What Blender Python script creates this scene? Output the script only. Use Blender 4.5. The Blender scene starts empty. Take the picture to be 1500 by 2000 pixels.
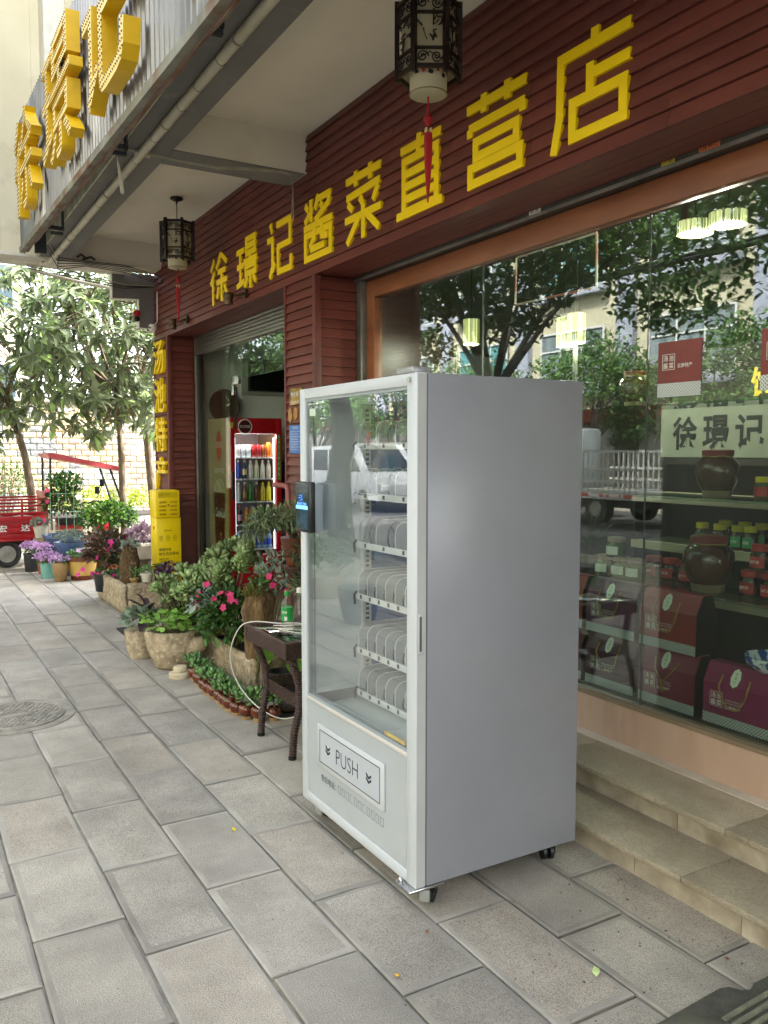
import bpy, bmesh, math, random
import numpy as np
from mathutils import Vector, Matrix
from mathutils.bvhtree import BVHTree
random.seed(7); RNG = np.random.default_rng(7)
R = math.radians; PI = math.pi
sc = bpy.context.scene; COL = sc.collection

# ---------------------------------------------------------------- camera
CAMH = 1.62
cam_d = bpy.data.cameras.new('camera'); cam = bpy.data.objects.new('camera', cam_d); COL.objects.link(cam)
cam_d.sensor_fit = 'VERTICAL'; cam_d.sensor_height = 36.0; cam_d.lens = 36.0 * 1640 / 2000
cam_d.clip_start = 0.05; cam_d.clip_end = 400
cam.location = (0, 0, CAMH); cam.rotation_euler = (R(90 - 4.115), 0, R(-30.41))
sc.camera = cam

# ---------------------------------------------------------------- sky and sun (bright, hazy, overcast day)
SUN_EL, SUN_AZ = 50.0, 108.0          # azimuth clockwise from +Y
w = bpy.data.worlds.new('World'); sc.world = w; w.use_nodes = True
nt = w.node_tree; nt.nodes.clear()
sky = nt.nodes.new('ShaderNodeTexSky'); sky.sky_type = 'NISHITA'; sky.sun_disc = False
sky.sun_elevation = R(SUN_EL); sky.sun_rotation = R(SUN_AZ)
sky.air_density = 1.0; sky.dust_density = 2.0; sky.ozone_density = 1.0
hs = nt.nodes.new('ShaderNodeHueSaturation'); hs.inputs['Saturation'].default_value = 0.36
bg = nt.nodes.new('ShaderNodeBackground'); bg.inputs[1].default_value = 0.15
wo = nt.nodes.new('ShaderNodeOutputWorld')
nt.links.new(sky.outputs[0], hs.inputs['Color']); nt.links.new(hs.outputs[0], bg.inputs[0]); nt.links.new(bg.outputs[0], wo.inputs[0])
sd = bpy.data.lights.new('sun', 'SUN'); sd.energy = 2.7; sd.angle = R(6); sd.color = (1.0, 0.96, 0.9)
so = bpy.data.objects.new('sun', sd); COL.objects.link(so)
_d = Vector((math.sin(R(SUN_AZ)) * math.cos(R(SUN_EL)), math.cos(R(SUN_AZ)) * math.cos(R(SUN_EL)), math.sin(R(SUN_EL))))
so.rotation_euler = _d.to_track_quat('Z', 'Y').to_euler()
vs = sc.view_settings; vs.view_transform = 'Standard'; vs.look = 'None'; vs.gamma = 1.0; vs.use_curve_mapping = False
vs.exposure = 3.2
sc.cycles.max_bounces = 10; sc.cycles.transparent_max_bounces = 16; sc.cycles.glossy_bounces = 4
sc.cycles.sample_clamp_indirect = 6.0

# ---------------------------------------------------------------- materials
MATS = {}
def lin(h):
    h = h.lstrip('#'); v = [int(h[i:i+2], 16) / 255 for i in (0, 2, 4)]
    return tuple(((c + .055) / 1.055) ** 2.4 if c > .04045 else c / 12.92 for c in v)
def M(name, c1, c2=None, rough=.6, scale=8, bump=0, bscale=60, metal=0, spec=.5, rand=0, stretch=None,
      lo=.35, hi=.65, detail=5, coat=0, c3=None, s3=40, lo3=.55, hi3=.75, emit=0, island=False, transl=0, alpha=None, bdist=.01, wd=0, ws=1.3):
    if name in MATS: return MATS[name]
    m = bpy.data.materials.new(name); MATS[name] = m; m.use_nodes = True
    t = m.node_tree; n = t.nodes; L = t.links.new
    b = n['Principled BSDF']
    if isinstance(c1, str): c1 = lin(c1)
    if isinstance(c2, str): c2 = lin(c2)
    if isinstance(c3, str): c3 = lin(c3)
    b.inputs['Roughness'].default_value = rough; b.inputs['Metallic'].default_value = metal
    b.inputs['Specular IOR Level'].default_value = spec; b.inputs['Coat Weight'].default_value = coat
    b.inputs['Base Color'].default_value = (*c1, 1)
    tc = n.new('ShaderNodeTexCoord'); mp = n.new('ShaderNodeMapping'); L(tc.outputs['Object'], mp.inputs[0])
    if stretch: mp.inputs['Scale'].default_value = stretch
    oi = None
    if rand:
        oi = n.new('ShaderNodeObjectInfo'); ml = n.new('ShaderNodeMath'); ml.operation = 'MULTIPLY'; ml.inputs[1].default_value = 61.7
        L(oi.outputs['Random'], ml.inputs[0]); L(ml.outputs[0], mp.inputs['Location'])
    out = None
    if c2 is not None:
        if island:
            g = n.new('ShaderNodeNewGeometry'); fac = g.outputs['Random Per Island']
        else:
            no = n.new('ShaderNodeTexNoise'); no.inputs['Scale'].default_value = scale; no.inputs['Detail'].default_value = detail
            L(mp.outputs[0], no.inputs['Vector'])
            mr = n.new('ShaderNodeMapRange'); mr.inputs[1].default_value = lo; mr.inputs[2].default_value = hi; mr.clamp = True
            L(no.outputs[0], mr.inputs[0]); fac = mr.outputs[0]
        mx = n.new('ShaderNodeMix'); mx.data_type = 'RGBA'
        mx.inputs[6].default_value = (*c1, 1); mx.inputs[7].default_value = (*c2, 1); L(fac, mx.inputs[0]); out = mx.outputs[2]
    if c3 is not None:
        no = n.new('ShaderNodeTexNoise'); no.inputs['Scale'].default_value = s3; no.inputs['Detail'].default_value = 3
        L(mp.outputs[0], no.inputs['Vector'])
        mr = n.new('ShaderNodeMapRange'); mr.inputs[1].default_value = lo3; mr.inputs[2].default_value = hi3; mr.clamp = True
        L(no.outputs[0], mr.inputs[0])
        mx = n.new('ShaderNodeMix'); mx.data_type = 'RGBA'; mx.inputs[7].default_value = (*c3, 1)
        if out: L(out, mx.inputs[6])
        else: mx.inputs[6].default_value = (*c1, 1)
        L(mr.outputs[0], mx.inputs[0]); out = mx.outputs[2]
    if rand:
        h = n.new('ShaderNodeHueSaturation'); mr = n.new('ShaderNodeMapRange')
        mr.inputs[3].default_value = 1 - rand; mr.inputs[4].default_value = 1 + rand; L(oi.outputs['Random'], mr.inputs[0])
        L(mr.outputs[0], h.inputs['Value'])
        if out: L(out, h.inputs['Color'])
        else: h.inputs['Color'].default_value = (*c1, 1)
        out = h.outputs[0]
    if wd:      # stains that run across neighbouring pieces
        ge = n.new('ShaderNodeNewGeometry'); no = n.new('ShaderNodeTexNoise'); no.inputs['Scale'].default_value = ws; no.inputs['Detail'].default_value = 8; no.inputs['Roughness'].default_value = .65
        L(ge.outputs['Position'], no.inputs['Vector']); mr = n.new('ShaderNodeMapRange'); mr.inputs[1].default_value = .35; mr.inputs[2].default_value = .62; mr.inputs[3].default_value = 1 - wd; mr.inputs[4].default_value = 1.0; L(no.outputs[0], mr.inputs[0])
        h2 = n.new('ShaderNodeHueSaturation'); L(mr.outputs[0], h2.inputs['Value'])
        if out: L(out, h2.inputs['Color'])
        else: h2.inputs['Color'].default_value = (*c1, 1)
        out = h2.outputs[0]
    if out: L(out, b.inputs['Base Color'])
    if bump:
        no = n.new('ShaderNodeTexNoise'); no.inputs['Scale'].default_value = bscale; no.inputs['Detail'].default_value = 6
        L(mp.outputs[0], no.inputs['Vector'])
        bu = n.new('ShaderNodeBump'); bu.inputs['Strength'].default_value = bump; bu.inputs['Distance'].default_value = bdist
        L(no.outputs[0], bu.inputs['Height']); L(bu.outputs[0], b.inputs['Normal'])
    if emit:
        b.inputs['Emission Color'].default_value = (*c1, 1); b.inputs['Emission Strength'].default_value = emit
        if out: L(out, b.inputs['Emission Color'])
    if transl:
        tr = n.new('ShaderNodeBsdfTranslucent'); ms = n.new('ShaderNodeMixShader'); ms.inputs[0].default_value = transl
        if out: L(out, tr.inputs[0])
        else: tr.inputs[0].default_value = (*c1, 1)
        L(b.outputs[0], ms.inputs[1]); L(tr.outputs[0], ms.inputs[2]); L(ms.outputs[0], n['Material Output'].inputs[0])
    return m
def glass(name, tint=(.93, .97, .95), ior=1.5, k=1.0, rough=0.0, dust=0):
    if name in MATS: return MATS[name]
    m = bpy.data.materials.new(name); MATS[name] = m; m.use_nodes = True
    t = m.node_tree; n = t.nodes; n.clear(); L = t.links.new
    tr = n.new('ShaderNodeBsdfTransparent'); tr.inputs[0].default_value = (*tint, 1)
    gl = n.new('ShaderNodeBsdfGlossy'); gl.inputs['Roughness'].default_value = rough
    lwn = n.new('ShaderNodeLayerWeight'); lwn.inputs[0].default_value = .5
    pw = n.new('ShaderNodeMath'); pw.operation = 'POWER'; pw.inputs[1].default_value = 5.0; L(lwn.outputs['Facing'], pw.inputs[0])
    fr = n.new('ShaderNodeMath'); fr.operation = 'MULTIPLY_ADD'; fr.inputs[1].default_value = .955; fr.inputs[2].default_value = .045; L(pw.outputs[0], fr.inputs[0])
    mu = n.new('ShaderNodeMath'); mu.operation = 'MULTIPLY'; mu.inputs[1].default_value = k; mu.use_clamp = True
    ms = n.new('ShaderNodeMixShader'); o = n.new('ShaderNodeOutputMaterial')
    L(fr.outputs[0], mu.inputs[0]); L(mu.outputs[0], ms.inputs[0]); L(tr.outputs[0], ms.inputs[1]); L(gl.outputs[0], ms.inputs[2]); L(ms.outputs[0], o.inputs[0])
    if dust:
        df = n.new('ShaderNodeBsdfDiffuse'); df.inputs[0].default_value = (.75, .75, .72, 1); m2 = n.new('ShaderNodeMixShader')
        tc = n.new('ShaderNodeTexCoord'); no = n.new('ShaderNodeTexNoise'); no.inputs['Scale'].default_value = 2.2; no.inputs['Detail'].default_value = 6; L(tc.outputs['Object'], no.inputs['Vector'])
        mr = n.new('ShaderNodeMapRange'); mr.inputs[1].default_value = .3; mr.inputs[2].default_value = .7; mr.inputs[3].default_value = dust*.5; mr.inputs[4].default_value = dust*1.5; L(no.outputs[0], mr.inputs[0])
        L(mr.outputs[0], m2.inputs[0]); L(ms.outputs[0], m2.inputs[1]); L(df.outputs[0], m2.inputs[2]); L(m2.outputs[0], o.inputs[0])
    return m

# ---------------------------------------------------------------- mesh helpers
class MB:
    def __init__(s): s.v = []; s.f = []; s.m = []
    def add(s, v, f, mi=0):
        o = len(s.v); s.v += [tuple(p) for p in v]; s.f += [tuple(i + o for i in q) for q in f]; s.m += [mi] * len(f); return s
    def hexa(s, p, mi=0):   # 8 points, bottom ring then top ring (counter-clockwise from above)
        return s.add(p, [(3, 2, 1, 0), (4, 5, 6, 7), (0, 1, 5, 4), (1, 2, 6, 5), (2, 3, 7, 6), (3, 0, 4, 7)], mi)
    def box(s, x0, x1, y0, y1, z0, z1, mi=0):
        x0, x1 = sorted((x0, x1)); y0, y1 = sorted((y0, y1)); z0, z1 = sorted((z0, z1))
        return s.hexa([(x0,y0,z0),(x1,y0,z0),(x1,y1,z0),(x0,y1,z0),(x0,y0,z1),(x1,y0,z1),(x1,y1,z1),(x0,y1,z1)], mi)
    def obox(s, c, size, mat=None, mi=0):
        hx, hy, hz = size[0]/2, size[1]/2, size[2]/2
        p = [Vector(q) for q in ((-hx,-hy,-hz),(hx,-hy,-hz),(hx,hy,-hz),(-hx,hy,-hz),(-hx,-hy,hz),(hx,-hy,hz),(hx,hy,hz),(-hx,hy,hz))]
        if mat is not None: p = [mat @ q for q in p]
        return s.hexa([tuple(q + Vector(c)) for q in p], mi)
    def bbox(s, x0, x1, y0, y1, z0, z1, r=.01, seg=2, mi=0):     # bevelled box
        bm = bmesh.new(); bmesh.ops.create_cube(bm, size=1)
        for v in bm.verts: v.co = ((x0+x1)/2 + v.co.x*(x1-x0), (y0+y1)/2 + v.co.y*(y1-y0), (z0+z1)/2 + v.co.z*(z1-z0))
        bmesh.ops.bevel(bm, geom=bm.edges[:], offset=r, segments=seg, affect='EDGES', profile=.5)
        bm.verts.ensure_lookup_table(); bm.verts.index_update()
        s.add([v.co[:] for v in bm.verts], [[v.index for v in f.verts] for f in bm.faces], mi); bm.free(); return s
    def tube(s, pts, r, n=8, closed=False, mi=0, cap=True):
        pts = [Vector(p) for p in pts]; N = len(pts); rs = r if isinstance(r, (list, tuple)) else [r]*N
        o = len(s.v); up = None; V = []
        for i, p in enumerate(pts):
            if closed: t = pts[(i+1) % N] - pts[i-1]
            else: t = pts[min(i+1, N-1)] - pts[max(i-1, 0)]
            if t.length < 1e-9: t = Vector((0,0,1))
            t.normalize()
            if up is None:
                up = Vector((0,0,1)) if abs(t.z) < .9 else Vector((1,0,0))
            a = t.cross(up)
            if a.length < 1e-6: a = t.orthogonal()
            a.normalize(); b = a.cross(t).normalized(); up = b
            for k in range(n):
                an = 2*PI*k/n; V.append(tuple(p + (a*math.cos(an) + b*math.sin(an))*rs[i]))
        F = []
        for i in range(N if closed else N-1):
            j = (i+1) % N
            for k in range(n): F.append((i*n+k, i*n+(k+1) % n, j*n+(k+1) % n, j*n+k))
        if cap and not closed: F += [tuple(range(n))[::-1], tuple((N-1)*n+k for k in range(n))]
        return s.add(V, F, mi)
    def lathe(s, prof, c=(0,0,0), n=24, mi=0, sq=None):
        V = []; F = []; c = Vector(c)
        for r, z in prof:
            for k in range(n):
                a = 2*PI*(k+.5)/n; rr = r
                if sq: rr = r * sq(a)
                V.append((c.x + rr*math.cos(a), c.y + rr*math.sin(a), c.z + z))
        for i in range(len(prof)-1):
            for k in range(n): F.append((i*n+k, i*n+(k+1) % n, (i+1)*n+(k+1) % n, (i+1)*n+k))
        if prof[0][0] > 1e-5: F.append(tuple(range(n))[::-1])
        if prof[-1][0] > 1e-5: F.append(tuple((len(prof)-1)*n+k for k in range(n)))
        return s.add(V, F, mi)
    def prism(s, poly, o, u, v, d, mi=0):    # polygon (ccw in u,v) extruded along w=u x v by d
        o, u, v = Vector(o), Vector(u), Vector(v); wv = u.cross(v).normalized(); n = len(poly)
        V = [tuple(o + u*a + v*b) for a, b in poly] + [tuple(o + u*a + v*b + wv*d) for a, b in poly]
        F = [tuple(range(n))[::-1], tuple(range(n, 2*n))] + [(i, (i+1) % n, n+(i+1) % n, n+i) for i in range(n)]
        return s.add(V, F, mi)
    def build(s, name, mat, parent=None, smooth=False, loc=None, rot=None):
        me = bpy.data.meshes.new(name); me.from_pydata(s.v, [], s.f)
        ms = mat if isinstance(mat, (list, tuple)) else [mat]
        for q in ms: me.materials.append(q)
        if len(ms) > 1: me.polygons.foreach_set('material_index', s.m)
        if smooth:
            me.polygons.foreach_set('use_smooth', [True]*len(me.polygons))
            if smooth != 'all': me.set_sharp_from_angle(angle=R(40))
        me.update()
        return link(name, me, parent, loc, rot)
def link(name, me, parent=None, loc=None, rot=None):
    o = bpy.data.objects.new(name, me); COL.objects.link(o)
    if loc is not None: o.location = loc
    if rot is not None: o.rotation_euler = rot
    if parent is not None: o.parent = parent
    return o
def tag(o, label, cat, group=None):
    o['label'] = label; o['category'] = cat
    if group: o['group'] = group
    return o
def thing(name, label, cat, loc=(0,0,0), rz=0, group=None):
    o = bpy.data.objects.new(name, None); COL.objects.link(o); o.empty_display_size = .1
    o.location = loc; o.rotation_euler = (0, 0, rz)
    return tag(o, label, cat, group)
def struct(o): o['kind'] = 'structure'; return o
def stuff(o): o['kind'] = 'stuff'; return o
def copy_tree(o, parent=None):
    c = o.copy(); COL.objects.link(c)
    if parent is not None: c.parent = parent
    for ch in list(o.children): copy_tree(ch, c)
    return c
def B(name, mat, parent, *a, **k): return MB().box(*a, **k).build(name, mat, parent)
def BB(name, mat, parent, *a, **k): return MB().bbox(*a, **k).build(name, mat, parent, smooth=True)

# text -> mesh, fitted in a box w x h centred at c on the plane (right, up)
_tc = {}
def text_mesh(body, bold=0.0, ext=0.0):
    k = (body, bold, ext)
    if k in _tc: return _tc[k]
    c = bpy.data.curves.new('tmp', 'FONT'); c.body = body; c.offset = bold; c.extrude = ext; c.resolution_u = 3
    o = bpy.data.objects.new('tmp', c); COL.objects.link(o)
    me = bpy.data.meshes.new_from_object(o.evaluated_get(bpy.context.evaluated_depsgraph_get()))
    V = [v.co[:] for v in me.vertices]; F = [tuple(p.vertices) for p in me.polygons]
    bpy.data.objects.remove(o); bpy.data.curves.remove(c); bpy.data.meshes.remove(me)
    _tc[k] = (V, F); return _tc[k]
def text(mb, body, c, right, w=None, h=None, bold=0.0, ext=0.0, depth=None, up=(0,0,1), mi=0):
    V, F = text_mesh(body, bold, ext)
    if not V: return mb
    a = np.array(V); mn, mxx = a.min(0), a.max(0); sz = np.maximum(mxx - mn, 1e-6)
    sx = (w / sz[0]) if w else None; sy = (h / sz[1]) if h else None
    sx = sx or sy; sy = sy or sx
    a = a - (mn + mxx) / 2
    sz_ = (depth / sz[2]) if (depth and ext) else 1.0
    rt, u = np.array(right, float), np.array(up, float); nn = np.cross(rt, u)
    P = np.array(c) + a[:, :1]*sx*rt + a[:, 1:2]*sy*u + a[:, 2:3]*sz_*nn
    return mb.add(P.tolist(), F, mi)
LX = (0, -1, 0); LY = (1, 0, 0)          # reading direction on faces that look to the street / to the camera

# leaves
TEMPL = {
 'oval': ([(0,0,0),(.4,0,.0),(.75,0,-.02),(1,0,-.12),(.35,.5,.09),(.72,.38,.05),(.35,-.5,.09),(.72,-.38,.05)],
          [(0,1,4),(1,2,5,4),(2,3,5),(0,6,1),(1,6,7,2),(2,7,3)]),
 'round': ([(0,0,0),(.5,0,.05),(1,0,0),(.2,.42,.05),(.7,.48,.06),(.2,-.42,.05),(.7,-.48,.06)],
          [(0,1,3),(1,2,4,3),(0,5,1),(1,5,6,2)]),
 'spear': ([(0,-.25,0),(0,.25,0),(.5,.5,.03),(.5,-.5,.03),(1,0,-.15)], [(0,3,2,1),(3,4,2)]),
 'fat': ([(0,-.2,0),(0,.2,0),(.6,.5,.04),(.6,-.5,.04),(.9,.3,.1),(.9,-.3,.1),(1,0,.14),(.55,0,-.14)],
          [(0,3,2,1),(3,5,4,2),(5,6,4),(0,7,3),(1,2,7),(0,1,7),(3,7,5),(2,4,7),(5,7,6),(7,4,6)]),
}
def leaf_arrays(P, D, N, L, W, tmpl):
    T, F = TEMPL[tmpl]; T = np.array(T)
    P, D, N = (np.asarray(q, float) for q in (P, D, N)); n = len(P)
    D = D / np.maximum(np.linalg.norm(D, axis=1, keepdims=True), 1e-9)
    S = np.cross(N, D); S /= np.maximum(np.linalg.norm(S, axis=1, keepdims=True), 1e-9)
    N2 = np.cross(D, S)
    L = np.broadcast_to(np.asarray(L, float), (n,)); W = np.broadcast_to(np.asarray(W, float), (n,))
    V = (P[:, None] + D[:, None]*T[None, :, :1]*L[:, None, None] + S[:, None]*T[None, :, 1:2]*W[:, None, None] + N2[:, None]*T[None, :, 2:]*L[:, None, None])
    fs = [tuple(i + k*len(T) for i in f) for k in range(n) for f in F]
    return V.reshape(-1, 3), fs
def leaves(name, mat, parent, P, D, N, L, W, tmpl='oval', smooth=True, st=True):
    V, F = leaf_arrays(P, D, N, L, W, tmpl)
    me = bpy.data.meshes.new(name); me.from_pydata(V.tolist(), [], F); me.materials.append(mat)
    if smooth: me.polygons.foreach_set('use_smooth', [True]*len(me.polygons))
    o = link(name, me, parent)
    if st: o['kind'] = 'stuff'
    return o
def rdirs(n, zlo=-1, zhi=1):
    z = RNG.uniform(zlo, zhi, n); a = RNG.uniform(0, 2*PI, n); r = np.sqrt(np.maximum(0, 1 - z*z))
    return np.stack([r*np.cos(a), r*np.sin(a), z], 1)
def blob(n, c, rad, inner=.35, zlo=-1):
    d = rdirs(n, zlo, 1); r = RNG.uniform(inner**3, 1, n)**(1/3)
    return np.array(c) + d*r[:, None]*np.array(rad), d
# ================================================================ GROUND
grout = M('grout', '#aaa390', '#857f72', rough=.95, scale=9, bump=.6, bscale=160, c3='#55524a', s3=3, lo3=.55, hi3=.75)
stone_c = M('paver_flamed', wd=.36, ws=1.7, c1='#bdb5a9', c2='#aea79c', rough=.9, scale=3, rand=.04, c3='#7c7973', s3=290, lo3=.44, hi3=.66, bump=.55, bscale=170, lo=.3, hi=.7, bdist=.006)
stone_c2 = M('paver_warm', wd=.36, ws=1.7, c1='#bfb5a8', c2='#b1a89c', rough=.9, scale=3, rand=.04, c3='#80796f', s3=290, lo3=.44, hi3=.66, bump=.55, bscale=170, lo=.3, hi=.7, bdist=.006)
stone_c3 = M('paver_dark', wd=.36, ws=1.7, c1='#b3aca2', c2='#a59f96', rough=.9, scale=3, rand=.04, c3='#74716b', s3=290, lo3=.44, hi3=.66, bump=.55, bscale=170, lo=.3, hi=.7, bdist=.006)
stone_e = M('paver_edge', wd=.25, c1='#a29c93', c2='#8f8b84', rough=.8, scale=5, rand=.2, bump=.2, bscale=120)
asphalt = M('asphalt', '#5b5a58', '#464545', rough=.9, scale=4, bump=.4, bscale=200)
struct(MB().add([(-200,-200,-.16),(200,-200,-.16),(200,300,-.16),(-200,300,-.16)], [(0,1,2,3)]).build('ground', asphalt))
pavement = struct(B('pavement', grout, None, -3.2, 2.9, -4, 19, -.15, -.012))
struct(B('road', asphalt, None, -12.4, -3.42, -40, 80, -.155, -.12))
struct(B('kerb', M('kerb_stone', '#a5a199', '#8b877f', scale=5, rough=.85), None, -3.4, -3.2, -40, 80, -.15, .0))
struct(B('far_pavement', M('far_paving', '#a8a294', '#958f84', scale=2, rough=.9), None, -18, -12.4, -40, 80, -.15, -.01))

def paver_mesh(seed, w=.2965, l=.6085):
    rd = random.Random(seed); me = MB()
    hx, hy, e, c = w/2, l/2, .022, .006
    j = lambda a: rd.uniform(-a, a)
    def ring(dx, dy, z, a):
        return [(-dx+j(a), -dy+j(a), z), (0+j(a), -dy+j(a), z), (dx+j(a), -dy+j(a), z), (dx+j(a), 0+j(a), z), (dx+j(a), dy+j(a), z), (0+j(a), dy+j(a), z), (-dx+j(a), dy+j(a), z), (-dx+j(a), 0+j(a), z)]
    rs = [ring(hx, hy, -.05, .001), ring(hx, hy, -.004, .0025), ring(hx-c, hy-c, 0, .0025), ring(hx-e, hy-e, .0006, .004)]
    V = sum(rs, []); F = []; mi = []
    for i in range(3):
        for k in range(8):
            F.append((i*8+k, i*8+(k+1) % 8, i*8+8+(k+1) % 8, i*8+8+k)); mi.append(1)
    F.append(tuple(24+k for k in range(8))); mi.append(0)
    me.add(V, F); me.m = mi; return me
PVM = []
for q in range(9):
    mb = paver_mesh(q); me = bpy.data.meshes.new('paver'); me.from_pydata(mb.v, [], mb.f)
    for m_ in ((stone_c, stone_c2, stone_c3)[(0,0,1,0,2,1,0,0,1)[q]], stone_e): me.materials.append(m_)
    me.polygons.foreach_set('material_index', mb.m); me.update(); PVM.append(me)
XJ = [.345 + .305*k for k in range(-6, 7)]          # joints that run with the shop front
PH = {0: 2.888, 1: 2.642, 2: 2.93, 3: 2.65, 4: 2.31, 5: 2.03, 6: 2.31, -1: 2.63, -2: 2.93, -3: 2.7, -4: 2.35, -5: 2.6, -6: 2.9}
rd = random.Random(3)
for k in range(-6, 7):
    x = .345 + .305*k + .1525; y0 = PH[k]
    lo = 1.0 if k >= -1 else 3.0
    hi = 12.6 if k >= 0 else 9.0
    n0 = math.floor((lo - y0)/.617); n1 = math.floor((hi - y0)/.617)
    for n in range(n0, n1):
        y = y0 + .617*n + .3085
        if k == 6:
            if y > 2.4 and y < 12: pass
        o = link('paver', rd.choice(PVM), pavement, (x + rd.uniform(-.002, .002), y + rd.uniform(-.004, .004), rd.uniform(-.003, .003)),
                 (R(rd.uniform(-.25, .25)), R(rd.uniform(-.35, .35)), R(rd.uniform(-.3, .3)) + (PI if rd.random() < .5 else 0)))

# manhole
mh = thing('manhole_cover', 'round cast manhole cover set in the paving at the left edge', 'manhole cover', (.60, 5.48, 0)); mh.scale = (.87, .87, 1)
mhm = M('manhole_iron', '#98938a', '#7a766e', rough=.85, scale=14, bump=.4, bscale=60)
MB().lathe([(.40, -.02), (.40, .007), (.385, .010), (.345, .010), (.34, .004)], n=40).build('collar', M('collar_concrete', '#9b968b', '#7f7b72', rough=.95, scale=9, bump=.5, bscale=90), mh, smooth=True)
MB().lathe([(.325, -.02), (.325, .012), (.315, .014), (0, .014)], n=40).build('cover', mhm, mh, smooth=True)
mb = MB(); rd = random.Random(5)
for i in range(-7, 8):
    for j in range(-7, 8):
        x, y = i*.04 + (.02 if j % 2 else 0), j*.036
        rr = math.hypot(x, y)
        if rr < .29 and not (abs(x) < .13 and abs(y) < .05): mb.obox((x, y, .0165), (.024, .012, .005), Matrix.Rotation(R(45 if (i+j) % 2 else -45), 3, 'Z'))
mb.tube([(.14*math.cos(a), .055*math.sin(a), .016) for a in np.linspace(0, 2*PI, 24, endpoint=False)], .004, n=5, closed=True)
stuff(mb.build('raised_pattern', mhm, mh))
mb = MB(); mb.tube([(.305*math.cos(a), .305*math.sin(a), .015) for a in np.linspace(0, 2*PI, 40, endpoint=False)], .005, n=5, closed=True); mb.build('rim', mhm, mh)

# ================================================================ STEPS
travert = M('travertine', wd=.25, ws=3, c1='#b2a794', c2='#a09581', rough=.5, scale=8, bump=.25, bscale=120, c3='#8f856f', s3=150, lo3=.46, hi3=.72, rand=.06, stretch=(1,.5,1))
traver2 = M('travertine_riser', wd=.35, ws=4, c1='#b8ad9a', c2='#9f9582', rough=.7, scale=9, bump=.25, bscale=50, c3='#7a6c55', s3=6, lo3=.5, hi3=.8, rand=.07)
steps = thing('entrance_steps', 'two beige stone steps under the shop window', 'steps', (2.6, 2.5, 0))
def kid(o, p): o.parent = p; o.matrix_parent_inverse = Matrix.Translation(-p.location); return o
YS = [-1.2, -.42, .35, 1.1, 1.73, 2.2, 2.95, 3.7, 4.45, 5.2]
YT = [-1.2, .2, 1.02, 1.96, 2.9, 3.85, 4.7, 5.2]
for a, b in zip(YS, YS[1:]):
    kid(B('riser_stone', traver2, None, 2.405, 2.43, a+.0015, b-.0015, -.02, .082), steps)
    kid(B('riser_stone', traver2, None, 2.665, 2.69, a+.0215, b+.0185, .105, .187), steps)
for a, b in zip(YT, YT[1:]):
    kid(BB('tread_stone', travert, None, 2.375, 2.668, a+.001, b-.001, .082, .108, r=.005), steps)
    kid(BB('tread_stone', travert, None, 2.638, 2.945, a+.021, b+.019, .187, .214, r=.005), steps)
    kid(B('white_tile_strip', M('white_tile', '#cfc8bd', '#b9b1a4', rough=.35, scale=6), None, 2.928, 3.0, a+.001, b-.001, .2, .2175), steps)
kid(B('core', traver2, None, 2.43, 3.3, -1.2, 5.19, -.1, .081), steps); kid(B('core', traver2, None, 2.69, 3.3, -1.2, 5.19, .0825, .186), steps)
kid(B('core', traver2, None, 2.9, 3.3, -1.2, 5.19, .1865, .199), steps)
# door step
ds = thing('door_step', 'beige stone doorstep of the left shop entrance', 'steps', (2.9, 7.4, 0))
kid(BB('tread_stone', travert, None, 2.62, 3.02, 5.9, 9.0, .10, .13, r=.005), ds); kid(B('riser_stone', traver2, None, 2.66, 3.0, 5.9, 9.0, -.02, .0995), ds)

# ================================================================ SHOP BUILDING
shop = thing('shop_building', 'shop front clad in dark red planks with a covered walkway', 'building', (2.62, 5, 0))
def S(o): return kid(o, shop)
red = M('plank_red', '#72392f', '#612e27', rough=.5, scale=2.5, bump=.1, bscale=30, rand=.10, wd=.2, ws=1.6, stretch=(1,.3,3), c3='#7a4038', s3=7, lo3=.58, hi3=.85)
redtrim = M('plank_trim', '#70362f', '#5b2a25', rough=.5, scale=4)
XF = 2.62
def plank_y(x, y0, y1, z0, z1, out=-1, d0=.005, d1=.021):   # lap plank on a face looking along x
    return MB().hexa([(x, y0, z0), (x + out*d1, y0, z0), (x + out*d1, y1, z0), (x, y1, z0), (x, y0, z1), (x + out*d0, y0, z1), (x + out*d0, y1, z1), (x, y1, z1)] if out > 0 else
                     [(x + out*d1, y0, z0), (x, y0, z0), (x, y1, z0), (x + out*d1, y1, z0), (x + out*d0, y0, z1), (x, y0, z1), (x, y1, z1), (x + out*d0, y1, z1)])
def plank_x(y, x0, x1, z0, z1, d0=.004, d1=.024):
    return MB().hexa([(x0, y-d1, z0), (x1, y-d1, z0), (x1, y, z0), (x0, y, z0), (x0, y-d0, z1), (x1, y-d0, z1), (x1, y, z1), (x0, y, z1)])
PH_ = .0668
# fascia
n = 0; rd = random.Random(9)
z = 2.855
while z < 3.83:
    zt = min(z + PH_ - .002, 3.838)
    cuts = [-1.0, 1.4 + rd.choice((0, .9, 1.7)), 4.35 + rd.choice((0, .35, -.6)), 6.55 + rd.choice((0, .6, -.4)), 9.53]
    for a, b in zip(cuts, cuts[1:]): S(plank_y(XF, a+.001, b-.001, z, zt).build('plank', red))
    z += PH_
# soffit of the fascia (planks that run with it)
for i in range(4):
    S(B('plank', red, None, XF + .006 + i*.07, XF + .006 + i*.07 + .066, -1, 5.39, 2.857 + (i % 2)*.001, 2.872))
for i in range(4):
    S(B('plank', red, None, XF + .006 + i*.07, XF + .006 + i*.07 + .066, 5.91, 9.01, 2.857 + (i % 2)*.001, 2.872))
S(B('fascia_core', redtrim, None, XF + .001, 3.3, -1, 9.53, 2.8725, 4.0))
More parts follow.
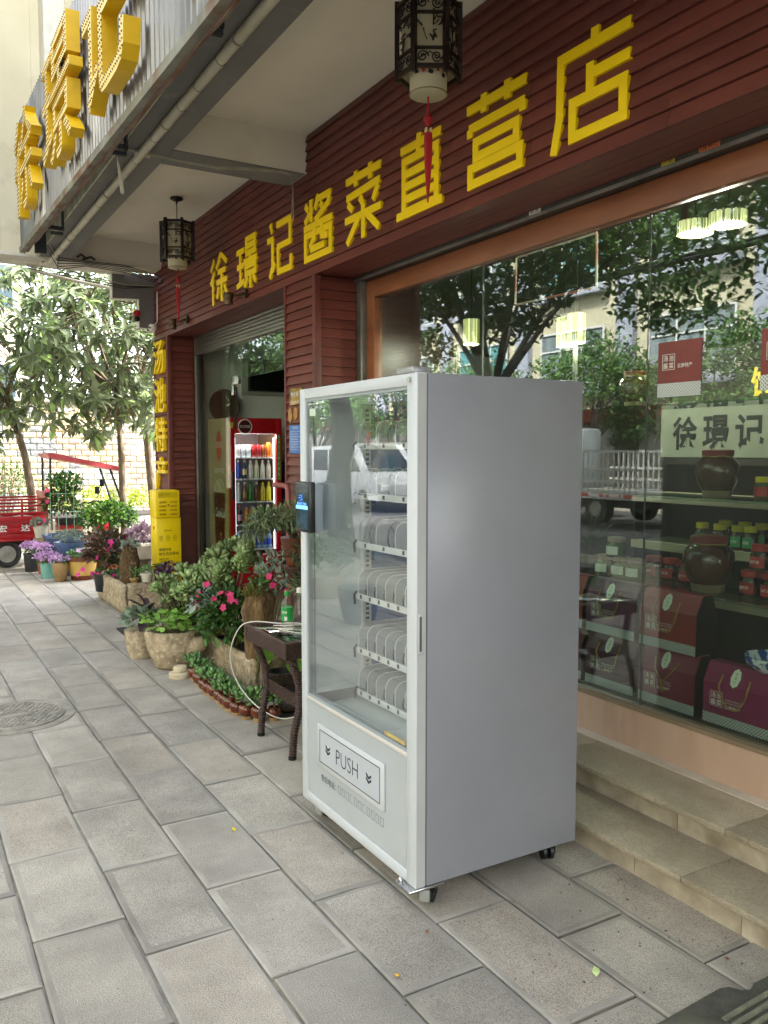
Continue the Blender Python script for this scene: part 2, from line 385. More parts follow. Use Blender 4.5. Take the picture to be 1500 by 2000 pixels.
# pillars: middle 5.40-5.90, far 9.02-9.53
S(B('pillar_core', redtrim, None, XF + .001, 3.0, 5.402, 5.898, -.05, 2.8555)); S(B('pillar_core', redtrim, None, XF + .001, 3.0, 9.022, 9.53, -.05, 2.8555))
z = .78
while z < 2.84:
    zt = min(z + PH_ - .002, 2.853)
    S(plank_y(XF, 5.425, 5.885, z, zt, d1=.024).build('plank', red)); z += PH_
z = .02
while z < 2.84:
    zt = min(z + PH_ - .002, 2.853)
    S(plank_x(5.402, XF + .028, 2.93, z, zt).build('plank', red))
    S(plank_x(9.022, XF + .028, 2.88, z, zt).build('plank', red))
    S(plank_y(XF, 9.045, 9.52, z, zt, d1=.024).build('plank', red)); z += PH_
for y in (5.402, 9.022):
    S(BB('corner_trim', redtrim, None, XF - .027, XF + .026, y - .026, y + .02, 0, 2.854, r=.003))
S(BB('corner_trim', redtrim, None, XF - .027, XF + .012, 5.886, 5.91, 0, 2.854, r=.003)); S(BB('corner_trim', redtrim, None, XF - .027, XF + .012, 9.521, 9.545, 0, 2.854, r=.003))
S(BB('pillar_base_panel', M('panel_red', '#8c453f', '#7a3a35', rough=.45, scale=3), None, XF - .02, XF + .0, 5.425, 5.885, 0, .775, r=.004))
# building mass behind / above
cream = M('cream_wall', '#d5cdb4', '#c6bda2', rough=.85, scale=1.2, bump=.05, c3='#b5ab90', s3=4, lo3=.58, hi3=.85)
ceilm = M('ceiling_paint', '#dfd8c9', '#d6cebd', rough=.9, scale=.9, c3='#c9c0b0', s3=2.2, lo3=.6, hi3=.9)
greyb = M('beam_grey_paint', '#75736f', '#6a6865', rough=.75, scale=2, c3='#8a8883', s3=6, lo3=.62, hi3=.85)
stain = M('stained_cream', '#cfccb0', '#a9a98e', rough=.85, scale=3.5, stretch=(3, 3, .12), lo=.4, hi=.75, c3='#81836f', s3=2.5, lo3=.6, hi3=.9)
S(B('upper_wall', cream, None, 1.662, 12, -14, 9.2, 4.002, 11)); S(B('side_wall', cream, None, 3.25, 12, 9.31, 9.53, 0, 11))
S(B('ceiling_slab', ceilm, None, 1.664, 3.2, -6, 9.199, 3.842, 4.0))
S(MB().box(1.362, 1.66, -6, 9.199, 3.577, 4.3, 0).build('long_beam', [greyb]))
S(B('beam_face', stain, None, 1.352, 1.3615, -6, 9.15, 3.58, 4.3))
for y in (1.85, 5.53): S(MB().box(1.6605, 2.615, y, y + .3, 3.579, 3.8415).build('cross_beam', [ceilm]))
S(MB().box(1.6605, 2.615, 9.2, 9.5, 3.59, 4.0).build('cross_beam', [ceilm]))
for y in (1.85, 5.53, 9.2): S(B('beam_underside', greyb if y < 9 else cream, None, 1.662, 2.60, y + .002, y + .298, 3.573 if y < 9 else 3.586, 3.5785 if y < 9 else 3.5895))
S(B('end_pier', cream, None, 1.02, 1.655, 9.2, 9.6, 3.59, 11)); S(B('pier_rib', cream, None, 1.34, 1.42, 9.16, 9.199, 3.62, 11))
S(B('pier_rib', M('pale_paint', '#d9d8d2', '#cfcdc6', rough=.7), None, 1.46, 1.66, 9.12, 9.199, 4.3, 11))
S(B('pier_underside', M('soffit_white', '#cdc8ba', '#b9b4a6', rough=.85), None, 1.0, 2.3, 9.17, 9.62, 3.56, 3.589))
# grey stub bracket at the far end
stubm = M('stub_grey', '#6f6c6b', '#656261', rough=.8, scale=3); stubw = M('stub_white', '#d4cfc4', '#c2bdb2', rough=.8)
S(MB().prism([(2.165, 3.30), (2.45, 3.31), (2.45, 3.0), (2.66, 3.0), (2.66, 3.585), (2.165, 3.585)], (0, 9.56, 0), (1,0,0), (0,0,1), .012).build('stub_bracket_face', stubm))
S(MB().prism([(2.16, 3.297), (2.447, 3.307), (2.447, 2.997), (2.66, 2.997), (2.66, 3.588), (2.16, 3.588)], (0, 9.68, 0), (1,0,0), (0,0,1), .119).build('stub_bracket', stubw))

# window: wooden frame, base board, shutter boxes, panes
oak = M('oak_frame', '#8a5434', '#74432a', rough=.45, scale=3, stretch=(4, .5, 4), rand=.03, bump=.05)
ply = M('plywood_base', '#b89e8c', '#b0947f', rough=.55, scale=5, stretch=(2, 2, .5), c3='#9c7c68', s3=3, lo3=.5, hi3=.85, lo=.35, hi=.7)
shut = M('shutter_grey', '#5a5852', '#4c4a45', rough=.45, metal=.6, scale=3)
GX = 3.03
S(B('base_board', ply, None, 2.99, 3.02, -1, 5.39, .216, .400)); S(B('window_sill', M('sill_wood', '#8c7a66', '#75654f', rough=.5, scale=5, stretch=(1,.3,1)), None, 2.985, 3.06, -1, 5.39, .4005, .418))
S(BB('window_head', oak, None, 2.985, 3.05, -1, 5.225, 2.708, 2.832, r=.004)); S(BB('window_jamb', oak, None, 2.985, 3.05, 5.226, 5.385, .4185, 2.832, r=.004))
S(B('shutter_box', shut, None, 2.91, 3.0, -1, 5.385, 2.834, 2.8715)); S(B('shutter_lip', M('steel_dull', '#8f8f8a', '#77776f', metal=.7, rough=.4), None, 2.905, 2.915, -1, 5.385, 2.824, 2.84))
S(B('shutter_track', M('steel_dull', '#8f8f8a'), None, 2.935, 2.984, 5.33, 5.395, .22, 2.833))
gw = glass('window_glass', (.85, .92, .88), k=2.3, dust=.007)
for a, b in ((4.022, 5.224), (2.763, 4.018), (1.5, 2.759), (.2, 1.496), (-1, .196)):
    S(B('window_pane', gw, None, GX, GX + .008, a, b, .4185, 2.7075))
for y in (4.02, 2.761, 1.498): S(B('silicone_joint', M('silicone', '#3a4540', rough=.4), None, GX - .001, GX + .009, y - .0017, y + .0017, .4185, 2.7075))
# stickers on the shutter box
for y, w_, c, tx in ((3.62, .09, '#5e3432', '锁'), (3.42, .09, '#d8d4cc', '王五'), (2.56, .07, '#b8a42c', '开锁'), (2.35, .1, '#c06a3c', '138 4472')):
    o = S(B('sticker', M('stk'+c, c, rough=.5), None, 2.906, 2.9095, y - w_/2, y + w_/2, 2.842, 2.868)); 
    S(text(MB(), tx, (2.9052, y, 2.855), LX, w=w_*.8, h=.017, bold=.01).build('sticker_print', M('ink', '#1c1a18', rough=.6)))

# door: shutter box, tracks, transom glass
slat = M('shutter_slat', '#8a8880', '#706e66', rough=.35, metal=.75, scale=8, stretch=(1, .2, 6))
for i in range(5): S(BB('shutter_slat', slat, None, 2.885 + (i % 2)*.004, 2.93, 5.91, 8.96, 2.69 + i*.034, 2.722 + i*.034, r=.006))
S(BB('shutter_bar', slat, None, 2.875, 2.935, 5.91, 8.96, 2.655, 2.688, r=.006))
trk = M('track_alu', '#9b9888', '#7d7a6c', rough=.35, metal=.6)
S(BB('shutter_track', trk, None, 2.885, 2.925, 8.93, 8.985, .13, 2.86, r=.004)); S(BB('shutter_track', M('track_dark', '#3c3a35', rough=.4, metal=.5), None, 2.89, 2.93, 8.87, 8.925, .13, 2.65, r=.004))
gd = glass('door_glass', (.84, .92, .87), k=1.1)
S(B('door_pane', gd, None, 2.915, 2.925, 7.99, 8.86, .14, 2.652)); S(B('transom_pane', gd, None, 2.915, 2.925, 5.92, 7.85, 2.32, 2.652))
S(BB('glass_clamp', M('steel_bright', '#b9b9b5', rough=.25, metal=.9), None, 2.905, 2.935, 7.72, 7.93, 2.27, 2.35, r=.004)); S(BB('glass_clamp', M('steel_bright', '#b9b9b5'), None, 2.907, 2.933, 7.855, 7.925, 2.17, 2.27, r=.004))
# interior shell
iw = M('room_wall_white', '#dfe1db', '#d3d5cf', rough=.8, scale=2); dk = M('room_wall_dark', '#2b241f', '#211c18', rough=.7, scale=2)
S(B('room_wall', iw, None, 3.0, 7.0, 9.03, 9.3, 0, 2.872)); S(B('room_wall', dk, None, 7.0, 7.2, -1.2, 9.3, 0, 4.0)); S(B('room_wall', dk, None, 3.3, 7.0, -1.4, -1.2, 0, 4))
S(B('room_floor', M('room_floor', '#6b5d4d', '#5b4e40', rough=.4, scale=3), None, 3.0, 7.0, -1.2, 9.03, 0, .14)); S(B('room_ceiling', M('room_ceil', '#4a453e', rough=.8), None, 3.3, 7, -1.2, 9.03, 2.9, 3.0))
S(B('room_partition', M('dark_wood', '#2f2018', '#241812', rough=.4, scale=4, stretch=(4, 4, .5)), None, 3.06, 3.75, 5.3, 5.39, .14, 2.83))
S(B('blue_skirting', M('blue_tarp', '#1f4b86', rough=.6), None, 3.6, 4.0, 9.0, 9.029, .14, 1.5))
# ================================================================ SIGNS
yel = M('sign_yellow', '#f7d500', '#f0cb00', rough=.4, scale=3, spec=.4, wd=.08, ws=3)
yel_d = M('sign_yellow_side', '#e0b400', '#d2a600', rough=.45)
# strokes in a 100 x 100 cell, v downwards: polylines of (u, v) with a width
def H(u0, u1, v): return [(u0, v), (u1, v)]
def Vv(u, v0, v1): return [(u, v0), (u, v1)]
def BX(u0, u1, v0, v1): return [H(u0-5, u1+5, v0), H(u0-5, u1+5, v1), Vv(u0, v0, v1), Vv(u1, v0, v1)]
GL = {
 '店': [Vv(57, 0, 12), H(8, 100, 14), [(13, 14), (12, 70), (5, 100)], Vv(52, 31, 62), H(52, 100, 42), *BX(30, 93, 62, 95)],
 '营': [H(0, 100, 10), Vv(30, 0, 20), Vv(70, 0, 20), H(4, 98, 32), Vv(6, 32, 42), Vv(95, 32, 42), *BX(17, 86, 50, 67), *BX(8, 92, 78, 96)],
 '直': [H(8, 96, 12), [(50, 0), (48, 25)], *BX(16, 88, 27, 92), H(16, 88, 44), H(16, 88, 60), H(16, 88, 76), H(0, 100, 95)],
 '菜': [H(2, 98, 10), Vv(30, 0, 22), Vv(70, 0, 22), [(4, 34), (96, 30)], [(8, 42), (22, 54)], [(42, 40), (52, 52)], [(92, 36), (78, 54)], H(0, 100, 66), Vv(52, 52, 100), [(40, 68), (6, 100)], [(62, 68), (94, 94)]],
 '酱': [Vv(26, 3, 38), [(6, 8), (16, 18)], [(4, 36), (24, 24)], [(52, 2), (40, 22)], [(48, 8), (88, 8), (84, 22), (44, 38)], [(58, 16), (66, 24)], H(2, 98, 46), *BX(8, 92, 58, 95), [(40, 46), (38, 66), (26, 76)], [(64, 46), (64, 68), (80, 70)], H(26, 74, 82)],
 '记': [[(12, 4), (18, 20)], [(2, 32), (20, 32), (20, 86)], [(20, 86), (30, 74)], [(8, 98), (18, 82)], H(38, 96, 12), Vv(92, 12, 50), H(40, 96, 50), Vv(44, 50, 94), H(40, 98, 93), Vv(95, 72, 96)],
 '璟': [H(0, 38, 22), H(2, 36, 50), [(0, 86), (38, 80)], Vv(19, 22, 84), *BX(50, 90, 6, 32), H(50, 90, 19), Vv(70, 34, 44), H(38, 100, 46), *BX(48, 92, 56, 70), Vv(70, 70, 98), [(56, 76), (42, 94)], [(82, 76), (96, 90)]],
 '徐': [[(26, 8), (6, 30)], [(28, 34), (4, 56)], Vv(17, 48, 100), [(64, 2), (38, 30)], [(66, 4), (96, 24)], H(48, 90, 38), H(40, 98, 58), Vv(68, 38, 98), [(52, 68), (42, 90)], [(84, 68), (96, 88)]],
}
def glyph(ch, o, right, up, w, h, d, sw=10):
    mb = MB(); o = Vector(o); rt = Vector(right); u = Vector(up)
    k = 0
    for st in GL[ch]:
        for a, b in zip(st, st[1:]):
            a2, b2 = Vector((a[0]/100*w, -a[1]/100*h)), Vector((b[0]/100*w, -b[1]/100*h))
            t = (b2 - a2); 
            t.normalize(); n_ = Vector((-t.y, t.x)); hw = sw/200*h
            ex = hw*.85 if len(st) > 2 else 0
            a2 = a2 - t*ex; b2 = b2 + t*ex
            mb.prism([tuple(a2 - n_*hw), tuple(b2 - n_*hw), tuple(b2 + n_*hw), tuple(a2 + n_*hw)], o, rt, u, d + k*.0004); k += 1
    return mb
fs = thing('fascia_sign', 'yellow block characters in a row across the red plank fascia', 'shop sign', (2.6, 5, 3.1))
for ch, yc in zip('店营直菜酱记璟徐', (2.722, 3.36, 4.043, 4.69, 5.325, 5.985, 6.67, 7.36)):
    kid(glyph(ch, (2.612, yc + .232, 3.388), LX, (0,0,1), .464, .436, .015, 10.5).build('sign_character', [yel]), fs)
vsn = thing('vertical_sign', 'four yellow characters stacked down the red corner pillar', 'shop sign', (2.59, 9.25, 2))
for ch, z0, z1 in (('汤', 2.835, 2.47), ('池', 2.42, 2.05), ('特', 1.995, 1.62), ('产', 1.56, 1.2)):
    kid(text(MB(), ch, (2.585, 9.26, (z0+z1)/2), LX, w=.40, h=z0-z1, bold=.012, ext=.05, depth=.035).build('sign_character', yel), vsn)

# big channel letter sign over the canopy
rs = thing('channel_letter_sign', 'silver corrugated board with bulb studded yellow channel letters', 'shop sign', (1.15, 6, 3.4))
alu = M('corrugated_alu', '#8f8f93', '#74747a', rough=.38, metal=.75, scale=3, stretch=(1, 1, .25), bump=.15, bscale=14, c3='#c5c5c8', s3=4)
def zbot(y): return 3.355 + (y - 3.2)*.0345
def ztop(y): return zbot(y) + 1.2
mb = MB(); ys = np.arange(-1.0, 8.99, .02); V = []; F = []
for i, y in enumerate(ys):
    x = 1.17 + (.016 if (i % 4) in (0, 1) else 0.0)
    V += [(x, y, zbot(y)+.052), (x, y, ztop(y))]
for i in range(len(ys)-1): F.append((2*i, 2*i+2, 2*i+3, 2*i+1))
kid(mb.add(V, F).build('corrugated_panel', alu), rs)
kid(MB().hexa([(1.16, -1, zbot(-1)), (1.21, -1, zbot(-1)), (1.21, 9, zbot(9)), (1.16, 9, zbot(9)), (1.16, -1, zbot(-1)+.05), (1.21, -1, zbot(-1)+.05), (1.21, 9, zbot(9)+.05), (1.16, 9, zbot(9)+.05)]).build('bottom_rail', M('rusty_rail', '#8b8a7c', '#6d6a5e', rough=.7, scale=5, c3='#6b4a31', s3=4, lo3=.5, hi3=.65)), rs)
kid(MB().tube([(1.222, y, zbot(y)+.012 + .006*math.sin(y*9)) for y in np.arange(-1, 9, .15)], .014, n=6).build('rusty_tube', M('rust', '#6d4a33', '#8b7f6e', rough=.85, scale=4)), rs)
kid(MB().tube([(1.2, y, zbot(y)-.004 - .012*math.sin(y*2.2)**2) for y in np.arange(-1, 9, .12)], .004, n=5).build('cable', M('cable_brown', '#5a3a32')), rs)
blk = M('black_steel', '#22211f', '#161514', rough=.6, metal=.3)
for y in (1.7, 3.73, 5.49, 7.72):
    z = zbot(y) - .03
    bk = MB().obox((1.29, y, 3.52), (.13, .035, .03)); bk.obox((1.345, y, 3.59), (.014, .05, .17)); bk.obox((1.29, y-.03, 3.47), (.10, .03, .025))
    kid(bk.build('bracket', blk), rs)
kid(MB().box(1.24, 1.34, 8.55, 8.6, 3.48, 3.72).build('bracket', blk), rs)
face = M('letter_face', '#f0d68a', '#ecd080', rough=.45); bulb = M('bulb_dot', '#6b5426', '#8a6d2c', rough=.3, island=True); gbulb = M('bulb_glass', '#e8e2c0', rough=.15)
for ch, y0, y1, z0, z1 in (('徐', 7.28, 8.30, 3.66, 4.46), ('璟', 5.66, 6.74, 3.60, 4.40), ('记', 4.28, 5.26, 3.53, 4.36), ('酱', 2.8, 3.72, 3.56, 4.3)):
    mb = MB(); text(mb, ch, (1.0925, (y0+y1)/2, (z0+z1)/2), LX, w=y1-y0, h=z1-z0, bold=.003, ext=.05, depth=.085)
    for i, f in enumerate(mb.f):
        P = [mb.v[k] for k in f]
        mb.m[i] = 1 if all(abs(p[0]-1.05) < .002 for p in P) else 0
    lo = kid(mb.build('channel_letter', [yel_d, face]), rs)
    bvh = BVHTree.FromPolygons([Vector(p) for p in mb.v], mb.f)
    db = MB(); gb = MB()
    for yy in np.arange(y0, y1, .034):
        for zz in np.arange(z0, z1, .034):
            hit = bvh.ray_cast(Vector((.9, yy, zz)), Vector((1, 0, 0)))
            if hit[0] is not None and abs(hit[0].x - 1.05) < .004:
                db.lathe([(.0065, 0), (.006, .004), (0, .008)], (0,0,0), n=5)
                k = len(db.v) - 15
                for q in range(k, len(db.v)):
                    a = db.v[q]; db.v[q] = (1.05 - a[2], yy + a[0], zz + a[1])
    d_ = db.build('bulbs', bulb, lo); d_.matrix_parent_inverse = Matrix.Identity(4); stuff(d_)

# ================================================================ CANOPY PIPE, CABLES, SMALL FITTINGS
pvc = M('pvc_pipe', '#c2bca9', '#aea893', rough=.55, scale=8, stretch=(1, .3, 1))
pp = thing('drain_pipe', 'pale plastic pipe clipped under the grey canopy beam', 'pipe', (1.47, 4, 3.54))
kid(MB().tube([(1.475, y, 3.545) for y in np.linspace(-3, 9.25, 30)], .028, n=12).build('pipe', pvc, smooth=True), pp)
for y in (2.4, 3.86, 5.05, 6.6, 8.1): kid(MB().tube([(1.475 + .031*math.cos(a), y, 3.545 + .031*math.sin(a)) for a in np.linspace(0, 2*PI, 14, endpoint=False)], .005, n=5, closed=True).build('pipe_clip', M('clip_grey', '#9a9583', rough=.6)), pp)
for y in (3.2, 4.1, 4.45, 4.75, 5.3, 5.75, 6.1, 6.9, 7.3, 7.9, 8.5): kid(MB().tube([(1.475 + .029*math.cos(a), y + .004*math.cos(a), 3.545 + .029*math.sin(a)) for a in np.linspace(0, 2*PI, 12, endpoint=False)], .0016, n=4, closed=True).build('wire_tie', blk), pp)
kid(MB().tube([(1.43, 5.62, 3.545), (1.53, 5.62, 3.545)], .02, n=8).build('tee_joint', pvc), pp)
cd = thing('conduit', 'thin grey conduit sagging along the bottom of the cross beam', 'pipe', (1.9, 5.6, 3.5))
kid(MB().tube([(1.36, 5.62, 3.56), (1.5, 5.6, 3.55), (1.7, 5.56, 3.525), (1.95, 5.54, 3.515), (2.2, 5.535, 3.545), (2.42, 5.525, 3.56), (2.48, 5.51, 3.55)], .011, n=8).build('conduit_tube', M('conduit_grey', '#9c978a', '#87826f', rough=.6), smooth=True), cd)
kid(MB().tube([(2.48, 5.51, 3.55), (2.49, 5.5, 3.45), (2.487, 5.49, 3.35), (2.495, 5.5, 3.23), (2.48, 5.5, 3.27), (2.484, 5.49, 3.4)], .004, n=5).build('loose_wire', M('wire_grey', '#8b8578', rough=.6), smooth=True), cd)
wb = thing('wire_bundle', 'pale coiled wires dangling from the sign bracket', 'cable', (1.3, 5.4, 3.4))
for k in range(3): kid(MB().tube([(1.28, 5.48+.01*k, 3.62), (1.285, 5.47, 3.45), (1.29 + .008*k, 5.45, 3.32), (1.30 + .006*k, 5.44, 3.22), (1.315, 5.44, 3.235), (1.305, 5.45, 3.33)], .0035, n=5).build('wire', M('wire_pale', '#a39b88', rough=.6)), wb)
cb = thing('overhead_cables', 'tangle of black cables slung below the far end of the canopy', 'cable', (1.9, 9.1, 3.5))
blkc = M('cable_black', '#1d1c1b', rough=.6)
for k in range(5):
    pts = [(1.3 + .3*random.random(), 8.6, 3.58), (1.5, 8.95, 3.54 - .03*k), (1.8, 9.08, 3.56 - .012*k), (2.2, 9.12, 3.57 - .018*k), (2.58, 9.16, 3.50 - .02*k), (2.63, 9.16, 3.45)]
    kid(MB().tube(pts, .0045, n=5).build('cable', blkc), cb)
for k in range(3): kid(MB().tube([(1.25, 9.22, 3.5 - .02*k), (1.8, 9.3, 3.47 - .03*k), (2.25, 9.38, 3.42 - .02*k), (2.64, 9.4, 3.44)], .005, n=5).build('cable', blkc if k else M('wire_pale', '#a39b88')), cb)
kid(MB().tube([(1.72, 9.13, 3.60), (1.76, 9.11, 3.63), (1.82, 9.12, 3.59), (1.77, 9.1, 3.58), (1.86, 9.13, 3.62), (1.9, 9.12, 3.59)], .012, n=6).build('cable', blkc), cb)
kid(MB().tube([(1.42, 9.3, 3.56), (1.36, 9.7, 3.54), (1.9, 9.9, 3.50), (2.3, 9.9, 3.46)], .02, n=7).build('pipe', pvc), cb)

# spotlights on the fascia
brz = M('bronze', '#5d4a35', '#46382a', rough=.4, metal=.7, scale=9)
for i, (y, lab) in enumerate(((6.68, 'bronze barrel spotlight on the fascia between two sign characters and the doorway'), (8.28, 'bronze barrel spotlight on the fascia near the corner pillar'))):
    t = thing('spotlight', lab, 'spotlight', (2.6, y, 2.9), group='spotlights over the doorway')
    kid(MB().tube([(2.60, y, 2.93), (2.575, y, 2.93)], .04, n=14).build('mount_plate', brz, smooth=True), t)
    kid(MB().tube([(2.575, y, 2.93), (2.53, y+.02, 2.905), (2.48, y + .05, 2.905)], .012, n=8).build('arm', brz, smooth=True), t)
    mb = MB().lathe([(.026, 0), (.036, .004), (.038, .035), (.034, .04), (.034, .05), (.038, .055), (.038, .095), (.034, .1), (0, .104)], (2.465, y + .06, 2.83), n=16)
    kid(mb.build('barrel', brz, smooth=True), t)
    kid(MB().lathe([(0, -.001), (.026, -.001)], (2.465, y + .06, 2.831), n=14).build('lens', M('lens_pale', '#d9d3bd', rough=.2)), t)
# white cctv cameras on the corner
wpl = M('white_plastic', '#d8d6d0', '#c9c7c1', rough=.4)
for i, (x, y, z, lab) in enumerate(((2.60, 9.58, 2.99, 'white dome camera on the far corner of the fascia'), (2.555, 9.32, 2.98, 'white dome camera hanging on the fascia above the vertical sign'))):
    t = thing('security_camera', lab, 'camera', (x, y, z), group='security cameras')
    s = MB(); s.lathe([(0, -.045), (.025, -.04), (.042, -.015), (.045, .01), (.035, .03), (0, .035)], (x - .02, y, z), n=16); kid(s.build('housing', wpl, smooth=True), t)
    kid(MB().tube([(x, y, z + .02), (x + .03, y, z + .07), (x+.035, y, z + .19 + .2*i)], .008, n=6).build('bracket', wpl), t)
    s = MB().lathe([(0, -.012), (.012, -.008), (.013, .008), (0, .012)], (x - .058, y - .022, z - .01), n=10); kid(s.build('lens', M('lens_dark', '#101214', rough=.1), smooth=True), t)

t = thing('pompom_charm', 'red and black pompom charm hanging from the grey stub bracket', 'ornament', (2.42, 9.55, 3.1))
for (z, r_, c_) in ((3.15, .04, '#a01522'), (3.09, .032, '#17181a')):
    s = MB().lathe([(0, -r_), (r_*.7, -r_*.7), (r_, 0), (r_*.7, r_*.7), (0, r_)], (2.42, 9.54, z), n=12, sq=lambda a: 1 + .12*math.sin(6*a)); kid(s.build('pompom', M('pom'+c_, c_, rough=.9), smooth=True), t)
kid(MB().tube([(2.42, 9.54, 3.18), (2.42, 9.55, 3.30)], .003, n=5).build('cord', blkc), t)

# ================================================================ LANTERNS
lw = M('lantern_wood', '#23130f', '#170c0a', rough=.45, scale=8); paper = M('lantern_paper', '#cfc8ab', '#bfb899', rough=.8, transl=.35, scale=5)
tas = M('tassel_red', '#a1121b', '#7a0d14', rough=.85, scale=40, stretch=(1, 1, .1))
def spiral(c, u, v, r, turns=1.6, s=1):
    return [tuple(Vector(c) + Vector(u)*(r*(1-t*.8)*math.cos(s*t*turns*2*PI)) + Vector(v)*(r*(1-t*.8)*math.sin(s*t*turns*2*PI))) for t in np.linspace(0, 1, 16)]
def lantern(x, y, lab, ztop_=3.84):
    t = thing('palace_lantern', lab, 'lantern', (x, y, ztop_), group='hexagonal lanterns under the canopy')
    rad = .142; z0, z1 = 3.305, 3.625
    ang = [R(30 + 60*k + 0) for k in range(6)]
    C6 = [(x + rad*math.cos(a), y + rad*math.sin(a)) for a in ang]
    kid(MB().lathe([(.055, 0), (.058, -.012), (.03, -.026), (.008, -.03), (.008, -.05)][::-1], (x, y, ztop_), n=20).build('ceiling_rose', blk, smooth=True), t)
    kid(MB().tube([(x, y, ztop_ - .04), (x, y, 3.6)], .004, n=6).build('cord', blk), t)
    for (a, b) in C6: kid(MB().obox((a, b, (z0+z1)/2), (.022, .022, z1 - z0 + .03), Matrix.Rotation(math.atan2(b-y, a-x), 3, 'Z')).build('corner_post', lw), t)
    fr = MB(); ft = MB(); pa = MB(); ink = MB(); inkr = MB()
    for k in range(6):
        a = Vector((*C6[k], 0)); b = Vector((*C6[(k+1) % 6], 0)); mid = (a+b)/2; u = (b-a).normalized(); ln = (b-a).length
        rot = Matrix.Rotation(math.atan2(u.y, u.x), 3, 'Z'); inn = (Vector((x, y, 0)) - mid).normalized(); outw = -inn
        for zz, hh in ((z0 + .008, .018), (z1 - .008, .018), (z0 + .085, .009), (z1 - .085, .009)): kid(MB().obox((mid.x, mid.y, zz), (ln - .02, .014, hh), rot).build('rail', lw), t)
        for zc in (z0 + .048, z1 - .045):
            for sx, sg in ((-.032, 1), (.03, -1)):
                ft.tube(spiral(mid + u*sx + Vector((0, 0, zc)), u, (0, 0, 1), .026, s=sg), .0034, n=5)
            ft.tube([tuple(mid - u*.07 + Vector((0,0,zc-.02))), tuple(mid + Vector((0,0,zc+.02))), tuple(mid + u*.07 + Vector((0,0,zc-.02)))], .003, n=4)
        p = mid + inn*.018; q = [(p - u*(ln/2 - .012)), (p + u*(ln/2 - .012))]
        pa.add([(q[0].x, q[0].y, z0 + .01), (q[1].x, q[1].y, z0 + .01), (q[1].x, q[1].y, z1 - .01), (q[0].x, q[0].y, z1 - .01)], [(0, 1, 2, 3)])
        # ink bird-and-plum painting: dark fretwork branch over the paper
        zc = (z0+z1)/2; cc = mid + inn*.006
        r_ = random.Random(k)
        for _ in range(9):
            s0 = cc + u*r_.uniform(-.045, .045) + Vector((0, 0, zc + r_.uniform(-.06, .06)))
            ft.tube([tuple(s0), tuple(s0 + u*r_.uniform(-.03, .03) + Vector((0, 0, r_.uniform(-.03, .03)))), tuple(s0 + u*r_.uniform(-.04, .04) + Vector((0, 0, r_.uniform(-.05, .05))))], r_.uniform(.002, .006), n=5)
    kid(ft.build('fretwork', lw), t); kid(pa.build('paper_panel', paper), t)
    kid(MB().lathe([(.07, 3.2), (.082, 3.205), (.085, 3.235), (.085, 3.36)], (x, y, .03), n=28).build('inner_shade', paper, smooth=True), t)
    kid(MB().tube([(x + .0855*math.cos(a), y + .0855*math.sin(a), 3.237) for a in np.linspace(0, 2*PI, 28, endpoint=False)], .003, n=5, closed=True).build('shade_rim', M('rim_brown', '#7d6f4a', rough=.6)), t)
    for k in range(7):
        a = R(200 + 22*k); r_ = .087; s0 = Vector((x + r_*math.cos(a), y + r_*math.sin(a), 3.31 + .02*math.sin(k*3)))
        kid(MB().obox(s0, (.004, .016, .01 + .006*(k % 3)), Matrix.Rotation(a, 3, 'Z') @ Matrix.Rotation(R(35*k), 3, 'X')).build('painted_flower', M('paint_red', '#9c3a2a') if k % 2 else blk), t)
    tz = 3.235
    tl = kid(MB().tube([(x, y, 3.3), (x, y, tz), (x, y, 3.14)], .004, n=6).build('tassel_cord', tas), t)
    kid(MB().lathe([(0, -.035), (.018, -.015), (.024, 0), (.012, .02), (.004, .05)], (x, y, 3.13), n=8).build('tassel_knot', tas, smooth=True), t)
    kid(MB().lathe([(.003, 2.76), (.012, 2.86), (.018, 2.95), (.02, 3.04), (.019, 3.068), (.0, 3.075)], (x, y, 0), n=9, sq=lambda a: 1 + .15*math.sin(5*a)).build('tassel_threads', tas), t)
    for k in range(4):
        a = k*PI/2 + .4; kid(MB().tube([(x + .014*math.cos(a), y + .014*math.sin(a), 3.065), (x + .014*math.cos(a), y + .014*math.sin(a), 3.09)], .005, n=6).build('tassel_bead', M('bead', '#c8a878', rough=.4)), t)
    return t
lantern(2.17, 3.30, 'dark wooden hexagonal lantern with red tassel nearer the camera, before the sign')
lantern(2.25, 7.43, 'smaller looking dark hexagonal lantern with red tassel further back by the doorway')
# ================================================================ VENDING MACHINE
vm = thing('vending_machine', 'grey vending machine with a glass door standing on casters on the pavement', 'vending machine', (1.905, 2.86, 0))
def K(o, p=None):
    o.parent = p or vm
    o.matrix_parent_inverse = Matrix.Translation(-Vector(vm.location)) if p is None else Matrix.Identity(4)
    return o
gp = M('machine_side_grey', '#85878d', '#7f8187', rough=.25, wd=.05, ws=2.6, scale=1.2, spec=.5, bump=.012, bscale=3)
wp = M('machine_frame_white', '#bfc4c9', '#b8bdc2', rough=.35, scale=3)
dg = M('machine_door_edge', '#a9a9a8', '#a2a2a1', rough=.4)
lp = M('machine_lower_panel', '#aab0b4', '#a4aaae', rough=.16, scale=2, coat=.3)
inw = M('machine_liner', '#dde5ea', '#d6dfe5', rough=.3)
blue = M('machine_back_blue', '#2167b4', '#1d5da6', rough=.4)
X0, X1, Y0, Y1, Z0, Z1 = 1.53, 2.28, 2.39, 3.325, .09, 1.886
K(BB('side_panel', gp, None, 1.576, X1, Y0, Y0+.035, Z0, Z1, r=.004)); K(BB('side_panel', gp, None, 1.576, X1, Y1-.035, Y1, Z0, Z1, r=.004))
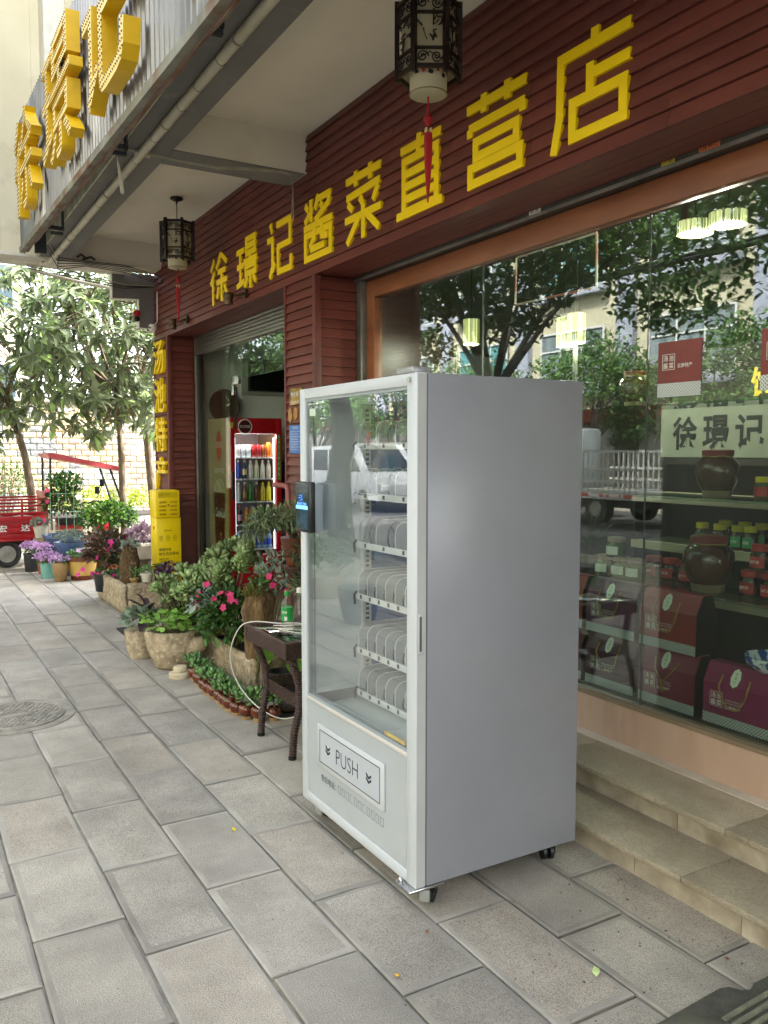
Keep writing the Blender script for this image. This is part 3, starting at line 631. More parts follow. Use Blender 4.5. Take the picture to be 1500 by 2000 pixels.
K(B('top_panel', gp, None, 1.58, X1-.003, Y0+.0355, Y1-.0355, Z1-.035, Z1-.003)); K(B('base_panel', gp, None, 1.58, X1-.003, Y0+.0355, Y1-.0355, Z0+.003, Z0+.04)); K(B('back_panel', gp, None, X1-.03, X1-.002, Y0+.036, Y1-.036, Z0+.041, Z1-.036))
# liner
K(B('side_liner', inw, None, 1.58, X1-.032, Y0+.036, Y0+.045, .56, 1.848)); K(B('side_liner', inw, None, 1.58, 1.852, Y1-.045, Y1-.036, .56, 1.848)); K(B('side_liner', blue, None, 1.8525, X1-.2, Y1-.0445, Y1-.036, .56, 1.848))
K(B('back_liner', blue, None, X1-.2, X1-.19, Y0+.046, Y1-.046, .58, 1.846)); K(B('top_liner', inw, None, 1.58, X1-.2, Y0+.046, Y1-.046, 1.83, 1.848))
K(MB().hexa([(1.6, Y0+.046, .50), (2.07, Y0+.046, .50), (2.07, Y1-.046, .50), (1.6, Y1-.046, .50), (1.6, Y0+.046, .505), (2.07, Y0+.046, .545), (2.07, Y1-.046, .545), (1.6, Y1-.046, .505)]).build('chute', M('chute_white', '#d6dedb', '#ccd5d2', rough=.3)))
# door
door = K(MB().bbox(X0, 1.572, Y0, Y0+.062, Z0, Z1, r=.004).bbox(X0, 1.572, Y1-.05, Y1, Z0, Z1, r=.004).bbox(X0+.0004, 1.5715, Y0+.06, Y1-.048, Z1-.043, Z1-.0005, r=.004).bbox(X0+.0004, 1.5715, Y0+.06, Y1-.048, Z0+.0005, Z0+.043, r=.004).build('door_frame', wp, smooth=True))
mb = MB()
for a in ((X0+.006, 1.56, Y0+.0625, Y0+.07, .56, Z1-.0435), (X0+.006, 1.56, Y1-.058, Y1-.0505, .56, Z1-.0435), (X0+.006, 1.56, Y0+.0705, Y1-.0585, Z1-.055, Z1-.0437), (X0+.006, 1.56, Y0+.0705, Y1-.0585, .5605, .572)): mb.box(*a)
K(mb.build('glazing_bead', M('bead_grey', '#8f979b', rough=.3), None), door)
K(BB('mid_rail', M('rail_warm', '#c2bdb8', rough=.35), None, X0+.001, 1.565, Y0+.0625, Y1-.0505, .545, .56, r=.003), door)
K(B('lower_panel', lp, None, X0+.005, 1.568, Y0+.0625, Y1-.0505, Z0+.0435, .5447), door)
gm = glass('machine_glass', (.96, .98, .985), k=2.4, dust=.012)
K(B('door_glass', gm, None, X0+.011, X0+.017, Y0+.0705, Y1-.0585, .5725, Z1-.0555), door)
K(B('door_edge_strip', dg, None, X0+.004, 1.5695, Y0-.0012, Y0-.0001, Z0+.004, Z1-.004), door)
mb = MB()
for q in ((Y0+.003, Y0+.03, Z0+.004, Z1-.004), (Y1-.03, Y1-.003, Z0+.004, Z1-.004), (Y0+.0305, Y1-.0305, Z1-.03, Z1-.004), (Y0+.0305, Y1-.0305, Z0+.004, Z0+.03)): mb.box(1.5722, 1.5758, *q)
K(mb.build('door_gasket', M('gasket', '#505357', rough=.7)))
K(BB('handle_recess', M('handle_frame', '#b5b5b3', rough=.3), None, X0+.006, X0+.026, Y0-.004, Y0-.0013, .925, 1.068, r=.0025), door); K(BB('handle_slot', M('slot_dark', '#4d4f50', rough=.5), None, X0+.0115, X0+.0205, Y0-.0048, Y0-.0038, .935, 1.056, r=.001), door)
chrome = M('chrome', '#b8b8ba', rough=.2, metal=1)
K(MB().tube([(X0+.001, Y0+.03*1.4, Z1-.022), (X0-.009, Y0+.03*1.4, Z1-.022)], .0095, n=14).build('lock', chrome, smooth=True), door)
K(BB('top_hinge', M('hinge_grey', '#9b9d9f', rough=.35, metal=.4), None, X0+.002, X0+.075, Y0+.028, Y0+.135, Z1+.0005, Z1+.022, r=.004))
K(BB('bottom_hinge', chrome, None, X0-.028, X0+.13, Y0-.004, Y0+.1, Z0-.013, Z0-.001, r=.005)); K(MB().lathe([(.009, 0), (.009, .012), (.004, .02), (0, .021)], (X0-.016, Y0+.075, Z0-.002), n=10).build('hinge_bolt', chrome, smooth=True))
for y in (2.52, 2.60): K(BB('top_fitting', wpl, None, 1.68, 1.70, y, y+.02, Z1-.001, Z1+.01, r=.002))
# small sticker and tape on the glass
K(B('glass_sticker', M('sticker_pale', '#b9c9b4', rough=.5), None, X0+.0095, X0+.0107, 3.19, 3.245, 1.77, 1.80), door)
K(B('price_sticker', M('tape_yellow', '#bda866', '#a08c50', scale=60, rough=.6), None, X0+.0095, X0+.0107, 2.475, 2.62, .578, .592), door)
# push flap
fl = K(BB('flap_surround', M('flap_frame', '#bcc0c4', rough=.25), None, X0-.004, X0+.0045, 2.604, 3.163, .288, .470, r=.0035))
mb = MB(); 
for a in ((2.629, 3.137, .3095, .3125), (2.629, 3.137, .446, .449), (2.629, 2.632, .3127, .4458), (3.134, 3.137, .3127, .4458)): mb.box(X0-.0052, X0-.0038, *a)
K(mb.build('flap_gap', M('gap_dark', '#3c4046', rough=.6)), fl)
K(B('flap', M('flap_face', '#b2b8c0', rough=.15, coat=.3), None, X0-.0045, X0-.0035, 2.6325, 3.1335, .3128, .4457), fl)
inkm = M('print_black', '#20262b', rough=.5)
K(text(MB(), 'PUSH', (X0-.005, 2.893, .378), LX, w=.185, h=.062, bold=-.012).build('flap_lettering', inkm), fl)
for yc in (3.06, 2.715):
    mb = MB()
    for k in range(2): mb.prism([(-.02, .012), (0, 0), (.02, .012), (.02, .002), (0, -.011), (-.02, .002)][::-1], (X0-.0045, yc, .386 - k*.017), LX, (0,0,1), .0008)
    K(mb.build('chevron_mark', inkm), fl)
K(text(MB(), '售后电话：', (X0+.0045, 3.075, .239), LX, w=.135, h=.03, bold=.006).build('phone_print', inkm), door)
mb = MB()
for k in range(11):
    yc = 2.975 - k*.0345; a, b = .011, .0165
    for q in ((-a, a, b-.0012, b), (-a, a, -b, -b+.0012), (-a, -a+.0012, -b+.0012, b-.0012), (a-.0012, a, -b+.0012, b-.0012)):
        if k in (3, 6) and q[0] == -a and q[1] == -a+.0012: continue
        mb.box(X0+.0042, X0+.0047, yc+q[0], yc+q[1], .239+q[2], .239+q[3])
K(mb.build('phone_print', M('print_grey', '#5c6468', rough=.5)), door)
# payment terminal
tm = K(BB('payment_terminal', M('terminal_black', '#0e0f10', '#141516', rough=.3), None, 1.462, 1.492, 3.092, 3.228, 1.287, 1.496, r=.006))
scr = K(B('screen', M('terminal_screen', '#1c2a20', '#25405a', rough=.06, scale=14, c3='#4d2a55', s3=9, lo3=.62, hi3=.8), None, 1.4605, 1.4618, 3.102, 3.218, 1.300, 1.486), tm)
mb = MB(); mb.box(1.4598, 1.4604, 3.104, 3.216, 1.383, 1.398); text(mb, '请扫码开门购物', (1.4594, 3.16, 1.405), LX, w=.09, h=.012)
K(mb.build('screen_banner', M('screen_blue', '#4c86d8', rough=.3, emit=.5)), tm)
mb = MB(); r_ = random.Random(2)
for k in range(14): mb.box(1.4597, 1.4603, *sorted((3.14 + r_.uniform(0, .05), 3.14 + r_.uniform(0, .05))), 1.412 + k*.0022, 1.4135 + k*.0022)
K(mb.build('screen_picture', M('screen_blue2', '#2c6ad0', rough=.3, emit=.4)), tm)
K(B('camera_bar', M('camera_bar', '#5b6164', rough=.2), None, 1.4606, 1.4612, 3.13, 3.185, 1.4865, 1.4905), tm)
K(BB('terminal_bracket', M('terminal_bracket', '#77818a', rough=.35), None, 1.4925, 1.5295, 3.1, 3.215, 1.292, 1.488, r=.004))
# trays
wt = M('tray_white', '#eceeef', rough=.35); dv = M('divider_plastic', '#f0f3f4', '#eaeef0', rough=.25)
def _half(mname, a):
    m = MATS[mname]; t = m.node_tree; n = t.nodes; tr = n.new('ShaderNodeBsdfTransparent'); ms = n.new('ShaderNodeMixShader'); ms.inputs[0].default_value = a
    b = n['Principled BSDF']; tl = n.new('ShaderNodeBsdfTranslucent'); tl.inputs[0].default_value = (.9, .92, .94, 1); m3 = n.new('ShaderNodeMixShader'); m3.inputs[0].default_value = .5; t.links.new(b.outputs[0], m3.inputs[1]); t.links.new(tl.outputs[0], m3.inputs[2]); t.links.new(tr.outputs[0], ms.inputs[1]); t.links.new(m3.outputs[0], ms.inputs[2]); t.links.new(ms.outputs[0], n['Material Output'].inputs[0])
_half('divider_plastic', .48)
coilm = M('coil_black', '#15202e', rough=.35, metal=.5)
YA, YB = 2.45, 3.235; XS = 1.765
for zi, (z, nl, dh, cr) in enumerate(((1.635, 5, .115, .055), (1.42, 5, .125, .058), (1.205, 5, .125, .055), (.975, 10, .125, .029), (.735, 10, .125, .029), (.545, 10, .12, .029))):
    tr = K(MB().box(XS, 2.06, YA, YB, z-.004, z).bbox(XS-.006, XS-.001, YA, YB, z-.006, z+.022, r=.002).build('tray', wt))
    lw_ = (YB - YA)/nl
    me0 = None
    for k in range(nl + 1):
        y = YA + k*lw_
        r_ = .045; pl = [(XS+.003, z+.001), (2.055, z+.001), (2.055, z+dh)] + [(XS+.003 + r_ - r_*math.sin(a), z + dh - r_ + r_*math.cos(a)) for a in np.linspace(0, PI/2, 7)]
        yy = min(max(y, YA + .002), YB - .002)
        K(MB().prism([(p, q) for p, q in pl], (0, yy + .001, 0), (1,0,0), (0,0,1), .002).build('divider', dv), tr)
        K(MB().tube([(p, yy, q) for p, q in pl[2:]] + [(XS+.003, yy, z+.004)], .0022, n=5).build('divider_edge', wt), tr)
    for k in range(nl):
        yc = YA + (k+.5)*lw_
        t_ = np.linspace(0, 1, 70 if nl < 6 else 60); turns = 4.2 if nl < 6 else 6
        K(MB().tube([(XS + .008 + .26*q, yc + cr*math.cos(q*turns*2*PI + 2.2), z + .01 + cr + cr*math.sin(q*turns*2*PI + 2.2)) for q in t_], .004 if nl < 6 else .0032, n=5).build('coil', coilm), tr)
        K(B('lane_label', M('label_dark', '#2b2f33', rough=.5), None, XS-.0074, XS-.0062, yc-.008, yc+.008, z+.001, z+.018), tr)
    K(MB().tube([(XS-.004, YB+.005, z+.028), (XS-.012, YB+.012, z+.012), (XS-.006, YB+.018, z-.03)], .005, n=6).build('tray_latch', M('latch_dark', '#2a2d30', rough=.5)), tr)
# perforated uprights
up_ = K(B('slotted_upright', M('upright_white', '#d3d7d9', rough=.4), None, 1.80, 1.84, YB+.012, YB+.04, .56, 1.83))
for k in range(58): K(B('slot', M('slot_black', '#3a3f44', rough=.7), None, 1.812, 1.828, YB+.0105, YB+.0118, .57 + k*.0215, .5815 + k*.0215), up_)
# clear carrier bag hung inside
bagm = glass('bag_plastic', (.95, .96, .95), k=1.6, rough=.12)
bp = [(.012, .17), (.012, .15), (.05, .13), (.07, .09), (.075, .03), (.07, -.03), (.055, -.05), (.03, -.06), (0, -.062)]
K(MB().lathe([(r_, z_) for r_, z_ in bp], (1.70, 3.02, 1.5), n=22, sq=lambda a: 1 + .16*math.sin(7*a) + .07*math.sin(13*a)).build('plastic_bag', bagm, smooth=True)); K(MB().tube([(1.70, 3.02, 1.645), (1.695, 3.025, 1.675), (1.71, 3.015, 1.70)], .007, n=6).build('bag_tie', M('tie_red', '#b5402c', rough=.5)))
# casters
rub = M('caster_black', '#131313', '#1d1d1d', rough=.45); ped = M('caster_pedal', '#9fa39f', '#92968f', rough=.35, metal=.3)
for i, (cx, cy, pedal, yw) in enumerate(((1.62, 2.445, 1, 40), (1.62, 3.27, 1, 20), (2.2, 2.47, 0, 70), (2.2, 3.27, 0, 10))):
    ca = bpy.data.objects.new('caster', None); COL.objects.link(ca); ca.parent = vm; ca.location = Vector((cx, cy, 0)) - vm.location; ca.rotation_euler = (0, 0, R(yw))
    for s in (-1, 1):
        p = MB().tube([(.0, s*.008, .034), (0, s*.022, .034)], .033, n=20).build('wheel', rub, ca, smooth=True)
        MB().tube([(.0, s*.0222, .034), (0, s*.0245, .034)], .009, n=10).build('axle_cap', M('axle_cap', '#b9bbbd', rough=.3), ca)
    MB().bbox(-.03, .03, -.026, .026, .0695, .076, r=.003).bbox(-.022, .022, -.031, -.027, .03, .07, r=.002).bbox(-.022, .022, .027, .031, .03, .07, r=.002).build('fork', rub, ca, smooth=True)
    MB().lathe([(.028, .0755), (.028, .0765), (.028, .0895)], n=16).build('mount_plate', rub, ca)
    if pedal: MB().bbox(-.052, -.036, -.02, .02, .02, .066, r=.006).build('brake_pedal', ped, ca, smooth=True)
# ================================================================ SHOP WINDOW DISPLAY
ORD = ['first', 'second', 'third', 'fourth', 'fifth', 'sixth', 'seventh', 'eighth', 'ninth', 'tenth']
gold = M('rope_gold', '#b08d3c', '#8a6a28', rough=.55, scale=120, bump=.4, bscale=200)
lblw = M('label_white', '#d9dcd2', '#cfd2c8', rough=.5); prw = M('print_white', '#d8d4cf', rough=.5)
def silver(name='silver_lattice'):
    if name in MATS: return MATS[name]
    m = bpy.data.materials.new(name); MATS[name] = m; m.use_nodes = True; t = m.node_tree; n = t.nodes; L = t.links.new; b = n['Principled BSDF']
    tc = n.new('ShaderNodeTexCoord'); mp = n.new('ShaderNodeMapping'); mp.inputs['Rotation'].default_value = (R(45), 0, 0); mp.inputs['Scale'].default_value = (90, 90, 90)
    ck = n.new('ShaderNodeTexVoronoi'); ck.feature = 'DISTANCE_TO_EDGE'; ck.inputs['Scale'].default_value = 1.0; ck.inputs['Randomness'].default_value = .15
    cr = n.new('ShaderNodeMapRange'); cr.inputs[1].default_value = .04; cr.inputs[2].default_value = .2
    mx = n.new('ShaderNodeMix'); mx.data_type = 'RGBA'; mx.inputs[6].default_value = (*lin('#dcdedd'), 1); mx.inputs[7].default_value = (*lin('#80878a'), 1)
    L(tc.outputs['Object'], mp.inputs[0]); L(mp.outputs[0], ck.inputs['Vector']); L(ck.outputs['Distance'], cr.inputs[0]); L(cr.outputs[0], mx.inputs[0]); L(mx.outputs[2], b.inputs['Base Color'])
    b.inputs['Roughness'].default_value = .35; b.inputs['Metallic'].default_value = .25
    return m
slv = silver(); gsd = M('box_side_black', '#1c1517', rough=.4)
def gift_box(y1, z, lab, c1, c2, x=3.10, w=.33, d=.145, h=.272, tied=False):
    t = thing('gift_box', lab, 'gift box', (x + d/2, y1 - w/2, z), group='pickle gift boxes')
    k = lambda o, p=None: kid(o, t) if p is None else K(o, p)
    sec = [(0, 0), (d, 0), (d, .185), (d-.04, h), (.042, h), (0, .185)]
    y0 = y1 - w
    bd = k(MB().prism([(x+a, z+b) for a, b in sec], (0, y1, 0), (1,0,0), (0,0,1), w).build('carton', M('box'+c1, c1, c2, rough=.28, scale=2)))
    k(MB().prism([(x+a+.002, z+b+.001) for a, b in [(0, 0), (d-.004, 0), (d-.004, .183), (d-.042, h-.003), (.042, h-.003), (0, .183)]], (0, y0, 0), (1,0,0), (0,0,1), .0012).build('end_panel', gsd))
    k(B('silver_band', slv, None, x-.0012, x-.0002, y0+.001, y1-.001, z+.001, z+.046))
    # slant direction
    s0, s1 = Vector((x, 0, z+.185)), Vector((x+.042, 0, z+h)); su = (s1-s0).normalized(); sn = Vector(LX).cross(su)
    yc = (y0+y1)/2; c = s0 + su*.04 + sn*.0015; c.y = yc + .012
    pl = [(.023*math.cos(a)*(1+.06*math.cos(8*a)), .042*math.sin(a)*(1+.06*math.cos(8*a))) for a in np.linspace(0, 2*PI, 24, endpoint=False)]
    k(MB().prism(pl, c - sn*.001, LX, su, .0012).build('oval_label', lblw))
    mb = MB()
    for i, ch in enumerate('徐璟记'): text(mb, ch, c + su*(.019 - .019*i) + sn*.0006, LX, w=.013, h=.014, bold=.01, up=su)
    k(mb.build('label_print', M('gold_print', '#a58a34', rough=.4)))
    mb = MB(); xx = x - .0008; bx = y1 - .07; bz = z + .115; e = .033
    for q in ((-e, e, e-.0015, e), (-e, e, -e, -e+.0015), (-e, -e+.0015, -e, e), (e-.0015, e, -e, e)): mb.box(xx-.0004, xx, bx+q[0], bx+q[1], bz+q[2], bz+q[3])
    for i, ch in enumerate('汤池酱菜'): text(mb, ch, (xx-.0005, bx + (.015 if i % 2 == 0 else -.015), bz + (.015 if i < 2 else -.015)), LX, w=.026, h=.026, bold=.012)
    text(mb, 'YUNNAN SPECIALTY', (xx-.0005, y1-.155, bz+.006), LX, w=.085, h=.0075); text(mb, 'AUTHENTIC FLAVOR', (xx-.0005, y1-.155, bz-.006), LX, w=.085, h=.0075)
    text(mb, '云南特产', (xx-.0005, y1-.152, bz-.025), LX, w=.078, h=.018, bold=.008)
    k(mb.build('front_print', prw))
    a, b = yc + .075, yc - .06; za = z + .225
    if tied: P = [(x+.018, a, za), (x-.008, a-.02, z+.18), (x-.01, yc+.02, z+.125), (x-.01, yc+.016, z+.1), (x-.009, yc+.026, z+.07), (x-.01, yc+.006, z+.072), (x-.01, yc+.015, z+.118), (x-.008, b+.02, z+.175), (x+.018, b-.01, za)]
    else: P = [(x+.018, a, za)] + [(x-.009, yc + .008 + .072*math.cos(t_)*(1 - .12*math.sin(t_)), z + .19 - .105*math.sin(t_)) for t_ in np.linspace(.1, PI-.1, 11)] + [(x+.018, b, za)]
    k(MB().tube(P, .0038, n=6).build('rope_handle', gold, smooth=True))
    return t
ZB = .42
gift_box(2.46, ZB, 'plum gift box at the near right end of the bottom row in the window', '#8b2359', '#781d4b', h=.268)
gift_box(2.838, ZB, 'dark red gift box with knotted rope in the bottom row of the window', '#7c213c', '#6b1c33', tied=True)
gift_box(3.20, ZB, 'brownish gift box in the bottom row of the window, left of the glass joint', '#582c3d', '#4b2534')
gift_box(2.838, ZB + .275, 'brick red gift box stacked on the one with the knotted rope', '#8b2728', '#792122')
gift_box(3.20, ZB + .275, 'dark purple gift box stacked left of the glass joint in the window', '#5a2e4a', '#4c253d')
gift_box(3.56, ZB, 'gift box of the bottom row partly hidden behind the vending machine', '#652833', '#58222b')
gift_box(3.56, ZB + .275, 'gift box of the upper row partly hidden behind the vending machine', '#87352b', '#772e25')
struct_b = B('display_plinth', M('plinth_dark', '#3b332b', '#2f2822', rough=.5), None, 3.065, 3.62, .3, 5.25, .14, .4185); tag(struct_b, 'low dark plinth under the gift boxes behind the window', 'plinth')
# upper hanging posters printed like the boxes
for i, (y0, y1, lab) in enumerate(((2.458, 2.695, 'brick red pickle poster stuck high on the window glass'), (1.95, 2.17, 'brick red pickle poster on the glass at the right edge of the picture'))):
    t = thing('window_poster', lab, 'poster', (3.055, (y0+y1)/2, 1.9), group='red posters on the window')
    kid(B('poster_sheet', M('poster_red', '#7a2a24', '#6c221e', rough=.4, scale=5), None, 3.027, 3.0295, y0, y1, 1.925, 2.11), t); kid(B('silver_band', slv, None, 3.0255, 3.0268, y0, y1, 1.865, 1.926), t)
    mb = MB(); yc = y1 - .06; zc = 2.02; e = .035
    for q in ((-e, e, e-.002, e), (-e, e, -e, -e+.002), (-e, -e+.002, -e, e), (e-.002, e, -e, e)): mb.box(3.0258, 3.0268, yc+q[0], yc+q[1], zc+q[2], zc+q[3])
    for j, ch in enumerate('汤池酱菜'): text(mb, ch, (3.0256, yc + (.016 if j % 2 == 0 else -.016), zc + (.016 if j < 2 else -.016)), LX, w=.026, h=.026, bold=.012)
    text(mb, '云南特产', (3.0256, yc-.09, zc-.02), LX, w=.08, h=.02, bold=.01)
    kid(mb.build('poster_print', prw), t)
# glass shelves and posts
gs = glass('shelf_glass', (.7, .86, .8), k=1.0)
rack = thing('display_rack', 'glass shelved display rack inside the shop window', 'shelf', (3.4, 2.6, .42))
for z in (.958, 1.405, 1.85): kid(B('glass_shelf', gs, None, 3.2, 3.52, 1.2, 3.75, z-.01, z), rack)
for y in (1.2, 2.36, 3.75): kid(B('rack_post', M('rack_steel', '#6b6a62', rough=.3, metal=.7), None, 3.50, 3.52, y-.01, y+.01, .14, 2.5), rack)
back = thing('back_shelf', 'dark wooden shelf unit with pale boards full of pickle jars', 'shelf', (3.85, 2.6, .14))
pb = M('pale_board', '#a39b85', '#938b76', rough=.5, scale=4)
for z in (.86, 1.12, 1.385): kid(B('shelf_board', pb, None, 3.65, 3.95, .3, 3.42, z-.045, z), back)
for y in (.3, 1.35, 2.40, 3.40): kid(B('side_board', dk, None, 3.66, 3.95, y, y+.02, .14, 1.34), back)
kid(B('back_board', dk, None, 3.951, 3.97, .3, 3.42, .14, 1.34), back)
# big glazed jars
jb = M('jar_glaze', '#4a2713', '#371b0c', rough=.12, scale=3, coat=.4, c3='#5d3820', s3=2.5)
jr = M('jar_cloth_red', '#7a1c1c', '#641616', rough=.6); jg = M('jar_foot', '#7a6a50', '#6a5b44', rough=.7)
def big_jar(x, y, z, s, lab):
    t = thing('pickle_jar', lab, 'jar', (x, y, z), group='large brown glazed pickle jars')
    kid(MB().lathe([(.085*s, .04*s), (.112*s, .09*s), (.128*s, .15*s), (.118*s, .2*s), (.09*s, .232*s), (.075*s, .24*s)], (x, y, z), n=32).build('body', jb, smooth=True), t)
    kid(MB().lathe([(.078*s, 0), (.084*s, .0398*s)], (x, y, z), n=32).build('foot', jg, smooth=True), t)
    kid(MB().lathe([(.078*s, .236*s), (.088*s, .245*s), (.09*s, .272*s), (.08*s, .278*s), (0, .28*s)], (x, y, z), n=28).build('lid', jr, smooth=True), t)
    kid(MB().tube([(x + .083*s*math.cos(a), y + .083*s*math.sin(a), z + .24*s + .003*math.sin(5*a)) for a in np.linspace(0, 2*PI, 24, endpoint=False)], .004, n=5, closed=True).build('tie_cord', gold), t)
big_jar(3.34, 2.64, .959, .95, 'big brown glazed jar with red lid on the lower glass shelf')
big_jar(3.36, 2.62, 1.406, .8, 'big brown glazed jar with red lid on the middle glass shelf')
big_jar(3.35, 3.13, 1.851, .66, 'small brown glazed jar high in the window beside the poster')
# small jars
def small_jar(x, y, z, h, r, cap, body, label, lab, grp, tx=None):
    t = thing('pickle_bottle', lab, 'jar', (x, y, z), group=grp)
    kid(MB().lathe([(r*.95, 0), (r, .006), (r, h*.62), (r*.8, h*.74), (r*.78, h*.78)], (x, y, z), n=16).build('glass_body', body, smooth=True), t)
    kid(MB().lathe([(r*.9, h*.76), (r*.92, h*.98), (r*.84, h)], (x, y, z), n=16).build('cap', cap, smooth=True), t)
    n_ = 8; V = []; F = []
    for k in range(n_+1):
        a = PI - .9 + 1.8*k/n_; V += [(x + (r+.001)*math.cos(a), y + (r+.001)*math.sin(a), z + h*.14), (x + (r+.001)*math.cos(a), y + (r+.001)*math.sin(a), z + h*.56)]
    for k in range(n_): F.append((2*k, 2*k+2, 2*k+3, 2*k+1))
    kid(MB().add(V, F).build('paper_label', label, smooth=True), t)
    if tx: kid(text(MB(), tx, (x-r-.0015, y, z+h*.36), LX, w=r*1.0, h=h*.13, bold=.01).build('label_print', prw), t)
yc_ = M('cap_yellow', '#c8b216', '#bca812', rough=.4); rc_ = M('cap_red', '#a02020', '#8c1a1a', rough=.4)
pick = M('pickle_dark', '#2a1a10', '#3d2a16', rough=.15, scale=40, coat=.5); grl = M('label_green', '#1f7a48', '#2c8a55', rough=.5); rdl = M('label_red', '#a8252a', '#8f1c20', rough=.5); whl = M('label_mixed', '#b9c2a8', '#4e8a5a', rough=.5, scale=30)
for i, y in enumerate((2.97, 2.86, 2.75, 2.68, 2.2, 2.1, 2.0, 1.9)):
    small_jar(3.70, y, 1.121, .125, .036, yc_, pick, grl if i < 4 else whl, 'yellow capped pickle jar on the back shelf, %s from the left in the front row' % ORD[i], 'yellow capped pickle jars', '水豆豉')
for i, y in enumerate((2.92, 2.80, 2.7, 2.26, 2.15, 2.05)):
    small_jar(3.82, y, 1.121, .135, .036, yc_, pick, grl, 'yellow capped pickle jar on the back shelf, %s from the left in the rear row' % ORD[i], 'yellow capped pickle jars')
for i, y in enumerate((3.3, 3.19, 3.08, 2.98, 2.42, 2.31, 2.2, 2.09)):
    small_jar(3.70, y, .861, .13, .04, rc_, pick, rdl, 'red capped pickle jar on the lowest pale board, %s from the left' % ORD[i], 'red capped pickle jars', '油辣椒')
for i, y in enumerate((2.37, 2.25, 2.13)):
    small_jar(3.71, y, .992, .13, .042, rc_, pick, rdl, 'red capped pickle jar stacked on top of the others, %s from the left' % ORD[i], 'red capped pickle jars', '油辣椒')
for i, y in enumerate((2.40, 2.28, 2.16)):
    small_jar(3.40, y, 1.406, .10, .042, yc_, M('bag_mix', '#5b3b1d', '#28401c', rough=.4, scale=20), rdl if i == 0 else whl, 'short yellow capped jar on the middle glass shelf, %s from the left' % ORD[i], 'short yellow capped jars')
for i, (y, z) in enumerate(((2.44, .959), (2.33, .959), (2.22, .959), (2.11, .959), (2.0, .959), (2.39, 1.082), (2.28, 1.082), (2.17, 1.082))):
    small_jar(3.38, y, z, .12, .047, rc_, pick, rdl, 'red capped jar piled right of the lower big jar, %s of the pile' % ORD[i], 'pile of red capped jars', '油辣椒')
for i, y in enumerate((3.06, 2.95, 2.84)): small_jar(3.44, y, .959, .115, .045, rc_, pick, rdl, 'red capped jar behind the lower big jar, %s from the left' % ORD[i], 'red capped jars by the big jar', '油辣椒')
for i, (y, z) in enumerate(((3.3, .959), (3.18, .959), (3.08, .959), (3.22, 1.06))):
    small_jar(3.33, y, z, .105, .052, M('cap_pinkgold', '#a88a7a', rough=.3, metal=.4), M('pickle_green', '#4a5a22', '#2d3514', rough=.25, scale=25, coat=.4), lblw, 'squat jar of green pickles with white oval label, %s in the cluster by the machine' % ORD[i], 'squat green pickle jars', '水豆豉')
for i, y in enumerate((3.0, 2.93, 2.87)): small_jar(3.38, y, 1.406-.28, .07, .022, wpl, lblw, lblw, 'tiny white bottle on the shelf behind the glass joint, %s from the left' % ORD[i], 'tiny white bottles') if False else None
# blue and white bowl
t = thing('porcelain_bowl', 'blue and white porcelain bowl on the plum gift box', 'bowl', (3.2, 2.2, .689))
kid(MB().lathe([(.06, 0), (.075, .004), (.115, .035), (.125, .06), (.125, .07), (.115, .07), (.10, .03), (0, .012)], (3.19, 2.17, .6895), n=36).build('bowl', M('porcelain_blue', '#dfe3e8', '#22479a', rough=.12, scale=22, lo=.47, hi=.53, coat=.5), smooth=True), t)
# framed calligraphy
t = thing('calligraphy_frame', 'framed black calligraphy of three characters on the back wall of the shop', 'picture', (4.3, 3.2, 1.74))
kid(B('frame', dk, None, 4.305, 4.35, 2.5, 3.84, 1.54, 1.94), t); kid(B('panel', M('calli_paper', '#868a7c', '#7c8072', rough=.6), None, 4.298, 4.304, 2.56, 3.79, 1.585, 1.89), t)
mb = MB()
for ch, y in zip('徐璟记', (3.60, 3.37, 3.14)): text(mb, ch, (4.296, y, 1.735), LX, w=.19, h=.21, bold=.026)
kid(mb.build('characters', M('calli_black', '#0c0b0a', rough=.7)), t)
t = thing('hall_sign', 'dark plank board with a yellow character above the calligraphy', 'sign', (4.6, 2.8, 2.1))
for i in range(6): kid(B('plank', dk, None, 4.5, 4.52 + .004*(i % 2), 1.0, 4.1, 1.95 + i*.055, 2.002 + i*.055), t)
kid(text(MB(), '馆', (4.495, 3.2, 2.03), LX, w=.17, h=.2, bold=.03).build('character', yel), t)
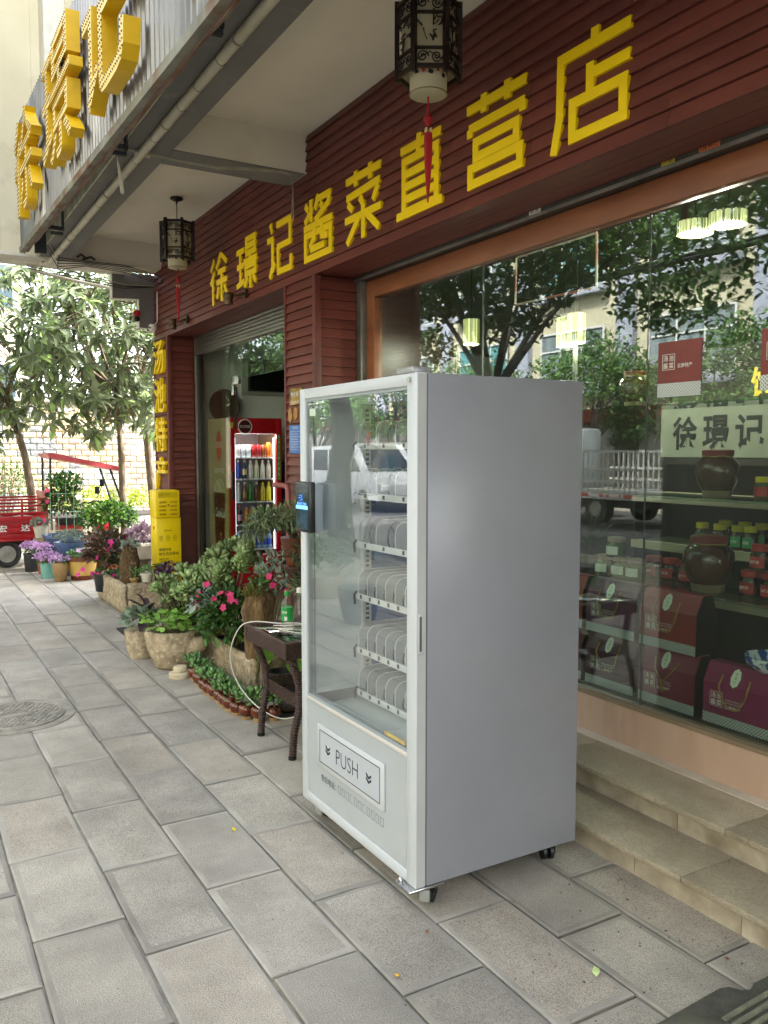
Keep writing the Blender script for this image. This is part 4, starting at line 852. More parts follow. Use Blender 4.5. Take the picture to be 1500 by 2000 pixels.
# pendants: ribbed drum lampshades, lit
shade = M('lamp_ribbed', '#d9d99a', '#6a6a3c', rough=.6, scale=55, stretch=(1, 1, .01), emit=.14, lo=.45, hi=.55); disc = M('lamp_disc', '#f0eee4', rough=.5, emit=.28)
for i, (x, y, z, r_, lab) in enumerate(((3.5, 4.77, 2.36, .055, 'lit ribbed pendant lamp furthest left in the window'), (3.5, 3.83, 2.245, .05, 'lit ribbed pendant lamp in the middle of the window, left of a pair'), (3.47, 3.70, 2.25, .05, 'lit ribbed pendant lamp in the middle of the window, right of a pair'), (3.5, 2.9, 2.70, .085, 'lit flat pendant lamp near the window head, left of a pair'), (3.5, 2.71, 2.70, .085, 'lit flat pendant lamp near the window head, right of a pair'))):
    t = thing('pendant_lamp', lab, 'lamp', (x, y, z), group='pendant lamps inside the window'); hh = .17 if i < 3 else .06
    mb = MB(); nn = 30
    for k in range(nn): a = 2*PI*k/nn; mb.obox((x + r_*math.cos(a), y + r_*math.sin(a), z + hh/2), (.004, r_*.13, hh), Matrix.Rotation(a, 3, 'Z'))
    kid(mb.build('ribs', shade), t)
    kid(MB().lathe([(0, .004), (r_*.97, .004)], (x, y, z), n=26).build('diffuser', disc), t); kid(MB().lathe([(r_*.9, .01), (r_*.9, hh)], (x, y, z), n=26).build('inner_shade', M('lamp_inner', '#d8d4bc', rough=.6, emit=.1)), t)
    kid(MB().tube([(x, y, z + hh), (x, y, 2.9)], .004, n=5).build('cord', blk), t)
    pl = bpy.data.lights.new('lamp_light', 'POINT'); pl.energy = 2.4; pl.shadow_soft_size = .008; pl.color = (1, .93, .75)
    lo = bpy.data.objects.new('lamp_light', pl); COL.objects.link(lo); lo.location = (x, y, z - .008)
# neon rectangle behind the glass
t = thing('neon_outline', 'white tube rectangle hanging inside the upper window', 'sign', (3.06, 3.43, 2.58))
for a, b in (((3.745, 2.70), (3.125, 2.70)), ((3.125, 2.70), (3.12, 2.435)), ((3.12, 2.435), (3.75, 2.44)), ((3.75, 2.44), (3.745, 2.70))):
    kid(MB().tube([(3.055, *a), (3.055, *b)], .006, n=7).build('tube', M('neon_white', '#cfcabd', '#b8604f' , rough=.4, scale=9)), t)
t = tag(MB().box(3.9, 3.92, 4.1, 4.9, 1.25, 2.05).build('dark_board', M('green_board', '#253028', rough=.3)), 'dark board standing inside the left part of the window', 'board')
# hidden room clutter shade: cabinet against far wall
t = thing('dark_cabinet', 'dark cabinet at the back of the shop', 'cabinet', (6.5, 4, .14)); kid(BB('carcass', dk, None, 6.3, 6.9, 2.5, 6.5, .14, 2.2, r=.01), t); kid(B('shelf_edge', pb, None, 6.28, 6.3, 2.5, 6.5, 1.2, 1.24), t)

# ================================================================ DRINKS FRIDGE
fr = thing('drinks_fridge', 'tall red drinks fridge inside the doorway', 'fridge', (3.26, 8.5, .14))
def KF(o): return kid(o, fr)
fred = M('fridge_red', '#b01722', '#a0131d', rough=.3); finn = M('fridge_inner', '#c3cbcf', rough=.4)
FX0, FX1, FY0, FY1, FZ0, FZ1 = 2.98, 3.56, 8.2, 8.83, .14, 1.965
KF(MB().box(FX0, FX0+.03, FY0+.03, FY1, FZ0+.05, FZ1).box(FX1-.03, FX1, FY0+.03, FY1, FZ0+.05, FZ1).build('side_panels', M('fridge_side', '#b39c79', '#a58d6a', rough=.35, scale=1.5))); KF(B('back', finn, None, FX0+.0305, FX1-.0305, FY1-.04, FY1, FZ0+.06, FZ1)); KF(B('top', fred, None, FX0+.0305, FX1-.0305, FY0+.03, FY1-.041, FZ1-.06, FZ1)); KF(B('base', fred, None, FX0+.0305, FX1-.0305, FY0+.03, FY1-.041, FZ0, FZ0+.40))
mb = MB(); mb.bbox(FX0, FX0+.065, FY0-.01, FY0+.028, FZ0+.04, FZ1, r=.006).bbox(FX1-.065, FX1, FY0-.01, FY0+.028, FZ0+.04, FZ1, r=.006).bbox(FX0+.064, FX1-.064, FY0-.0095, FY0+.0275, FZ1-.16, FZ1-.0005, r=.006).bbox(FX0+.064, FX1-.064, FY0-.0095, FY0+.0275, FZ0+.04, FZ0+.42, r=.006)
KF(mb.build('door_frame', fred, smooth=True))
KF(B('door_glass', glass('fridge_glass', (.95, .97, .97), k=.6), None, FX0+.065, FX1-.065, FY0+.005, FY0+.009, FZ0+.42, FZ1-.16))
KF(BB('door_handle', M('handle_dark', '#2b2b2d', rough=.4), None, FX0+.015, FX0+.04, FY0-.04, FY0-.01, 1.13, 1.42, r=.004))
# round logo
mb = MB(); cx, cz = 3.15, 1.875
mb.prism([((.078 + .006*math.cos(21*a))*math.cos(a), (.078 + .006*math.cos(21*a))*math.sin(a)) for a in np.linspace(0, 2*PI, 84, endpoint=False)], (cx, FY0-.011, cz), LY, (0,0,1), .006); KF(mb.build('logo_rim', prw))
KF(MB().prism([(.066*math.cos(a), .066*math.sin(a)) for a in np.linspace(0, 2*PI, 36, endpoint=False)], (cx, FY0-.0172, cz), LY, (0,0,1), .002).build('logo_disc', M('logo_darkred', '#4a0e12', rough=.3)))
KF(text(MB(), '可口可乐', (cx, FY0-.0196, cz), LY, w=.115, h=.03, bold=.014).build('logo_print', prw))
# side advert
xs = FX0 - .0015
KF(MB().prism([(.085*math.cos(a), .16*math.sin(a)) for a in np.linspace(0, 2*PI, 36, endpoint=False)][::1], (xs+.0008, 8.5, 1.68), LX, (0,0,1), .001).build('advert_disc', M('advert_red', '#c2432c', rough=.4)))
KF(text(MB(), '可口可乐', (xs-.001, 8.5, 1.69), LX, w=.17, h=.07, bold=.015).build('advert_print', prw)); KF(text(MB(), '这感觉 够爽', (xs, 8.5, 1.42), LX, w=.3, h=.06, bold=.012).build('advert_print', prw))
KF(MB().prism([(-.17, .38), (.17, .38), (.15, -.1), (.13, -.55), (-.13, -.55), (-.15, -.1)][::-1], (xs+.001, 8.5, .85), LX, (0,0,1), .001).build('advert_glass', M('advert_cola', '#3a1a10', '#7a3f1c', rough=.3, scale=9, c3='#c98a50', s3=14, lo3=.6, hi3=.7)))
KF(MB().prism([(-.19, -.05), (.19, -.05), (.15, .05), (.05, .1), (-.08, .08), (-.16, .04)], (xs+.0005, 8.5, 1.24), LX, (0,0,1), .001).build('advert_ice', M('advert_ice', '#c9bfa2', '#a58d6a', rough=.3, scale=14)))
KF(text(MB(), 'Coca-Cola', (xs-.0012, 8.47, .98), LX, w=.30, h=.10, bold=.012).build('advert_print', prw))
KF(B('green_sticker', M('sticker_green', '#4f9a3a', rough=.5), None, FX1-.055, FX1-.02, FY0-.0118, FY0-.0105, 1.32, 1.80)); mb = MB()
for i, ch in enumerate('扫码开门即买即走'): text(mb, ch, (FX1-.0375, FY0-.0125, 1.775 - i*.056), LY, w=.022, h=.025)
KF(mb.build('sticker_print', prw))
KF(B('energy_label', M('sticker_yellow', '#c9b71f', rough=.5), None, FX0+.012, FX0+.05, FY0-.0118, FY0-.0105, 1.86, 1.915))
fsz = [.60, .86, 1.10, 1.34, 1.56]
for z in fsz: KF(B('wire_shelf', M('fridge_shelf', '#d3d8da', rough=.3), None, FX0+.035, FX1-.035, FY0+.05, FY1-.05, z-.012, z))
for y_ in (FX0+.075, FX1-.075): KF(B('light_strip', M('fridge_led', '#f4f8ff', rough=.4, emit=.7), None, y_-.004, y_+.004, FY0+.03, FY0+.036, FZ0+.45, FZ1-.2))
fl_ = bpy.data.lights.new('fridge_light', 'AREA'); fl_.energy = .9; fl_.shape = 'RECTANGLE'; fl_.size = .4; fl_.size_y = .03; flo = bpy.data.objects.new('fridge_light', fl_); COL.objects.link(flo); flo.location = (3.27, 8.26, 1.79); flo.rotation_euler = (R(-25), 0, 0)
def bottle(x, y, z, h, r, kind, liquid, cap, labelm, lab, grp):
    t = thing('drink_' + kind, lab, kind, (x, y, z), group=grp)
    if kind == 'can':
        kid(MB().lathe([(r*.8, 0), (r, .008), (r, h-.012), (r*.82, h-.002), (r*.8, h)], (x, y, z), n=14).build('can_body', labelm, smooth=True), t); kid(MB().lathe([(r*.78, h), (0, h+.0005)], (x, y, z), n=12).build('can_top', chrome), t); return
    kid(MB().lathe([(r*.85, 0), (r, .01), (r, h*.6), (r*.85, h*.7), (r*.4, h*.86), (r*.38, h*.9)], (x, y, z), n=14).build('bottle_body', liquid, smooth=True), t)
    kid(MB().lathe([(r*.43, h*.89), (r*.43, h*.99), (r*.36, h)], (x, y, z), n=12).build('cap', cap, smooth=True), t)
    kid(MB().lathe([(r*1.02, h*.2), (r*1.02, h*.52)], (x, y, z), n=14).build('wrapper', labelm, smooth=True), t)
def pm(n_, c, ro=.25): return M('drink_' + n_, c, rough=ro, coat=.3)
rows = [
 (1.561, 'can', [('silver', '#aab0b2')]*3 + [('red', '#8a1a1c')]*2 + [('amber', '#7a3a14'), ('orange', '#c86a18')], .13),
 (1.341, 'bottle', [('blue', '#1f3f9a'), ('navy', '#1c2a52'), ('pale', '#b9c0b4'), ('cream', '#c9cbb0'), ('white', '#d4d6cc'), ('ivory', '#cfc9b4')], .19),
 (1.101, 'bottle', [('clear', '#9aa8a0'), ('tea', '#6a4a24'), ('green', '#1f7a2c'), ('brown', '#5a3018'), ('yellow', '#c9b61a'), ('lemon', '#d8d020')], .2),
 (.861, 'bottle', [('cola', '#2a120c'), ('orange soda', '#d07a14'), ('amber tea', '#c88a2c'), ('lime', '#3a8a34'), ('jade', '#2a7a3c')], .2),
 (.601, 'bottle', [('water', '#7fa0c8')]*7, .19)]
caps = {'blue': '#d8d8d8', 'navy': '#d8d8d8', 'yellow': '#d8b81a', 'lemon': '#d8b81a', 'green': '#1f8a2c', 'cola': '#b01722', 'orange soda': '#2444a8', 'amber tea': '#2444a8', 'water': '#1c3fae'}
for ri, (z, kind, items, h) in enumerate(rows):
    n_ = len(items)
    for i, (cn, cc) in enumerate(items):
        x = FX0 + .10 + (i + .5)*(.40/n_)
        lb = '%s %s, %s from the left on the %s fridge shelf' % (cn, kind, ORD[i], ORD[ri])
        lm = pm('lab_' + cn, {'cola': '#a8848c', 'water': '#2c4fb8', 'amber tea': '#7a92c0', 'tea': '#8a7a30', 'navy': '#c8b890'}.get(cn, cc))
        bottle(x, FY0 + .09, z, h*(1 if cn != 'orange' else 1.2), .026, kind, pm(cn, cc), pm('cap_' + cn, caps.get(cn, '#e0e0da')), lm, lb, 'drinks on fridge row %d' % (ri+1))
t = thing('wicker_tray', 'brown wicker tray leaning on the wall above the fridge', 'tray', (3.05, 8.9, 1.97)); kid(MB().prism([(.16*math.cos(a), .17*math.sin(a)) for a in np.linspace(0, 2*PI, 30, endpoint=False)], (3.2, 8.96, 2.12), LY, (0,0,1), .03).build('tray_disc', M('wicker_brown', '#5a4632', '#3f3022', rough=.8, scale=60, bump=.5, bscale=80)), t); kid(MB().tube([(3.2 + .165*math.cos(a), 8.925, 2.12 + .175*math.sin(a)) for a in np.linspace(0, 2*PI, 30, endpoint=False)], .012, n=6, closed=True).build('rim', M('wicker_brown', '#5a4632')), t)
t = thing('wall_television', 'dark television on the white wall inside the doorway', 'television', (3.8, 9.0, 2.2)); kid(BB('casing', M('tv_case', '#1b1d1c', rough=.3), None, 3.5, 4.3, 8.95, 8.985, 2.30, 2.62, r=.006), t); kid(B('screen', M('tv_screen', '#16201b', '#0e1512', rough=.08, scale=3), None, 3.52, 4.28, 8.946, 8.949, 2.32, 2.60), t); kid(B('frame_board', M('tv_board', '#9a9c90', rough=.7), None, 3.44, 4.36, 8.99, 9.028, 2.26, 2.66), t)
t = thing('door_cables', 'black cables hanging down behind the glass door clamp', 'cable', (2.95, 7.9, 2))
for k in range(3): kid(MB().tube([(2.95, 7.88, 2.25), (2.96 + .01*k, 7.9 + .02*k, 2.1), (2.97 + .01*k, 7.95 + .05*k, 1.95), (3.0, 8.0 + .06*k, 1.85)], .006, n=5).build('cable', blkc), t)
# plaques and notice on the middle pillar
brs = M('brass_plaque', '#b08a3a', '#93712c', rough=.3, metal=.8, scale=9); crv = M('carved_wood', '#7a4a2c', '#5f3820', rough=.6, scale=30, bump=.5, bscale=40)
t = thing('brass_plaque', 'brass plaque on the red pillar above the carved one', 'plaque', (2.6, 5.72, 2.02)); kid(BB('plate', brs, None, 2.592, 2.602, 5.6, 5.815, 1.965, 2.088, r=.003), t); kid(text(MB(), '老字号', (2.5905, 5.72, 2.04), LX, w=.14, h=.04, bold=.01).build('lettering', prw), t); kid(text(MB(), '汤池酱菜', (2.5905, 5.72, 1.985), LX, w=.15, h=.02).build('lettering', prw), t)
t = thing('carved_plaque', 'carved wooden plaque on the red pillar between brass and blue signs', 'plaque', (2.6, 5.72, 1.88)); kid(BB('plate', crv, None, 2.592, 2.602, 5.6, 5.83, 1.83, 1.955, r=.003), t)
kid(MB().prism([(.035*math.cos(a), .055*math.sin(a)) for a in np.linspace(0, 2*PI, 16, endpoint=False)], (2.591, 5.785, 1.893), LX, (0,0,1), .008).build('carved_medallion', M('carved_gold', '#b8864c', '#8a5f30', rough=.5, scale=40, bump=.8, bscale=60)), t); kid(MB().prism([(.035*math.cos(a), .045*math.sin(a)) for a in np.linspace(0, 2*PI, 16, endpoint=False)], (2.591, 5.69, 1.9), LX, (0,0,1), .008).build('carved_medallion', M('carved_gold', '#b8864c')), t)
t = thing('blue_notice', 'blue notice board with white lines of text on the red pillar', 'sign', (2.6, 5.72, 1.71)); kid(BB('board', M('notice_blue', '#2a6ab8', rough=.35), None, 2.592, 2.601, 5.6, 5.825, 1.605, 1.815, r=.004), t); mb = MB()
text(mb, '门前三包', (2.5905, 5.715, 1.795), LX, w=.1, h=.018)
for i in range(8): text(mb, ('市容环境卫生责任区', '绿化责任制度内容', '包卫生保持整洁')[i % 3], (2.5905, 5.715 + (.012 if i % 2 else 0), 1.768 - i*.019), LX, w=.17 - .03*(i % 2), h=.009)
kid(mb.build('notice_text', prw), t)
t = thing('standpipe', 'dull red water pipe with elbow beside the pillar', 'pipe', (2.5, 5.75, 0)); rpm = M('pipe_red', '#9a5a52', '#85483f', rough=.55, scale=9)
kid(MB().tube([(2.5, 5.9, 1.37), (2.5, 5.7, 1.37), (2.5, 5.66, 1.36), (2.5, 5.645, 1.33), (2.5, 5.645, 1.2), (2.5, 5.645, 0)], .02, n=10).build('pipe', rpm, smooth=True), t)
for z in (1.22, 1.19): kid(MB().tube([(2.5, 5.645, z), (2.5, 5.645, z+.018)], .034, n=12).build('flange', rpm), t)
# ================================================================ POTS, TROUGHS AND PLANTS ALONG THE FRONT
tuff = M('tuff_stone', '#b3a286', '#8f8067', rough=.95, scale=14, bump=1.0, bscale=32, c3='#c6b89e', s3=30, lo3=.5, hi3=.7, bdist=.02)
soil = M('soil', '#2b231b', '#1d1813', rough=1, scale=30, bump=.8, bscale=60)
def LF(name, c1, c2, rough=.45, tr=.2): return M(name, c1, c2, rough=rough, island=True, transl=tr, spec=.4)
lf_green = LF('leaf_green', '#4f7a2c', '#2f5522'); lf_bright = LF('leaf_bright', '#6a9a35', '#8fb855'); lf_dark = LF('leaf_dark', '#2c4a22', '#48682f'); lf_jade = LF('leaf_jade', '#5d8a4a', '#7fa567', .3)
lf_grey = LF('leaf_grey', '#6f8070', '#93a396', .6); lf_purple = LF('leaf_purple', '#4a3247', '#6b4560'); lf_bronze = LF('leaf_bronze', '#4a4a2c', '#5f3a34')
fl_pink = LF('flower_pink', '#d8268a', '#e0489c', .6, .3); fl_mag = LF('flower_magenta', '#c42c7c', '#dd3c6c', .6, .3); fl_lil = LF('flower_lilac', '#b58cc0', '#d8b4dc', .6, .3); fl_white = LF('flower_white', '#e3dfcb', '#d8d2b8', .6, .3)
stem_m = M('stem', '#5a6a38', '#6b5a3c', rough=.7)
def jitter(n, s): return RNG.normal(0, s, (n, 3))
def bush(parent, c, rad, n, L, W, mat, tmpl='oval', name='foliage', zlo=-.3, inner=.3, droop=0., outw=.8, P=None):
    P_, d = blob(n, c, rad, inner, zlo) if P is None else (P, rdirs(len(P), zlo, 1))
    n = len(P_)
    D = d*outw + jitter(n, .5); D[:, 2] -= droop
    N = np.array([0, 0, 1.0]) + d*.6 + jitter(n, .35)
    return kid(leaves(name, mat, None, P_, D, N, L*RNG.uniform(.7, 1.25, n), W*RNG.uniform(.7, 1.25, n), tmpl), parent)
def stems(parent, c, rad, n, r=.004, mat=None, base=None):
    mb = MB(); b = Vector(base or (c[0], c[1], c[2] - rad[2]))
    for k in range(n):
        d = rdirs(1, 0, 1)[0]; e = Vector(c) + Vector((d[0]*rad[0]*.8, d[1]*rad[1]*.8, d[2]*rad[2]*.8))
        m_ = b.lerp(e, .5) + Vector((0, 0, .1*rad[2])); mb.tube([b + Vector((random.uniform(-.02, .02), random.uniform(-.02, .02), 0)), m_, e], [r*1.3, r, r*.6], n=5)
    return kid(mb.build('stems', mat or stem_m), parent)
def flowers(parent, P, r, mat, up=(-.5, -.6, .5)):
    out = []
    for p in P:
        nrm = Vector(up) + Vector(jitter(1, .3)[0]); nrm.normalize(); u = nrm.orthogonal().normalized(); v = nrm.cross(u)
        a = np.arange(5)*2*PI/5 + random.random()
        D = np.array([list(u*math.cos(q) + v*math.sin(q) + nrm*.12) for q in a]); Pn = np.repeat([p], 5, 0); N = np.repeat([list(nrm)], 5, 0)
        out.append(kid(leaves('flower', mat, None, Pn, D, N, r*1.15, r*.8, 'round', st=False), parent))
    return out
def pot(parent, c, prof, mat, n=28, name='pot', sq=None, soilz=None, smooth=True):
    o = kid(MB().lathe(prof, c, n=n, sq=sq).build(name, mat, smooth=smooth), parent)
    if soilz is not None:
        r_ = max(p[0] for p in prof)*.9; kid(MB().lathe([(r_, soilz), (0, soilz + .012)], c, n=16, sq=sq).build('soil', soil), parent)
    return o
def flare(r0, r1, h, t=.012): return [(r0*.96, 0), (r0, .005), (r1, h-.02), (r1+.008, h-.018), (r1+.008, h), (r1-t, h), (r1-t, h-.04)]
def noisy(mb, amp, f=9., seed=0):
    from mathutils import noise
    mb.v = [tuple(Vector(p) + Vector(noise.noise_vector(Vector(p)*f + Vector((seed, 0, 0))))*amp) for p in mb.v]; return mb
def grid_box(x0, x1, y0, y1, z0, z1, st=.05):
    bm = bmesh.new(); bmesh.ops.create_cube(bm, size=1)
    for v in bm.verts: v.co = ((x0+x1)/2 + v.co.x*(x1-x0), (y0+y1)/2 + v.co.y*(y1-y0), (z0+z1)/2 + v.co.z*(z1-z0))
    bmesh.ops.bevel(bm, geom=bm.edges[:], offset=.014, segments=2, affect='EDGES')
    for ax, (a, b) in enumerate(((x0, x1), (y0, y1), (z0, z1))):
        k = int((b-a)/st)
        for i in range(1, k):
            co = [0, 0, 0]; co[ax] = a + (b-a)*i/k; no = [0, 0, 0]; no[ax] = 1
            bmesh.ops.bisect_plane(bm, geom=bm.verts[:]+bm.edges[:]+bm.faces[:], plane_co=co, plane_no=no)
    mb = MB(); bm.verts.index_update(); mb.add([v.co[:] for v in bm.verts], [[v.index for v in f.verts] for f in bm.faces]); bm.free(); return mb
def trough(name, lab, x0, x1, y0, y1, h, wl=.06):
    t = thing(name, lab, 'planter', ((x0+x1)/2, (y0+y1)/2, 0))
    for i, a in enumerate(((x0, x0+wl, y0, y1), (x1-wl, x1, y0+.002, y1-.002), (x0+wl-.01, x1-wl+.01, y0+.001, y0+wl), (x0+wl-.01, x1-wl+.01, y1-wl, y1-.001))):
        kid(noisy(grid_box(*a, 0, h + .006*(i % 2)), .011, 11, i*3).build('stone_wall', tuff, smooth='all'), t)
    kid(B('stone_floor', tuff, None, x0+.02, x1-.02, y0+.02, y1-.02, .002, .05), t)
    kid(B('soil', soil, None, x0+wl-.012, x1-wl+.012, y0+wl-.012, y1-wl+.012, .05, h-.06), t)
    return t
# --- far trough with its pots
trough('stone_trough', 'long weathered stone trough by the yellow power bank stand', 1.94, 2.42, 8.46, 9.6, .30)
t = thing('tufa_rock', 'tall mossy brown tufa rock standing in the far stone trough', 'rock', (2.1, 8.75, .24))
mb = noisy(MB().lathe([(.085, 0), (.10, .08), (.095, .18), (.085, .3), (.065, .4), (.03, .44), (0, .45)], (2.08, 8.72, .22), n=22), .035, 14)
kid(mb.build('rock', M('tufa_brown', '#6b5236', '#4a3622', rough=.95, scale=25, bump=1, bscale=60, c3='#8a7a55', s3=18, bdist=.03), smooth='all'), t); bush(t, (2.09, 8.72, .66), (.09, .09, .06), 90, .05, .02, lf_grey, name='moss_plant'); bush(t, (2.14, 8.66, .40), (.05, .04, .04), 40, .04, .02, lf_green, name='moss_plant')
cer_w = M('ceramic_white', '#d3cfc0', '#c3beac', rough=.25, coat=.3); blkp = M('pot_black', '#1e1f21', '#2a2b2d', rough=.5); terra = M('terracotta', '#a5593a', '#8f4a30', rough=.75, scale=12); turq = M('ceramic_turquoise', '#7fb5a8', '#6aa398', rough=.25, coat=.3); tanp = M('pot_tan', '#9b7f52', '#87693f', rough=.4, scale=10); yelp = M('pot_yellow', '#c9a75a', '#bb9848', rough=.4, scale=8); brnp = M('pot_brown', '#6d3318', '#57270f', rough=.35)
blup = M('ceramic_blue', '#5a7297', '#3e5682', rough=.3, scale=70, lo=.42, hi=.58, coat=.2)
def plant(name, lab, cat, c, prof, mat, bushes, grp=None, soilz=None, n=24, sq=None, smooth=True):
    t = thing(name, lab, cat, c, group=grp); pot(t, c, prof, mat, n=n, soilz=soilz, sq=sq, smooth=smooth)
    for b in bushes: bush(t, (c[0]+b[0], c[1]+b[1], c[2]+b[2]), *b[3:])
    return t
plant('potted_plant', 'small white pot with a succulent on the rim of the far stone trough', 'potted plant', (2.20, 8.50, .305), flare(.05, .062, .09), cer_w, [(0, 0, .12, (.05, .05, .04), 40, .05, .018, lf_jade, 'spear')], soilz=.07)
plant('potted_plant', 'small black pot with a low green plant on the corner of the far trough', 'potted plant', (2.35, 8.52, .305), flare(.06, .07, .11), blkp, [(0, 0, .13, (.085, .085, .04), 140, .03, .016, lf_green)], soilz=.09)
plant('potted_plant', 'tiny potted succulent in front of the tufa rock', 'potted plant', (2.08, 8.52, .30), flare(.035, .04, .05), tanp, [(0, 0, .09, (.06, .06, .06), 40, .06, .015, lf_jade, 'spear')])
plant('potted_plant', 'bushy dark plant in a black pot beside the yellow stand', 'potted plant', (2.36, 8.2, .0), flare(.07, .085, .3), M('pot_darkbrown', '#4a342a', rough=.5), [(0, 0, .42, (.13, .12, .11), 260, .035, .025, lf_purple, 'round')], soilz=.27)
plant('potted_plant', 'green plant in a terracotta pot below the purple leaved one', 'potted plant', (2.42, 7.85, .0), flare(.07, .085, .16), terra, [(0, 0, .22, (.12, .12, .08), 160, .045, .025, lf_green)], soilz=.14)
# pink impatiens bush at the far end of the trough
t = plant('flowering_plant', 'dark leaved pink flowering plant at the far end of the trough', 'potted plant', (1.98, 9.4, .1), flare(.1, .12, .2), blkp, [(0, -.1, .42, (.24, .26, .24), 420, .085, .04, lf_bronze), (.05, -.25, .3, (.16, .12, .12), 120, .09, .045, lf_dark)])
flowers(t, [(1.80 + RNG.uniform(0, .4), 9.05 + RNG.uniform(-.05, .25), .28 + RNG.uniform(0, .4)) for _ in range(12)], .032, fl_pink); flowers(t, [(1.70 + .05*k, 9.4, .30 + .05*(k % 3)) for k in range(4)], .03, fl_pink)
# --- group of pots by the tricycle
FLP = [(0, 0, .34, (.13, .12, .07), 240, .035, .025, fl_lil, 'round', 'flowers'), (0, 0, .28, (.12, .11, .06), 110, .05, .022, lf_green)]
plant('flowering_plant', 'lilac flowers in a black pot nearest the red tricycle wheel', 'potted plant', (1.60, 12.15, 0), flare(.085, .1, .25), blkp, FLP, 'lilac flower pots')
plant('flowering_plant', 'lilac flowers in a narrow terracotta pot', 'potted plant', (1.70, 11.85, 0), flare(.06, .075, .24), terra, FLP, 'lilac flower pots')
plant('flowering_plant', 'lilac flowers in a turquoise pot', 'potted plant', (1.69, 11.42, 0), flare(.075, .09, .2), turq, [(0, 0, .27, (.16, .13, .07), 280, .035, .026, fl_lil, 'round', 'flowers'), (0, 0, .22, (.13, .11, .05), 90, .05, .022, lf_green)], 'lilac flower pots')
plant('flowering_plant', 'lilac flowers in a tan glazed pot in front', 'potted plant', (1.79, 11.06, 0), [(.06, 0), (.065, .005), (.09, .12), (.098, .2), (.09, .235), (.08, .235), (.08, .2)], tanp, [(0, 0, .27, (.14, .1, .04), 130, .035, .026, fl_lil, 'round', 'flowers'), (0, 0, .25, (.1, .1, .04), 60, .05, .022, lf_green)], 'lilac flower pots')
t = plant('potted_plant', 'wide yellow and brown pot with small green plants', 'potted plant', (2.06, 11.1, 0), [(.13, .0), (.135, .005), (.15, .055), (.152, .06), (.18, .24), (.2, .245), (.2, .285), (.185, .285), (.18, .24)], yelp, [(0, 0, .32, (.16, .15, .05), 220, .05, .028, lf_jade)], soilz=.25)
kid(MB().lathe([(.137, .001), (.1525, .06)], (2.06, 11.1, 0), n=28).build('foot_band', brnp, smooth=True), t); kid(MB().lathe([(.2012, .245), (.2012, .285)], (2.06, 11.1, 0), n=28).build('rim_band', brnp, smooth=True), t); flowers(t, [(2.0 + .05*k, 10.98, .38) for k in range(3)], .035, fl_lil)
plant('potted_plant', 'large blue ceramic planter with pale grey green plant', 'potted plant', (2.02, 11.55, 0), [(.13, 0), (.14, .01), (.18, .36), (.22, .4), (.225, .44), (.2, .44), (.19, .4)], blup, [(0, 0, .5, (.2, .2, .08), 320, .05, .02, lf_grey)], soilz=.41)
t = plant('trellis_plant', 'tall leafy climber on a wire trellis in a blue planter', 'potted plant', (2.02, 12.25, 0), [(.17, 0), (.18, .01), (.22, .4), (.26, .44), (.26, .48), (.24, .48), (.23, .44)], blup, [(.03, 0, .86, (.26, .22, .40), 900, .075, .03, lf_dark), (.03, -.1, 1.2, (.24, .18, .12), 200, .08, .03, lf_green)], sq=lambda a: 1/max(abs(math.cos(a)), abs(math.sin(a)))**.5, soilz=.45)
for k in range(5): kid(MB().tube([(1.84 + .1*k, 12.02, .46), (1.84 + .1*k, 12.02, 1.22)], .004, n=5).build('trellis_wire', M('wire_green', '#7aa58a', rough=.5)), t)
for z in (.55, .8, 1.05): kid(MB().tube([(1.84, 12.02, z), (2.24, 12.02, z)], .004, n=5).build('trellis_wire', M('wire_green', '#7aa58a')), t)
flowers(t, [(1.8, 12.0, 1.1), (1.78, 12.0, .8), (1.76, 12.0, .7), (1.8, 12.0, .95)], .03, fl_mag); flowers(t, [(2.2, 11.98, 1.0), (2.24, 11.98, .95)], .05, fl_white)
t = thing('leafy_shrub', 'dense round green shrub in a pot left of the tree trunk', 'shrub', (2.5, 11.6, 0)); pot(t, (2.5, 11.6, 0), flare(.16, .2, .3), terra, soilz=.27); stems(t, (2.5, 11.6, .65), (.34, .3, .3), 14, base=(2.5, 11.6, .28)); bush(t, (2.5, 11.6, .68), (.40, .34, .27), 1300, .06, .035, lf_green); bush(t, (2.5, 11.4, .75), (.34, .2, .22), 300, .06, .035, lf_bright)
plant('potted_plant', 'grey white pot with a trailing plant on a stone stand', 'potted plant', (1.78, 12.5, .42), flare(.08, .1, .16), cer_w, [(0, 0, .2, (.13, .13, .06), 120, .05, .03, lf_grey)]); tag(noisy(MB().lathe([(.1, 0), (.11, .1), (.09, .3), (.1, .42)], (1.78, 12.5, 0), n=16), .02, 9).build('stone_stand', tuff, smooth='all'), 'rough stone stand under the grey white pot', 'stand')
plant('potted_plant', 'white bowl of pale purple leaved plants behind the trough', 'potted plant', (2.55, 10.0, .35), [(.1, 0), (.11, .01), (.15, .1), (.2, .15), (.205, .17), (.19, .17)], cer_w, [(0, 0, .27, (.17, .17, .12), 260, .09, .03, LF('leaf_pinkgrey', '#8a6a80', '#b79aa8'))]); tag(MB().lathe([(.13, 0), (.11, .02), (.1, .33), (.12, .35)], (2.55, 10.0, 0), n=18).build('plant_stand', M('stand_wood', '#5a4a3a', rough=.7), smooth=True), 'round stand below the white bowl of purple plants', 'stand')
